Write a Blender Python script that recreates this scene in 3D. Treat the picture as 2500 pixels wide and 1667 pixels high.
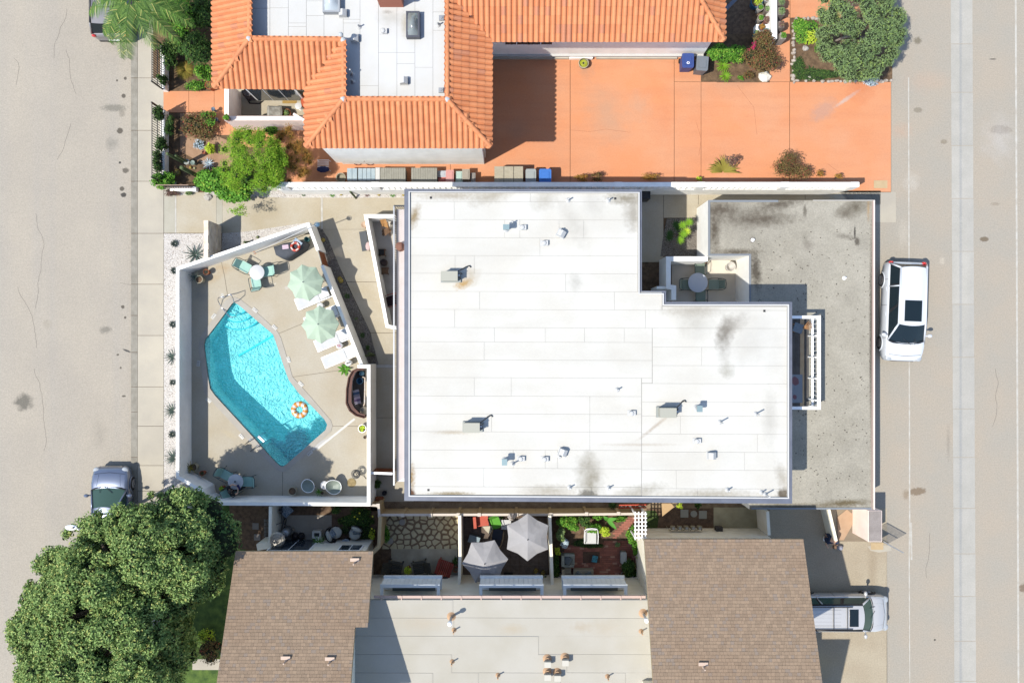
import bpy, math, random
import numpy as np
from mathutils import Vector, Matrix, Euler
from mathutils.geometry import tessellate_polygon
for o in list(bpy.data.objects): bpy.data.objects.remove(o)
C = bpy.context.scene.collection
SC = bpy.context.scene
PI = math.pi
random.seed(7); RNG = np.random.default_rng(11)

# ---------------- camera, sky, sun, exposure ----------------
H, F = 42.0, 2100.0           # flying height in metres, focal length in photo pixels
cam = bpy.data.cameras.new('camera'); cam.lens = F/2500*36; cam.sensor_width = 36; cam.clip_end = 2000
co = bpy.data.objects.new('camera', cam); C.objects.link(co); co.location = (0, 0, H); SC.camera = co
SUN = Vector((.524, .282, -1)).normalized()
W = bpy.data.worlds.new('World'); SC.world = W; W.use_nodes = True
nt = W.node_tree; bg = nt.nodes['Background']; sky = nt.nodes.new('ShaderNodeTexSky'); sky.sky_type = 'NISHITA'
sky.sun_disc = False; sky.sun_elevation = math.asin(-SUN.z); sky.sun_rotation = math.atan2(-SUN.x, -SUN.y)
sky.altitude = 50; sky.dust_density = .6
nt.links.new(sky.outputs[0], bg.inputs[0]); bg.inputs[1].default_value = .148
sl = bpy.data.lights.new('sun', 'SUN'); sl.energy = 4.6; sl.angle = math.radians(.53); sl.color = (1, .955, .865)
so = bpy.data.objects.new('sun', sl); C.objects.link(so); so.location = (-30, -20, 60)
so.rotation_euler = SUN.to_track_quat('-Z', 'Y').to_euler()
SC.view_settings.view_transform = 'Standard'; SC.view_settings.look = 'None'; SC.view_settings.gamma = 1
SC.view_settings.use_curve_mapping = False; SC.view_settings.exposure = .83
SC.cycles.max_bounces = 8; SC.cycles.transparent_max_bounces = 12; SC.cycles.diffuse_bounces = 4
SC.cycles.caustics_reflective = False; SC.cycles.caustics_refractive = False
SC.cycles.use_denoising = True

# ---------------- helpers ----------------
def P(px, py, z=0.0):          # a photo point at a real height -> metres
    s = (H-z)/F
    return Vector(((px-1250)*s, (833.5-py)*s, z))
def L2(pts, z=0.0): return [tuple(P(a, b, z)[:2]) for a, b in pts]
def m2(w): return w/50.0
wloc = {}
class MB:
    def __init__(s): s.v = []; s.f = []
    def add(s, vs, fs):
        n = len(s.v); s.v += [tuple(v) for v in vs]; s.f += [tuple(i+n for i in f) for f in fs]; return s
    def poly(s, pts): return s.add(pts, [tuple(range(len(pts)))])
    def box(s, x0, y0, z0, x1, y1, z1):
        if x0 > x1: x0, x1 = x1, x0
        if y0 > y1: y0, y1 = y1, y0
        return s.add([(x0,y0,z0),(x1,y0,z0),(x1,y1,z0),(x0,y1,z0),(x0,y0,z1),(x1,y0,z1),(x1,y1,z1),(x0,y1,z1)],
                     [(0,3,2,1),(4,5,6,7),(0,1,5,4),(1,2,6,5),(2,3,7,6),(3,0,4,7)])
    def obox(s, c, sx, sy, sz, rz=0, rx=0, ry=0, M=None):
        R = M or Euler((rx, ry, rz)).to_matrix(); c = Vector(c); n = []
        for dz in (-.5, .5):
            for dx, dy in ((-.5,-.5),(.5,-.5),(.5,.5),(-.5,.5)): n.append(c + R @ Vector((dx*sx, dy*sy, dz*sz)))
        return s.add(n, [(0,3,2,1),(4,5,6,7),(0,1,5,4),(1,2,6,5),(2,3,7,6),(3,0,4,7)])
    def prism(s, pts, z0, z1, bev=0):
        a = sum(pts[i][0]*pts[(i+1) % len(pts)][1]-pts[(i+1) % len(pts)][0]*pts[i][1] for i in range(len(pts)))
        if a < 0: pts = pts[::-1]
        n = len(pts)
        vs = [(x, y, z0) for x, y in pts]+[(x, y, z1) for x, y in pts]
        return s.add(vs, [tuple(range(n))[::-1], tuple(range(n, 2*n))]+[(i, (i+1) % n, n+(i+1) % n, n+i) for i in range(n)])
    def holed(s, outer, holes, z, zb=None):
        loops = [[Vector((x, y, 0)) for x, y in outer]]+[[Vector((x, y, 0)) for x, y in h] for h in holes]
        tr = tessellate_polygon(loops); vs = [(p.x, p.y, z) for l in loops for p in l]; fs = []
        for t in tr:
            a, b, c = [Vector(vs[i]) for i in t]
            fs.append(t if (b-a).cross(c-a).z > 0 else t[::-1])
        s.add(vs, fs)
        if zb is not None:
            for l in loops:
                n = len(l); s.add([(p.x, p.y, z) for p in l]+[(p.x, p.y, zb) for p in l], [(i, (i+1) % n, n+(i+1) % n, n+i) for i in range(n)])
        return s
    def tube(s, pts, r, n=6, closed=False, r2=None):
        pts = [Vector(p) for p in pts]; m = len(pts); rings = []
        for i, p in enumerate(pts):
            if closed: d = pts[(i+1) % m]-pts[i-1]
            else: d = pts[min(i+1, m-1)]-pts[max(i-1, 0)]
            d.normalize(); u = d.cross(Vector((0, 0, 1)))
            if u.length < .05: u = d.cross(Vector((0, 1, 0)))
            u.normalize(); w = u.cross(d)
            rr = r if r2 is None else r+(r2-r)*i/(m-1)
            rings.append([p+(u*math.cos(t)+w*math.sin(t))*rr for t in [2*PI*k/n for k in range(n)]])
        vs = [v for R in rings for v in R]; fs = []
        for i in range(m if closed else m-1):
            j = (i+1) % m
            for k in range(n): fs.append((i*n+k, i*n+(k+1) % n, j*n+(k+1) % n, j*n+k))
        if not closed: fs += [tuple(range(n))[::-1], tuple(range((m-1)*n, m*n))]
        return s.add(vs, fs)
    def lathe(s, c, prof, n=20, M=None):
        c = Vector(c); vs = []
        for r, z in prof:
            for k in range(n):
                q = Vector((r*math.cos(2*PI*k/n), r*math.sin(2*PI*k/n), z)); vs.append(c+(M @ q if M else q))
        m = len(prof); fs = []
        for i in range(m-1):
            for k in range(n): fs.append((i*n+k, i*n+(k+1) % n, (i+1)*n+(k+1) % n, (i+1)*n+k))
        if prof[0][0] > 1e-4: fs.append(tuple(range(n))[::-1])
        if prof[-1][0] > 1e-4: fs.append(tuple(range((m-1)*n, m*n)))
        return s.add(vs, fs)
    def cyl(s, c, r, h, n=16): return s.lathe(c, [(r, 0), (r, h)], n)
    def ball(s, c, rx, ry=None, rz=None, n=10, m=6, jit=0):
        ry = ry or rx; rz = rz or rx; c = Vector(c); vs = []; fs = []
        for i in range(m+1):
            t = PI*i/m
            for k in range(n):
                j = 1+random.uniform(-jit, jit) if 0 < i < m else 1
                vs.append(c+Vector((rx*math.sin(t)*math.cos(2*PI*k/n)*j, ry*math.sin(t)*math.sin(2*PI*k/n)*j, -rz*math.cos(t)*j)))
        for i in range(m):
            for k in range(n): fs.append((i*n+k, i*n+(k+1) % n, (i+1)*n+(k+1) % n, (i+1)*n+k))
        return s.add(vs, fs)
    def blade(s, base, d, length, width, up=.0, droop=.3, segs=3, fold=.15):   # a long leaf, creased along its middle
        base = Vector(base); d = Vector(d).normalized(); side = d.cross(Vector((0, 0, 1)))
        if side.length < .05: side = Vector((1, 0, 0))
        side.normalize(); vs = []; fs = []
        for i in range(segs+1):
            t = i/segs; c = base+d*length*t+Vector((0, 0, -droop*length*t*t+up*length*t*(1-t)))
            w = width*(.55+.9*t-1.45*t*t) if i < segs else width*.02
            vs += [c-side*w*.5+Vector((0, 0, fold*w)), c, c+side*w*.5+Vector((0, 0, fold*w))]
        for i in range(segs):
            a = 3*i; fs += [(a, a+3, a+4, a+1), (a+1, a+4, a+5, a+2)]
        return s.add(vs, fs)
    def build(s, name, mat, parent=None, smooth=False, label=None, cat=None, group=None, kind=None, angle=None, org=True):
        me = bpy.data.meshes.new(name); vs = np.array(s.v, dtype=float)
        off = np.zeros(3)
        if parent is not None: off = np.array(wloc.get(parent.name, (0, 0, 0)), dtype=float)
        elif org and len(vs): off = np.array([(vs[:, 0].min()+vs[:, 0].max())/2, (vs[:, 1].min()+vs[:, 1].max())/2, vs[:, 2].min()])
        me.from_pydata([tuple(v) for v in (vs-off)], [], s.f); me.update()
        if mat is not None: me.materials.append(mat)
        if smooth:
            me.shade_smooth()
            if angle: me.set_sharp_from_angle(angle=math.radians(angle))
        o = bpy.data.objects.new(name, me); C.objects.link(o)
        if parent is not None: o.parent = parent; wloc[o.name] = tuple(off)
        else: o.location = off; wloc[o.name] = tuple(off)
        return tag(o, label, cat, group, kind)
def tag(o, label=None, cat=None, group=None, kind=None):
    for k, v in (('label', label), ('category', cat), ('group', group), ('kind', kind)):
        if v: o[k] = v
    return o
def thing(name, label, cat, loc=(0, 0, 0), group=None, kind=None):
    o = bpy.data.objects.new(name, None); C.objects.link(o); o.empty_display_size = .2
    o.location = loc; wloc[o.name] = tuple(loc); return tag(o, label, cat, group, kind)
def dup(root, loc, rz=None, label=None, group=None, scale=None):
    r = root.copy(); C.objects.link(r); r.location = loc; wloc[r.name] = tuple(loc)
    if rz is not None: r.rotation_euler = (0, 0, rz)
    if scale: r.scale = scale if hasattr(scale, '__len__') else (scale,)*3
    if label: r['label'] = label
    if group: r['group'] = group
    for ch in list(root.children):
        c = ch.copy(); C.objects.link(c); c.parent = r
        for g in list(ch.children):
            d = g.copy(); C.objects.link(d); d.parent = c
    return r
class Kind:                    # build a kind once at the origin, place it many times; the first placing uses the original
    def __init__(s, proto): s.p = proto; s.used = False
    def put(s, loc, rz=0, label=None, group=None, scale=None):
        if not s.used:
            s.used = True; o = s.p; o.location = loc; o.rotation_euler = (0, 0, rz)
            if scale: o.scale = scale if hasattr(scale, '__len__') else (scale,)*3
            if label: o['label'] = label
            if group: o['group'] = group
            return o
        return dup(s.p, loc, rz, label, group, scale or (1, 1, 1))
def inst(name, mesh, parent, loc, R=None, mat=None):
    o = bpy.data.objects.new(name, mesh); C.objects.link(o); o.parent = parent
    l = Vector(loc)-Vector(wloc.get(parent.name, (0, 0, 0))); o.matrix_local = Matrix.Translation(l) @ (R.to_4x4() if R else Matrix())
    return o
def meshof(mb, mat, smooth=False, angle=None):
    me = bpy.data.meshes.new('m'); me.from_pydata(mb.v, [], mb.f); me.update()
    if mat: me.materials.append(mat)
    if smooth:
        me.shade_smooth()
        if angle: me.set_sharp_from_angle(angle=math.radians(angle))
    return me
def band(pts, th, side=0):      # polyline (metres) -> polygon of thickness th; side 0 centred
    n = len(pts); A = []; B = []
    for i in range(n):
        p = Vector(pts[i]); d1 = (p-Vector(pts[i-1])).normalized() if i else None
        d2 = (Vector(pts[i+1])-p).normalized() if i < n-1 else None
        if d1 is None: d1 = d2
        if d2 is None: d2 = d1
        n1 = Vector((-d1.y, d1.x)); n2 = Vector((-d2.y, d2.x)); m = (n1+n2).normalized(); k = 1/max(.35, m.dot(n1))
        A.append(tuple(p+m*k*th*(.5+side*.5))); B.append(tuple(p-m*k*th*(.5-side*.5)))
    return A+B[::-1]
def wall(mb, pxpts, th, zt, zb=0, zref=None, side=0):
    return mb.prism(band(L2(pxpts, zt if zref is None else zref), th, side), zb, zt)

# ---------------- materials ----------------
MATS = {}
def lin(c): return tuple(((x/255)/12.92 if x/255 <= .04045 else ((x/255+.055)/1.055)**2.4) for x in c)
def mat(name, c1, c2=None, rough=.8, s=1.2, fine=0, fs=60, bump=0, bs=40, metal=0, rnd=0, blobs=(), spec=.35, wave=None, island=None, trans=0, streak=None, coat=0, detail=5, bd=.01):
    m = bpy.data.materials.new(name); m.use_nodes = True; nt = m.node_tree; N = nt.nodes; Lk = nt.links
    b = N['Principled BSDF']; b.inputs['Roughness'].default_value = rough; b.inputs['Metallic'].default_value = metal
    b.inputs['Specular IOR Level'].default_value = spec; b.inputs['Coat Weight'].default_value = coat
    g = N.new('ShaderNodeNewGeometry')
    def rgb(c): n = N.new('ShaderNodeRGB'); n.outputs[0].default_value = (*c, 1); return n.outputs[0]
    def noise(scale, det=3, vec=None, ro=.55):
        n = N.new('ShaderNodeTexNoise'); n.inputs['Scale'].default_value = scale; n.inputs['Detail'].default_value = det
        n.inputs['Roughness'].default_value = ro
        Lk.new(vec or g.outputs['Position'], n.inputs['Vector']); return n.outputs['Fac']
    def rng(x, a, bb, c=0, d=1):
        n = N.new('ShaderNodeMapRange'); Lk.new(x, n.inputs[0])
        for i, v in enumerate((a, bb, c, d)): n.inputs[i+1].default_value = v
        return n.outputs[0]
    def mix(f, a, bb, mode='MIX'):
        n = N.new('ShaderNodeMix'); n.data_type = 'RGBA'; n.blend_type = mode
        if isinstance(f, (int, float)): n.inputs[0].default_value = f
        else: Lk.new(f, n.inputs[0])
        Lk.new(a, n.inputs[6]); Lk.new(bb, n.inputs[7]); return n.outputs[2]
    def mul(a, bb, op='MULTIPLY'):
        n = N.new('ShaderNodeMath'); n.operation = op
        for i, x in enumerate((a, bb)):
            if isinstance(x, (int, float)): n.inputs[i].default_value = x
            else: Lk.new(x, n.inputs[i])
        return n.outputs[0]
    col = rgb(c1)
    if c2 is not None:
        if island: f = rng(g.outputs['Random Per Island'], 0, 1)
        else: f = rng(noise(s, detail), .35, .65)
        col = mix(f, col, rgb(c2))
    if island and island is not True:
        w = N.new('ShaderNodeMath'); w.operation = 'GREATER_THAN'; f2 = mul(mul(g.outputs['Random Per Island'], 7.31), 1, 'MODULO')
        Lk.new(f2, w.inputs[0]); w.inputs[1].default_value = .9; col = mix(w.outputs[0], col, rgb(island))
    if rnd:
        oi = N.new('ShaderNodeObjectInfo'); v = rng(oi.outputs['Random'], 0, 1, 1-rnd, 1+rnd*.6)
        cc = N.new('ShaderNodeCombineColor'); [Lk.new(v, cc.inputs[i]) for i in range(3)]
        col = mix(1.0, col, cc.outputs[0], 'MULTIPLY')
    if streak:                 # (scale vector, amount, colour)
        mp = N.new('ShaderNodeMapping'); mp.inputs['Scale'].default_value = streak[0]; Lk.new(g.outputs['Position'], mp.inputs[0])
        col = mix(mul(rng(noise(1, 4, mp.outputs[0]), .45, .75), streak[1]), col, rgb(streak[2]))
    if wave:                   # (scale vector, lo, hi, colour): flat printed bands
        mp = N.new('ShaderNodeMapping'); mp.inputs['Scale'].default_value = wave[0]
        if len(wave) > 4: mp.inputs['Rotation'].default_value = (0, 0, wave[4])
        tc = N.new('ShaderNodeTexCoord'); Lk.new(tc.outputs['Object'], mp.inputs[0])
        w = N.new('ShaderNodeTexWave'); w.inputs['Scale'].default_value = 1; Lk.new(mp.outputs[0], w.inputs[0])
        col = mix(rng(w.outputs['Fac'], wave[1], wave[2]), col, rgb(wave[3]))
    for bl in blobs:           # stains: (px, py, z, rx_m, ry_m, angle, strength, colour, softness)
        px, py, z, rx, ry, an, st, bc, soft = bl
        p = P(px, py, z)
        n1 = N.new('ShaderNodeMapping'); n1.vector_type = 'TEXTURE'; n1.inputs['Location'].default_value = (p.x, p.y, 0)
        n1.inputs['Rotation'].default_value = (0, 0, an); n1.inputs['Scale'].default_value = (rx, ry, 1000)
        Lk.new(g.outputs['Position'], n1.inputs[0])
        ln = N.new('ShaderNodeVectorMath'); ln.operation = 'LENGTH'; Lk.new(n1.outputs[0], ln.inputs[0])
        d = mul(ln.outputs['Value'], mul(mul(noise(2.2/max(.15, min(rx, ry)), 4), .5, 'SUBTRACT'), 1.1 if soft > .3 else .5), 'ADD')
        f = mul(rng(d, 1, 1-soft), min(1, st*1.3)); col = mix(f, col, rgb(tuple(x*(.86 if name.startswith('white_roof') else 1) for x in bc)))
    if fine:
        v = rng(noise(fs, 2, ro=.7), .25, .75, 1-fine, 1+fine*.7)
        cc = N.new('ShaderNodeCombineColor'); [Lk.new(v, cc.inputs[i]) for i in range(3)]
        col = mix(1.0, col, cc.outputs[0], 'MULTIPLY')
    Lk.new(col, b.inputs['Base Color'])
    if bump:
        bn = N.new('ShaderNodeBump'); bn.inputs['Strength'].default_value = bump; bn.inputs['Distance'].default_value = bd
        Lk.new(noise(bs, 4), bn.inputs['Height']); Lk.new(bn.outputs[0], b.inputs['Normal'])
    if trans:
        tr = N.new('ShaderNodeBsdfTranslucent'); Lk.new(col, tr.inputs[0]); ms = N.new('ShaderNodeMixShader'); ms.inputs[0].default_value = trans
        Lk.new(b.outputs[0], ms.inputs[1]); Lk.new(tr.outputs[0], ms.inputs[2]); Lk.new(ms.outputs[0], N['Material Output'].inputs[0])
    MATS[name] = m; return m
def S_(*c): return lin(c)
K = .445                        # sunlit picture values are brighter than the surfaces themselves
def A(r, g, b, k=1.0): return tuple(min(.9, x*K*k) for x in lin((r, g, b)))

st = A(120, 112, 100)
roadb = [(55, 982, 0, .55, .5, 0, .75, A(140, 134, 122), .5), (275, 262, 0, .75, .22, 0, .6, A(150, 145, 132), .5), (270, 350, 0, .4, .45, 0, .45, A(150, 146, 135), .9),
  (290, 318, 0, .17, .17, 0, .8, st, .3), (304, 415, 0, .2, .15, 0, .7, st, .4), (295, 460, 0, .13, .13, 0, .9, st, .3), (299, 475, 0, .16, .13, 0, 1, A(95, 90, 84), .3), (290, 396, 0, .07, .07, 0, 1, A(90, 86, 80), .3),
  (303, 190, 0, .09, .09, 0, .9, st, .3), (283, 195, 0, .06, .06, 0, .9, st, .3), (299, 233, 0, .12, .12, 0, .8, st, .3), (297, 749, 0, .1, .1, 0, .8, st, .3), (303, 775, 0, .07, .07, 0, .8, st, .3),
  (255, 805, 0, .4, .22, .2, .6, A(150, 144, 132), .6), (307, 856, 0, .25, .06, -.4, .9, A(100, 98, 95), .4), (292, 898, 0, .06, .07, 0, .9, st, .4), (300, 967, 0, .12, .06, 0, .8, st, .4), (285, 866, 0, .08, .06, 0, .8, st, .4), (112, 790, 0, .3, .3, 0, .3, A(175, 165, 145), .9),
  (240, 1060, 0, .5, .9, 0, .25, A(165, 158, 145), .9), (295, 275, 0, .2, .25, 0, .3, st, .6)]
road_m = mat('old_asphalt', A(203, 193, 177), A(211, 200, 182), .9, .35, fine=.17, fs=15, bump=.25, bs=70, blobs=roadb, streak=((.9, .03, 1), .35, A(190, 186, 180)), detail=6)
alb = [(2240, 100, 0, .24, .22, 0, .7, A(150, 140, 120), .5), (2241, 269, 0, .25, .15, 0, .6, A(165, 154, 135), .3), (2304, 346, 0, .2, .14, 0, .6, A(168, 155, 135), .4), (2443, 317, 0, .6, .28, 0, .6, A(168, 155, 138), .4),
  (2240, 1199, 0, .5, .22, .1, .7, A(155, 135, 112), .35), (2212, 1207, 0, .2, .3, 0, .5, A(165, 145, 120), .6), (2403, 584, 0, .25, .14, 0, .8, A(145, 130, 110), .3), (2430, 498, 0, .28, .1, 0, .4, A(165, 150, 130), .6), (2424, 145, 0, .2, .03, 0, .9, A(90, 85, 80), .3),
  (2497, 1435, 0, .2, .25, 0, .7, A(150, 130, 110), .4), (2225, 445, 0, .5, .6, 0, .45, A(225, 218, 205), .9), (2300, 637, 0, .16, .22, 0, .6, A(225, 214, 195), .5), (2205, 570, 0, .35, .9, 0, .4, A(225, 215, 198), .9), (2282, 1561, 0, .06, .05, 0, .9, A(80, 76, 70), .3),
  (2260, 200, 0, 1.4, .7, 0, .3, A(220, 190, 165), .95), (2200, 320, 0, .7, .5, 0, .3, A(225, 185, 155), .9), (2315, 1080, 0, .12, 1.1, 0, .35, A(160, 150, 135), .9), (2440, 340, 0, 1, 1.4, 0, .35, A(222, 218, 212), .95)]
alley_m = mat('alley_asphalt', A(199, 191, 176), A(206, 193, 174), .9, .5, fine=.16, fs=15, bump=.22, bs=70, blobs=alb, detail=6)
conc = mat('pale_concrete', A(216, 208, 188), A(208, 198, 174), .85, 1.1, fine=.08, fs=14, bump=.1, bs=60)
kerb_m = mat('kerb_concrete', A(190, 184, 170), A(168, 162, 148), .9, 3, fine=.09, fs=30, bump=.15, bs=60, streak=((3, .5, 1), .4, A(150, 140, 122)))
walk_m = mat('sidewalk_concrete', A(224, 214, 194), A(212, 203, 186), .85, .9, fine=.05, fs=40, rnd=.04, bump=.1, bs=80)
slabg = mat('apron_concrete', A(214, 208, 190), A(202, 196, 176), .85, 1.1, fine=.06, fs=30, rnd=.04)
decb = [(500, 620, 0, .5, .2, .5, .4, A(205, 175, 130), .9), (545, 655, 0, .6, .3, 0, .45, A(206, 176, 132), .9), (520, 680, 0, .9, .25, .4, .35, A(210, 182, 140), .9), (770, 1090, 0, 1.0, .12, .6, .8, A(228, 226, 222), .5), (740, 1110, 0, .5, .2, .2, .4, A(225, 215, 200), .8),
  (490, 720, 0, .5, .5, 0, .3, A(150, 150, 150), .9), (700, 610, 0, .3, .3, 0, .3, A(225, 220, 205), .9), (560, 1060, 0, .5, .2, -.6, .3, A(228, 210, 170), .8), (543, 722, 0, .1, .13, 0, .9, A(235, 232, 220), .3), (622, 617, 0, .1, .07, -.8, .8, A(205, 150, 115), .4), (700, 703, 0, .12, .1, 0, .7, A(232, 225, 212), .4), (672, 693, 0, .05, .06, 0, .7, A(235, 228, 212), .4)]
deck_m = mat('deck_concrete', A(218, 209, 190, 1.04), A(210, 197, 172, 1.04), .85, .55, fine=.08, fs=14, bump=.08, bs=60, blobs=decb, detail=6)
coping_m = mat('coping_concrete', A(214, 208, 196), A(204, 196, 182), .8, 1.5, fine=.05, fs=40)
path_m = mat('path_concrete', A(219, 209, 188, 1.03), A(208, 194, 166, 1.03), .85, .7, fine=.08, fs=14, bump=.08, bs=60, detail=6)
rib_m = mat('gutter_concrete', A(217, 212, 201), A(207, 203, 192), .8, 1.2, fine=.08, fs=14, rnd=.035, streak=((.5, .06, 1), .6, A(194, 192, 186)), blobs=[(2345, 60+200*i, 0, .1, 3.4, 0, .32, A(160, 165, 170), .8) for i in range(9)])
line_m = mat('worn_white_paint', A(236, 232, 222), A(214, 206, 192), .8, 3, fine=.1)
orb = [(1480, 280, 0, 1.2, 2.0, .4, .45, A(222, 180, 150), .9), (2010, 270, 0, .9, .5, .6, .55, A(222, 172, 148), .6), (2070, 240, 0, .9, .12, .6, .6, A(235, 210, 195), .6), (1560, 260, 0, .8, .9, 0, .3, A(220, 190, 165), .9), (1430, 165, 0, .5, .8, .2, .45, A(215, 170, 140), .9),
  (1990, 180, 0, 1.4, .5, 0, .4, A(228, 170, 140), .9), (1790, 205, 0, 1.4, .3, 0, .3, A(215, 165, 135), .9), (2100, 220, 0, .9, .9, 0, .4, A(240, 140, 90), .9), (1265, 320, 0, .8, .6, 0, .4, A(222, 165, 130), .9), (1620, 300, 0, .8, 1.4, 0, .25, A(245, 150, 100), .9)]
orange_m = mat('terracotta_concrete', A(245, 164, 114, 1.12), A(241, 173, 130, 1.12), .8, .45, fine=.07, fs=14, streak=((.25, 1.6, 1), .35, A(224, 150, 112)), bump=.07, bs=50, blobs=orb, rnd=.02, detail=6)
drive_m = mat('tan_driveway', A(210, 196, 170, 1.04), A(200, 184, 158, 1.04), .9, .8, fine=.18, fs=15, bump=.25, bs=70, blobs=[(2000, 1620, 0, 1.5, 1.2, 0, .3, A(226, 196, 140), .9), (2130, 1400, 0, .3, 3, 0, .35, A(180, 160, 132), .9)])
soil_m = mat('garden_soil', A(150, 122, 92), A(108, 86, 64), .95, 4, fine=.25, fs=25, bump=.5, bs=30)
tansoil = mat('tan_paving', A(208, 170, 138), A(190, 152, 120), .9, 1.5, fine=.12, fs=30, bump=.2, bs=40)
mulch_m = mat('bark_mulch', A(128, 104, 82, 1.4), A(96, 76, 60, 1.4), .95, 6, fine=.3, fs=30, bump=.6, bs=40)
dirt_m = mat('shaded_dirt', A(158, 138, 112, 1.3), A(130, 110, 88, 1.3), .95, 3, fine=.15, fs=30, bump=.3, bs=30)
gravel_m = mat('white_gravel', A(232, 227, 220, 1.4), A(196, 188, 180, 1.4), .9, 40, fine=.22, fs=24, bump=1, bs=28, bd=.03)
peb_m = mat('pebble_stone', A(240, 237, 232, 1.5), A(190, 182, 174, 1.5), .85, island=A(150, 132, 118, 1.5))
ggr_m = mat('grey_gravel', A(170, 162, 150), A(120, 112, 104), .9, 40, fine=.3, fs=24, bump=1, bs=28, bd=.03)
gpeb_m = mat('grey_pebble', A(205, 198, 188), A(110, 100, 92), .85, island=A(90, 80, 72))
grass_m = mat('turf', A(112, 140, 60), A(70, 100, 40), .9, 3, fine=.3, fs=30, bump=.6, bs=30)
blade_m = mat('grass_blade', A(120, 160, 60), A(84, 120, 44), .8, island=A(160, 160, 80), trans=.2)
white_w = mat('white_stucco', A(240, 238, 232, 2.1), A(230, 228, 222, 2.1), .85, 1.5, streak=((2, 2, .4), .3, A(214, 208, 196, 2.0)), fine=.03, fs=60, bump=.1, bs=80)
cream_w = mat('cream_stucco', A(232, 226, 210, 2.1), A(222, 214, 194, 2.1), .85, 1.5, fine=.03, fs=60, bump=.1, bs=80)
pink_w = mat('pale_pink_stucco', A(240, 222, 212, 2.1), A(234, 212, 202, 2.1), .85, 1.5, fine=.03)
grey_w = mat('grey_stucco', A(206, 202, 190, 2.1), A(192, 188, 176, 2.1), .85, 1.5, fine=.03)
block_m = mat('white_block', A(238, 236, 230, 2.1), A(222, 220, 214, 2.1), .85, 2, fine=.05, rnd=.03)
stone_w = mat('pale_ledgestone', A(222, 208, 190, 2.1), A(196, 180, 160, 2.1), .9, 3, fine=.1, rnd=.08, bump=.3, bs=30)
met_dark = mat('dark_metal', (.035, .037, .042), rough=.5, metal=.3)
met_black = mat('black_iron', (.02, .02, .022), rough=.45, metal=.2)
met_grey = mat('grey_metal', (.33, .34, .35), rough=.4, metal=.6)
met_white = mat('white_metal', (.8, .8, .8), rough=.4)
chrome = mat('polished_steel', (.6, .6, .62), rough=.15, metal=1)
slate = mat('slate_gutter', A(134, 140, 156), A(120, 126, 142), .5, 2, fine=.03)
sl.energy = 3.8
def sheet(name, px, z, m, zb=None, kind='structure', label=None, cat=None, parent=None, group=None):
    return MB().prism(L2(px, 0), (z-.05) if zb is None else zb, z).build(name, m, parent, kind=kind, label=label, cat=cat, group=group)
def rect(x0, y0, x1, y1): return [(x0, y0), (x1, y0), (x1, y1), (x0, y1)]
# ---- base ground: one sheet with the pool's hole, lower under the street ----
xs = [-9000, 319, 319.5, 462, 860, 9000]; ys = [-7000, 570, 1200, 7000]
mb = MB(); idx = {}
for i, x in enumerate(xs):
    for j, y in enumerate(ys):
        p = P(x, y, 0); idx[i, j] = len(mb.v); mb.v.append((p.x, p.y, -.14 if i < 2 else -.02))
for i in range(5):
    for j in range(3):
        if not (i == 3 and j == 1): mb.f.append((idx[i, j], idx[i, j+1], idx[i+1, j+1], idx[i+1, j]))
mb.build('ground', soil_m, kind='structure', org=False)
sheet('road', rect(-1500, -900, 320, 2600), -.12, road_m)
sheet('alley', [(2134, 543), (2150, 543), (2176, 467), (2176, -900), (4500, -900), (4500, 2600), (2165, 2600), (2165, 1240), (2134, 1240)], .004, alley_m)
# kerb and sidewalk, in sections
kb = thing('kerb', None, None, P(328, 833, 0), kind='structure')
kj = [-190, -60, 64, 191, 319, 443, 570, 694, 770, 860, 944, 1005, 1116, 1240, 1365, 1490, 1615, 1740]
for a, b in zip(kj, kj[1:]): MB().prism(L2([(320, a+.6), (335.6, a+.6), (335.6, b-.6), (320, b-.6)]), -.13, .012+random.uniform(-.004, .004)).build('kerb_stone', kerb_m, kb)
sw = thing('sidewalk', None, None, P(368, 833, 0), kind='structure')
sj = [-190, -60, 64, 191, 319, 443, 570, 694, 819, 944, 1040, 1136, 1198, 1320, 1445, 1570, 1695]
for a, b in zip(sj, sj[1:]):
    x1 = 399.5 if a >= 319 else 374
    if a == 191: x1 = 399.5
    MB().prism(L2([(336.4, a+.5), (x1, a+.5), (x1, b-.5), (336.4, b-.5)]), -.03, .012+random.uniform(-.003, .003)).build('slab', walk_m, sw)
ckm = mat('crack_dark', A(120, 112, 102), rough=1); rk_ = random.Random(5)
for (x_, y_, an_, n_) in [(160, 20, 1.5, 16), (158, 120, 1.6, 14), (170, 300, 1.5, 12), (40, 700, 1.45, 20), (84, 520, 1.6, 30), (80, 900, 1.55, 26), (290, 690, .4, 4), (30, 140, .7, 9), (2430, 900, 1.6, 18), (2270, 1300, 1.5, 14)]:
    pts_ = [(x_, y_)]
    for _ in range(n_): an_ += rk_.uniform(-.35, .35); an_ = an_*.8+(1.55 if n_ > 5 else .5)*.2; pts_.append((pts_[-1][0]+math.cos(an_)*8, pts_[-1][1]+math.sin(an_)*8))
    z_ = -.119 if x_ < 320 else .005; MB().prism(band(L2(pts_), .012), z_-.02, z_+.001).build('asphalt_crack', ckm, kind='structure')
for pts_ in ([(1393, 318), (1440, 322), (1480, 316), (1540, 324)], [(1700, 300), (1712, 340), (1706, 380)], [(2020, 400), (2060, 430), (2068, 445)], [(1800, 210), (1840, 262), (1848, 330)]): MB().prism(band(L2(pts_), .009), 0, .0135).build('concrete_crack', mat('crack_orange%d' % pts_[0][0], A(186, 116, 84), rough=1), kind='structure')
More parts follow.
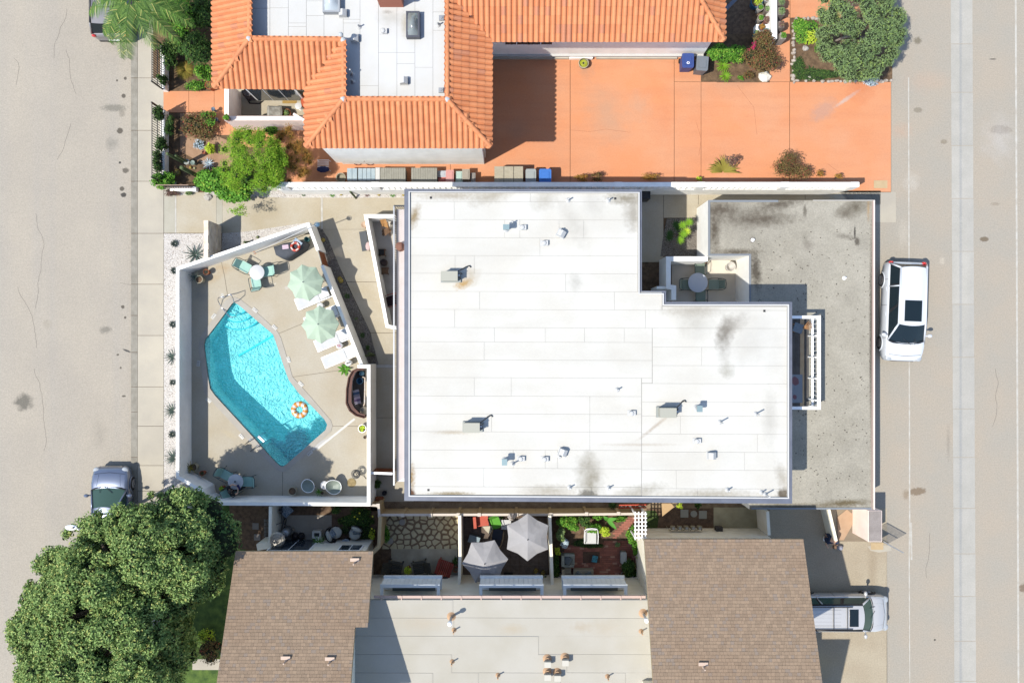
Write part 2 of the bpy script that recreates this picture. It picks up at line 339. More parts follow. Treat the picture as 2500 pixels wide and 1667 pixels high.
# alley concrete ribbon gutter and painted lines
rg = thing('gutter_ribbon', None, None, P(2348, 833, 0), kind='structure')
rj = [-130, -10, 108, 226, 356, 485, 614, 743, 872, 998, 1116, 1240, 1351, 1455, 1564, 1662, 1780]
for a, b in zip(rj, rj[1:]):
    x0 = 2321+(a/1667)*9; MB().prism(L2([(x0, a+.8), (x0+53, a+.8), (x0+53, b-.8), (x0, b-.8)]), -.03, .010).build('slab', rib_m, rg)
MB().prism(L2([(2216.5, 190), (2219.5, 190), (2222.5, 1290), (2221, 1365), (2222.5, 1800), (2221, 1800), (2218, 1365), (2219, 1290)]), 0, .009).build('painted_line', line_m, kind='structure')
MB().prism(L2([(2476.5, -200), (2481, -200), (2489, 1800), (2484.5, 1800)]), 0, .009).build('painted_line', line_m, kind='structure')
MB().prism(L2([(2221.5, 1275), (2226, 1275), (2227.5, 1366), (2223, 1366)]), 0, .013).build('painted_line', line_m, kind='structure')
# ---- orange concrete of the north lot ----
dr = thing('orange_driveway', None, None, P(1700, 300, 0), kind='structure')
for x0, y0, x1, y1 in [(1100, 138, 1391.4, 470), (1392.6, 138, 1645.4, 470), (1646.6, 201, 1711, 470), (1646.6, 138, 1711, 200), (1712, 201, 1927, 470), (1928.4, 201, 2175, 470), (1879, 44, 1928, 200), (1879, -120, 1928, 43), (1929.5, -120, 2100, 44)]:
    MB().prism(L2(rect(x0, y0, x1, y1)), -.03, .012).build('slab', orange_m, dr)
dw = thing('orange_walkway', None, None, P(470, 250, 0), kind='structure')
for x0, y0, x1, y1 in [(399.5, 223, 460.6, 275), (461.4, 223, 522.6, 275), (523.4, 200, 562, 330), (562.5, 290, 750, 360), (700, 361, 1099, 447)]:
    MB().prism(L2(rect(x0, y0, x1, y1)), -.03, .012).build('slab', orange_m, dw)
sheet('garden_soil', [(400, 300), (700, 300), (700, 455), (400, 455)], .004, soil_m)
sheet('garden_soil', [(374, -120), (560, -120), (560, 222), (374, 222)], .004, soil_m)
sheet('garden_paving', [(440, 277), (523, 277), (523, 330), (560, 345), (575, 380), (560, 408), (505, 405), (440, 370)], .012, tansoil)
sheet('garden_soil', [(1706, 84), (1879, 84), (1879, 202), (1750, 202), (1733, 184), (1733, 150), (1706, 140)], .016, soil_m)
sheet('garden_soil', [(1760, -120), (1880, -120), (1880, 84), (1760, 84)], .02, mulch_m)
sheet('planting_bed', [(1934, 44), (2120, 44), (2178, 44), (2178, 200), (1934, 201)], .02, soil_m)
# ---- concrete of the middle lot ----
sp = thing('entry_apron', None, None, P(440, 500, 0), kind='structure')
MB().prism(L2(rect(400.6, 444, 427, 569)), -.03, .012).build('slab', slabg, sp)
for x0, y0, x1, y1, d in [(431, 470, 528, 569, 0), (543.5, 470, 783, 572, 0), (788.5, 470, 1010, 560, 0)]:
    MB().prism(L2(rect(x0, y0, x1, y1)), -.03, .012).build('slab', path_m, sp)
MB().prism(L2(rect(427.2, 444, 430.8, 569)), -.03, .014).build('joint_strip', line_m, sp)
MB().prism(L2(rect(528.4, 470, 543.2, 569)), -.03, .01).build('joint_strip', slabg, sp)
MB().prism(L2(rect(783.3, 470, 788.2, 560)), -.03, .014).build('joint_strip', line_m, sp)
pp = thing('garden_path', None, None, P(850, 700, 0), kind='structure')
for pg in [[(788, 560.5), (1010, 560.5), (1010, 688), (846, 688)], [(846.3, 689), (1010, 689), (1010, 812), (905, 812)], [(905.5, 813), (1010, 813), (1010, 889.5), (921, 889.5)], [(905, 898), (1010, 898), (1010, 1019), (905, 1019)], [(905, 1020), (1010, 1020), (1010, 1160), (905, 1160)], [(905, 1161), (1010, 1161), (1010, 1240), (905, 1240)]]:
    MB().prism(L2(pg), -.03, .012).build('slab', path_m, pp)
MB().prism(L2(rect(905, 890, 1010, 897.6)), -.03, .02).build('joint_strip', line_m, pp)
cy = thing('rear_court_paving', None, None, P(1650, 560, 0), kind='structure')
for x0, y0, x1, y1 in [(1540, 466, 1619.5, 640), (1620.5, 466, 1704.5, 532), (1705.5, 466, 1965, 500), (1966, 466, 2150, 500)]:
    MB().prism(L2(rect(x0, y0, x1, y1)), -.03, .012).build('slab', path_m, cy)
sheet('concrete_pad', [(2050, 469), (2187, 469), (2187, 543), (2120, 543)], .012, walk_m)
sheet('garage_floor', rect(1700, 500, 2120, 1240), .006, path_m)
sheet('driveway', [(1700, 1240), (2165, 1240), (2168, 2600), (1400, 2600), (1400, 1300)], .004, drive_m)
sheet('patch_pad', [(2118, 1333), (2135, 1330), (2175, 1330), (2176, 1344), (2145, 1348), (2125, 1343)], .012, walk_m)
# ---- south yards ----
sheet('side_path_ground', rect(905, 1224, 1880, 1246), .012, dirt_m)
sheet('yard_soil', rect(560, 1232, 664, 1340), .012, mulch_m)
sheet('yard_soil', rect(664, 1232, 926, 1335), .012, mulch_m)
sheet('yard_soil', rect(930, 1246, 1122, 1440), .012, mulch_m)
sheet('yard_soil', rect(1126, 1246, 1338, 1440), .012, mulch_m)
sheet('yard_soil', rect(1342, 1246, 1578, 1440), .012, mulch_m)
sheet('yard_soil', rect(1578, 1240, 1742, 1315), .014, mulch_m)
sheet('lawn', [(400, 1200), (570, 1235), (700, 1700), (336, 1700), (399, 1300)], .008, grass_m)
MB().prism(L2(rect(470, 1608, 560, 1634)), 0, .02).build('front_path', walk_m, kind='structure')
MB().prism(L2(rect(685, 1257, 810, 1322)), 0, .025).build('patio_slab', mat('patio_concrete', A(180, 170, 155, 1.4), A(166, 156, 142, 1.4), .9, 1.5, fine=.07), kind='structure')
MB().prism(L2(rect(955, 1339, 1117, 1440)), 0, .025).build('patio_slab', mat('patio_concrete2', A(204, 194, 170, 1.4), A(176, 166, 144, 1.4), .9, 1.5, fine=.07), kind='structure')
MB().prism(L2(rect(1742, 1238, 1860, 1293)), 0, .02).build('patio_slab', mat('patio_concrete3', A(205, 195, 160, 1.3), A(176, 166, 134, 1.3), .9, 1.5, fine=.07), kind='structure')

# ---- gravel beds: pebbled sheet plus loose stones ----
def inpoly(x, y, pg):
    c = False; n = len(pg); j = n-1
    for i in range(n):
        if (pg[i][1] > y) != (pg[j][1] > y) and x < (pg[j][0]-pg[i][0])*(y-pg[i][1])/(pg[j][1]-pg[i][1])+pg[i][0]: c = not c
        j = i
    return c
def gravel(name, pg, n, m, pm, size=.022):
    sheet(name, pg, .016, m)
    w = L2(pg); x0 = min(p[0] for p in w); x1 = max(p[0] for p in w); y0 = min(p[1] for p in w); y1 = max(p[1] for p in w); mb = MB(); k = 0
    while k < n:
        x = random.uniform(x0, x1); y = random.uniform(y0, y1)
        if not inpoly(x, y, w): continue
        k += 1; r = size*random.uniform(.5, 1.5); a = random.uniform(0, 3)
        c, s = math.cos(a)*r, math.sin(a)*r
        mb.add([(x+c, y+s, .016), (x-s*.7, y+c*.7, .016), (x-c, y-s, .016), (x+s*.7, y-c*.7, .016), (x, y, .016+r*.8)], [(0, 1, 4), (1, 2, 4), (2, 3, 4), (3, 0, 4)])
    mb.build('pebbles', pm, kind='stuff', label='loose pebbles of the gravel bed', org=False)
gravel('gravel_bed', [(400.6, 570.5), (508, 570.5), (508, 632), (436, 660), (436, 1155), (500, 1195), (500, 1240), (400.6, 1240)], 6500, gravel_m, peb_m)
gravel('gravel_bed', [(543, 570), (600, 566), (740, 545), (757, 543), (757, 556), (560, 618), (541, 622)], 1500, gravel_m, peb_m)
gravel('gravel_bed', [(500, 456), (700, 456), (700, 470), (990, 470), (990, 483), (690, 483), (500, 476)], 2000, gravel_m, peb_m)
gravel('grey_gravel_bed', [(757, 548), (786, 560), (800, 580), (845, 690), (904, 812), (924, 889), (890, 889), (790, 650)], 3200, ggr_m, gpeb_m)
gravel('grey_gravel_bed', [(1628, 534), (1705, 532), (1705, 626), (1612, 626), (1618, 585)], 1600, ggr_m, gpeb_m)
gravel('gravel_bed', [(405, 469), (470, 472), (470, 476), (405, 476)], 300, gravel_m, peb_m)

# ---- pool ----
water_px = [(572, 738), (582, 744), (593, 753), (616, 773), (639, 793), (667, 816), (672, 831), (687, 876), (697, 906), (705.5, 928), (730, 960), (760, 990), (792, 1023), (799, 1036), (795, 1049), (770, 1071), (729, 1107), (698, 1134), (690, 1138.5), (684, 1137), (676, 1131), (636, 1087.5), (617.6, 1066), (570, 1014), (525, 965), (513, 948), (508, 920), (498, 843), (501, 829), (535, 785), (567, 741)]
cop_px = [(574.5, 725.7), (586, 730), (622, 758), (677, 808), (686, 824), (699, 866), (707, 893), (714, 919), (760, 970), (808, 1026), (812, 1039), (808, 1053), (783.5, 1076), (704, 1147), (690, 1151.5), (675.7, 1147), (621, 1091), (602.7, 1071), (520, 983), (499, 958), (495, 925), (485, 845), (490, 823), (538, 751), (553, 731.5), (563, 726)]
wat = L2(water_px, 0); cop = L2(cop_px, 0)
pool = thing('swimming_pool', 'kidney free angular swimming pool with turquoise water inside the white walled deck', 'swimming pool', P(640, 930, 0))
pool['label'] = 'long angular swimming pool of turquoise water set in the walled deck'
cp = thing('tmp', None, None); bpy.data.objects.remove(cp)
ctr = Vector((np.mean([p[0] for p in cop]), np.mean([p[1] for p in cop])))
MB().holed(cop, [wat], .03, -.12).build('coping', coping_m, pool)
plaster = mat('pool_plaster', (.74, .9, .9), (.68, .88, .9), .7, 2)
ntp = plaster.node_tree; N = ntp.nodes; Lk = ntp.links
g = N.new('ShaderNodeNewGeometry'); n0 = N.new('ShaderNodeTexNoise'); n0.inputs['Scale'].default_value = 1.1; n0.inputs['Detail'].default_value = 2
Lk.new(g.outputs['Position'], n0.inputs['Vector']); ad = N.new('ShaderNodeVectorMath'); ad.operation = 'MULTIPLY_ADD'
Lk.new(n0.outputs['Color'], ad.inputs[0]); ad.inputs[1].default_value = (.8, .8, 0); Lk.new(g.outputs['Position'], ad.inputs[2])
vo = N.new('ShaderNodeTexVoronoi'); vo.feature = 'SMOOTH_F1'; vo.inputs['Scale'].default_value = 7.5; vo.inputs['Smoothness'].default_value = .35; Lk.new(ad.outputs[0], vo.inputs['Vector'])
n2 = N.new('ShaderNodeTexNoise'); n2.inputs['Scale'].default_value = 12; n2.inputs['Detail'].default_value = 2; n2.inputs['Distortion'].default_value = .6; Lk.new(ad.outputs[0], n2.inputs['Vector'])
sm = N.new('ShaderNodeMath'); sm.operation = 'ADD'; Lk.new(vo.outputs['Distance'], sm.inputs[0]); Lk.new(n2.outputs['Fac'], sm.inputs[1])
bn = N.new('ShaderNodeBump'); bn.inputs['Strength'].default_value = .9; bn.inputs['Distance'].default_value = .22; Lk.new(sm.outputs[0], bn.inputs['Height'])  # this relief stands in for the light ripples on the pool floor
Lk.new(bn.outputs[0], N['Principled BSDF'].inputs['Normal']); N['Principled BSDF'].inputs['Specular IOR Level'].default_value = 0
def fz(y):                     # floor depth: shallow at the steps, deep at the ladder
    y0, y1 = P(0, 740)[1], P(0, 1138)[1]; return -.85-1.15*(y-y0)/(y1-y0)
mb = MB(); n = len(wat); mb.add([(x, y, -.0) for x, y in wat]+[(x, y, fz(y)) for x, y in wat], [(i, n+i, n+(i+1) % n, (i+1) % n) for i in range(n)])
tr = tessellate_polygon([[Vector((x, y, 0)) for x, y in wat]])
mb.add([(x, y, fz(y)) for x, y in wat], tr); mb.build('basin', plaster, pool)
teal_e = mat('teal_nosing', (.1, .5, .56), rough=.6); q0, q1 = P(585, 868, -1.2), P(667, 820, -1.1); MB().prism(band([tuple(q0[:2]), tuple(q1[:2])], .1), fz(q0.y)-.1, fz((q0.y+q1.y)/2)+.1).build('floor_line', teal_e, pool)
tip = Vector(P(571, 738, 0)[:2]); dl = (Vector(P(501, 829)[:2])-tip).normalized(); drr = (Vector(P(616, 773)[:2])-tip).normalized()
a0 = math.atan2(dl.y, dl.x); a1 = math.atan2(drr.y, drr.x)
if a1 < a0: a1 += 2*PI
if a1-a0 > PI: a0, a1 = a1, a0+2*PI
for r, z in ((.62, -.3), (.95, -.5), (1.32, -.68)):
    pg = [tuple(tip)]+[(tip.x+math.cos(a0+(a1-a0)*k/12)*r*(1.0), tip.y+math.sin(a0+(a1-a0)*k/12)*r) for k in range(13)]
    MB().prism(pg, fz(tip.y), z).build('step', plaster, pool); MB().tube([(x, y, z) for x, y in pg[2:-1]], .028, 5).build('step_edge', teal_e, pool)  # teal strips put the shade of the risers into colour along each step
wm = bpy.data.materials.new('pool_water'); wm.use_nodes = True; N = wm.node_tree.nodes; Lk = wm.node_tree.links
for nn in list(N): N.remove(nn)
out = N.new('ShaderNodeOutputMaterial'); tb = N.new('ShaderNodeBsdfTransparent'); tb.inputs[0].default_value = (.58, .95, .965, 1)
gl = N.new('ShaderNodeBsdfGlossy'); gl.inputs['Roughness'].default_value = .04; df = N.new('ShaderNodeBsdfDiffuse'); df.inputs[0].default_value = (.0, .42, .5, 1)
fr = N.new('ShaderNodeFresnel'); fr.inputs[0].default_value = 1.33; m1 = N.new('ShaderNodeMixShader'); m1.inputs[0].default_value = .16; m2_ = N.new('ShaderNodeMixShader')
nz = N.new('ShaderNodeTexNoise'); nz.inputs['Scale'].default_value = 5; nz.inputs['Detail'].default_value = 3; gg = N.new('ShaderNodeNewGeometry'); Lk.new(gg.outputs['Position'], nz.inputs['Vector'])
bb = N.new('ShaderNodeBump'); bb.inputs['Strength'].default_value = .3; bb.inputs['Distance'].default_value = .05; Lk.new(nz.outputs['Fac'], bb.inputs['Height'])
Lk.new(bb.outputs[0], gl.inputs['Normal']); Lk.new(bb.outputs[0], fr.inputs['Normal'])
Lk.new(tb.outputs[0], m1.inputs[1]); Lk.new(df.outputs[0], m1.inputs[2]); Lk.new(fr.outputs[0], m2_.inputs[0]); Lk.new(m1.outputs[0], m2_.inputs[1]); Lk.new(gl.outputs[0], m2_.inputs[2]); Lk.new(m2_.outputs[0], out.inputs[0])
MB().add([(x, y, -.09) for x, y in wat], [t if True else t for t in tr]).build('water', wm, pool)
lines_m = mat('pool_tile_white', A(240, 238, 230), rough=.4); ink = mat('pool_tile_ink', (.03, .03, .04), rough=.5)
# depth markers beside the coping, white tiles with a black figure
FONTC = {}
def text(s, loc, size, rz, m, parent, name='figure'):
    cu = bpy.data.curves.new(name, 'FONT'); cu.body = s; cu.size = size; cu.align_x = 'CENTER'; cu.align_y = 'CENTER'; cu.extrude = .001
    tmp = bpy.data.objects.new('t', cu); C.objects.link(tmp); bpy.context.view_layer.update()
    me = bpy.data.meshes.new_from_object(tmp); bpy.data.objects.remove(tmp)
    o = bpy.data.objects.new(name, me); C.objects.link(o); me.materials.clear(); me.materials.append(m); o.parent = parent
    o.location = Vector(loc)-Vector(wloc.get(parent.name, (0, 0, 0))); o.rotation_euler = (0, 0, rz); return o
for px, py, an, s in [(522, 772, .9, '3 FT'), (623, 757, -.75, '3 FT'), (671, 799, -.75, '4 FT'), (705, 878, -1.25, '5 FT'), (735, 937, -.8, '7 FT'), (485, 887, 1.4, '5 FT'), (510, 977, -.75, '7 FT'), (590, 1065, -.8, '8 FT'), (757, 1106, .7, '8 FT')]:
    p = P(px, py, 0); tl = MB().obox((p.x, p.y, .02), .28, .15, .04, an).build('depth_marker_tile', lines_m, pool); text(s, (p.x, p.y, .044), .12, an, ink, pool)
# deck slabs round the coping, joints left open
deck_out = [(436, 660), (752, 552), (905, 889), (905, 1232), (505, 1232), (500, 1196), (436, 1160)]
dk = thing('pool_deck', None, None, P(700, 900, 0), kind='structure')
MB().holed(L2(deck_out), [cop], .012, -.3).build('deck_slab', deck_m, dk)
jm = mat('joint_filler', A(150, 138, 118), rough=.9)
for a, b in [((681, 814), (830, 752)), ((715, 920), (835, 903)), ((690, 1152), (690, 1214)), ((541, 641), (548, 672)), ((548, 672), (556, 722)), ((812, 1040), (905, 1040))]:
    MB().prism(band(L2([a, b]), .022), 0, .0165).build('deck_joint', jm, dk)
MB().prism(band(L2([(775, 1095), (866, 1022)]), .1), 0, .02).build('drain_channel', lines_m, dk)
# ================= walls and fences =================
pw = thing('pool_wall', 'tall white rendered wall round the swimming pool deck', 'wall', P(440, 900, 0))
zw = 1.57
wl = MB(); wall(wl, [(433.5, 1163), (433.5, 656), (752, 547.5), (776, 611.5)], .15, zw); wl.build('wall_run', white_w, pw)
wl = MB(); wall(wl, [(786, 648), (883, 892)], .15, zw); wl.build('wall_run', white_w, pw)
wl = MB(); wall(wl, [(873, 894.5), (900, 894.5), (900, 1231), (516, 1229)], .16, 1.75); wl.build('wall_run', white_w, pw)
wl = MB(); wall(wl, [(431, 1163), (492, 1197), (496, 1218), (516, 1229)], .16, zw-.03); wl.build('wall_run', white_w, pw)
gw = mat('gate_wood', A(190, 110, 60), A(165, 92, 48), .7, 4, rnd=.1); ivory = mat('gate_post_paint', A(225, 220, 205))
gt = thing('pool_gate', 'brown slatted wooden gate between two lengths of white pool wall', 'gate', P(781, 629, 0))
ga, gb = P(776, 611, 1.5), P(786, 647, 1.5)
for k in range(9):
    t = (k+.5)/9; c = ga.lerp(gb, t); MB().obox((c.x, c.y, .8), .03, (gb-ga).length/9*.8, 1.4, math.atan2(gb.y-ga.y, gb.x-ga.x)+PI/2).build('slat', gw, gt)
MB().tube([(ga.x, ga.y, 1.52), (gb.x, gb.y, 1.52)], .03, 4).build('top_rail', ivory, gt)
sw_ = thing('stone_wall', 'short pale ledgestone wall standing out from the corner of the white pool wall', 'wall', P(520, 590, 0))
b0, b1 = P(497, 628, 1.85), P(508, 538, 1.85)
rr = random.Random(3); z = 0
while z < 1.84:
    h = min(rr.choice((.12, .16, .2, .26)), 1.85-z); y = b0.y
    while y < b1.y-.01:
        L = min(rr.uniform(.25, .6), b1.y-y); MB().box(b0.x+rr.uniform(-.012, .01), y+.004, z+.004, b1.x+rr.uniform(-.012, .014), y+L-.004, z+h-.004).build('stone', stone_w, sw_); y += L
    z += h
MB().box(b0.x+.02, b0.y+.01, 0, b1.x-.02, b1.y-.01, 1.84).build('core', stone_w, sw_)
# breeze-block wall between the lots
bw = thing('breeze_block_wall', 'long white block wall with a pierced breeze block top course between the two lots', 'wall', P(1400, 458, 0))
zb_ = 2.25; yb = P(0, 445.5, zb_).y; xa, xb = P(668, 0, zb_).x, P(2098, 0, zb_).x; th = .19; course = .2
MB().box(xa, yb-th, 0, xb-.75, yb, zb_-.87).build('base', block_m, bw)
cap = MB(); cap.box(xa, yb-th-.01, zb_-.05, xb, yb+.01, zb_); cap.build('coping', block_m, bw)
MB().box(xa, yb-th, zb_-.869, xb, yb, zb_-.83).build('base_course', block_m, bw)
MB().add([(xb-.75, yb-th, 0), (xb-.75, yb, 0), (xb, yb, zb_-.87), (xb, yb-th, zb_-.87), (xb-.76, yb, zb_-.87), (xb-.76, yb-th, zb_-.87)], [(0, 1, 2, 3), (0, 3, 5), (1, 4, 2)]).build('end_buttress', block_m, bw)
bb_ = MB(); w_, h_ = .262, .388           # one breeze block: frame with two open halves and a bow-tie web
bb_.box(-w_/2, -th+.01, 0, -w_/2+.03, -.01, h_); bb_.box(w_/2-.03, -th+.01, 0, w_/2, -.01, h_); bb_.box(-w_/2+.03, -th+.01, 0, w_/2-.03, -.01, .03); bb_.box(-w_/2+.03, -th+.01, h_-.03, w_/2-.03, -.01, h_); bb_.box(-w_/2+.03, -th+.01, h_/2-.02, w_/2-.03, -.01, h_/2+.02)
bb_.add([(0, -.02, .03), (.03, -.02, h_/2), (0, -.02, h_-.03), (-.03, -.02, h_/2), (0, -th+.02, .03), (.03, -th+.02, h_/2), (0, -th+.02, h_-.03), (-.03, -th+.02, h_/2)], [(0, 1, 2, 3), (4, 5, 6, 7), (0, 4, 5, 1), (1, 5, 6, 2), (2, 6, 7, 3), (3, 7, 4, 0)])
bme = meshof(bb_, block_m); x = xa+.1; piers = [P(a, 0, zb_).x for a in (690, 915, 1305, 1510, 1712, 1918, 2088)]
while x < xb-.15:
    near = [p for p in piers if abs(p-x) < .3]
    if near: x = near[0]+.3+.14; MB().box(near[0]-.18, yb-th-.02, zb_-.83, near[0]+.18, yb+.03, zb_-.05).build('pier', block_m, bw); continue
    inst('breeze_block', bme, bw, (x, yb, zb_-.829)); inst('breeze_block', bme, bw, (x, yb, zb_-.439)); x += w_+.004
# yard fence south of the main building: beige boards, white cap, posts
tanp = mat('tan_fence_paint', A(232, 206, 160), A(224, 196, 148), .8, 2, rnd=.04); capm = mat('cream_cap_paint', A(248, 234, 218), rough=.7)
def fence(name, label, pts, z, postpx, bm=tanp, cm=capm, board=.6, fthk=.06, group=None):
    w = [Vector(p) for p in L2(pts, z)]; t = thing(name, label, 'fence', (w[0].x, w[0].y, 0), group)
    for a, b in zip(w, w[1:]):
        d = b-a; n = max(1, int(d.length/board)); an = math.atan2(d.y, d.x)
        for k in range(n):
            c = a+d*(k+.5)/n; MB().obox((c.x, c.y, z/2-.02), d.length/n-.008, fthk*.6, z-.04, an).build('board', bm, t)
        c = (a+b)/2; MB().obox((c.x, c.y, z-.02), d.length, fthk+.05, .05, an).build('cap_rail', cm, t)
    for px, py in postpx:
        c = P(px, py, z+.04); MB().obox((c.x, c.y, (z+.04)/2), .13, .13, z+.04, 0).build('post', bm, t); MB().obox((c.x, c.y, z+.05), .16, .16, .04).build('post_cap', cm, t)
    return t
fence('yard_fence', 'long beige board fence with pale cap rail below the south eave of the big roof', [(926, 1256.5), (1128, 1256), (1345, 1256), (1556, 1254), (1574, 1256)], 1.5, [(983, 1257), (1051, 1257), (1119, 1256), (1170, 1256), (1261, 1256), (1345, 1256), (1432, 1254), (1510, 1253), (927, 1259)])
fence('yard_fence', 'short beige fence jogging between the pool wall corner and the flagstone yard', [(895, 1232), (924, 1234), (926, 1257)], 1.6, [(923, 1233)])
def ywall(label, pts, z, th=.14, m=None):
    return wall(MB(), pts, th, z).build('yard_wall', m or cream_w, label=label, cat='wall')
ywall('cream wall dividing the flagstone yard from the yard with two grey parasols', [(1122, 1258), (1123, 1360), (1121, 1424), (1107, 1462)], 1.7)
ywall('cream wall dividing the yard of grey parasols from the brick garden', [(1342, 1258), (1346, 1360), (1350, 1462)], 1.7)
ywall('pale wall between the shaded patio of swivel chairs and the flagstone yard', [(928, 1262), (925, 1335), (910, 1350)], 1.7, .16, tanp)
ywall('pale wall at the tree side of the shaded patio under the round grey fire bowl', [(660, 1236), (659, 1330)], 1.7)
ywall('low white wall stub beside the shaded patio below the tree', [(627, 1336), (662, 1330)], 1.5, .3)
ywall('cream gate wall across the side passage north of the right brown shingled roof', [(1874, 1248), (1878, 1306)], 1.7)
ywall('short cream wall beside the open iron gate and tan ramp', [(2024, 1243), (2042, 1320)], 1.1, .12)
fence('wood_fence', 'orange brown wooden fence strip along the brick garden beside the right shingled roof', [(1567, 1320), (1570, 1440)], 1.7, [(1570, 1374), (1571, 1414)], gw, gw, .3)
# walled rear court with the round grey table
rc = thing('court_wall', 'thick white parapet wall enclosing the small rear court with a round grey table', 'wall', P(1720, 680, 0))
zc = 1.9
for pts in ([(1728, 632), (1632, 632), (1632, 700), (1645, 702), (1645, 732)],): wall(MB(), pts, .22, zc).build('wall_run', white_w, rc)
wall(MB(), [(1604, 702), (1632, 702)], .12, zc-.1).build('wall_run', white_w, rc)
MB().prism(L2(rect(1640, 632, 1800, 745)), 0, .02).build('court_floor', mat('court_tile', A(228, 218, 202, 1.5), A(216, 206, 188, 1.5), .8, 1.5), kind='structure')
# triangular entry patio wall
ew = thing('entry_patio_wall', 'white angled wall enclosing the narrow triangular patio beside the slatted walkway', 'wall', P(920, 660, 0))
wall(MB(), [(965, 527.5), (893, 527.5), (945, 796), (968, 801)], .16, 1.35).build('wall_run', white_w, ew)
MB().prism(L2([(900, 535), (975, 535), (975, 795), (950, 790)]), 0, .02).build('patio_floor', mat('patio_grey', A(218, 210, 198, 1.4), A(200, 192, 180, 1.4), .85, 2), kind='structure')

# ================= main building =================
mbld = thing('apartment_building', 'large two storey building with a white membrane flat roof beside the pool', 'building', P(1450, 840, 0))
zr = 5.9
roof_px = [(987, 461), (1567, 463), (1567, 710), (1626, 710), (1626, 737), (1934, 737), (1934, 1229), (987, 1222)]
wallpoly = [(1012, 480), (1545, 480), (1545, 720), (1608, 720), (1608, 760), (1905, 760), (1905, 1205), (1012, 1200)]
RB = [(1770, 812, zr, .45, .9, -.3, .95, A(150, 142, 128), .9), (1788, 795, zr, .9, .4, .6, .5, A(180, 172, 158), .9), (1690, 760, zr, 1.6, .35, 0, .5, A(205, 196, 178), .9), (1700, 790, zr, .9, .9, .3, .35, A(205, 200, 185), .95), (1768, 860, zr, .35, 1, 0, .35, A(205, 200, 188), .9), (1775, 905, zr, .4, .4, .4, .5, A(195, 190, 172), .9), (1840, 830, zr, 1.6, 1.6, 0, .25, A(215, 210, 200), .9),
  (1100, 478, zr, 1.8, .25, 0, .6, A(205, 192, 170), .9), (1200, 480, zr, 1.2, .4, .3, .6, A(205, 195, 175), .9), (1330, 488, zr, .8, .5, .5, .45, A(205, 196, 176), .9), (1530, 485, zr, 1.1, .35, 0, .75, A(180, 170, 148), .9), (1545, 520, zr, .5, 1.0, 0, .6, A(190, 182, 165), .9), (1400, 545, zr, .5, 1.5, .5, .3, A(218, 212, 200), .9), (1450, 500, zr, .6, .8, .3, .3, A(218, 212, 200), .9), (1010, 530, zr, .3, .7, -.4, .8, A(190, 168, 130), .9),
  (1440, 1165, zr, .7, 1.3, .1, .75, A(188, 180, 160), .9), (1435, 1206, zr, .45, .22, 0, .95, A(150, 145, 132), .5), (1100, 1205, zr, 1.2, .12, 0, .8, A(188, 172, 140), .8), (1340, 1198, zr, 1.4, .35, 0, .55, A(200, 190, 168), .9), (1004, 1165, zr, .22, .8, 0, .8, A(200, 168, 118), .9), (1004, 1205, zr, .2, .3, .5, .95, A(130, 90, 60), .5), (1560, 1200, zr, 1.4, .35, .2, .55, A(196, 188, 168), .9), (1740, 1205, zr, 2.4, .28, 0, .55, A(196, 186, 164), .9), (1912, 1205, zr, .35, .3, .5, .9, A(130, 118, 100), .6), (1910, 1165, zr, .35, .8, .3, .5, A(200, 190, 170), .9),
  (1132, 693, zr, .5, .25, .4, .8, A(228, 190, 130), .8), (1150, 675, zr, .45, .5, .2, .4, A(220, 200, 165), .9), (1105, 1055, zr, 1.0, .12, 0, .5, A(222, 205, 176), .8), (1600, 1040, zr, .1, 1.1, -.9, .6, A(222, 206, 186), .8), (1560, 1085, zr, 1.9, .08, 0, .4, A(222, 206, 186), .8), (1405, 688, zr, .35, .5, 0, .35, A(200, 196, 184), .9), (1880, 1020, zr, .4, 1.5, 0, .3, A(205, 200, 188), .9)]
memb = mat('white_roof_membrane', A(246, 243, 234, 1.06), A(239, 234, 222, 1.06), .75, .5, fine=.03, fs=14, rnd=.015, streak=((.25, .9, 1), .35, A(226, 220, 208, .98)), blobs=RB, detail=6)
pgw = L2(roof_px, zr)
inner = L2([(998, 468), (1561, 470), (1561, 716), (1620, 716), (1620, 743), (1925, 743), (1925, 1216), (998, 1211)], zr)
MB().prism(L2(wallpoly, 0) and [tuple(Vector(P(a, b, zr)[:2])) for a, b in wallpoly], 0, zr-.35).build('wall', white_w, mbld)
for a, b in ((995, 1560), ):pass
MB().prism(inner, zr-.3, zr-.012).build('roof_deck', mat('roof_seam_shadow', A(196, 194, 188), rough=.9), mbld)  # plain grey deck that shows in the open seams between sheets
MB().holed(pgw, [inner], zr+.0, zr-.3).build('gutter', slate, mbld)
gi = L2([(1001, 470), (1558, 472), (1558, 719), (1617, 719), (1617, 746), (1922, 746), (1922, 1213), (1001, 1208)], zr)
MB().holed(inner, [gi], zr+.09, zr-.1).build('parapet', mat('parapet_white', A(248, 246, 242), rough=.7), mbld)
sA = [492, 535.5, 579.7, 623.3, 666.7, 710, 754, 798]          # seams read down the left side
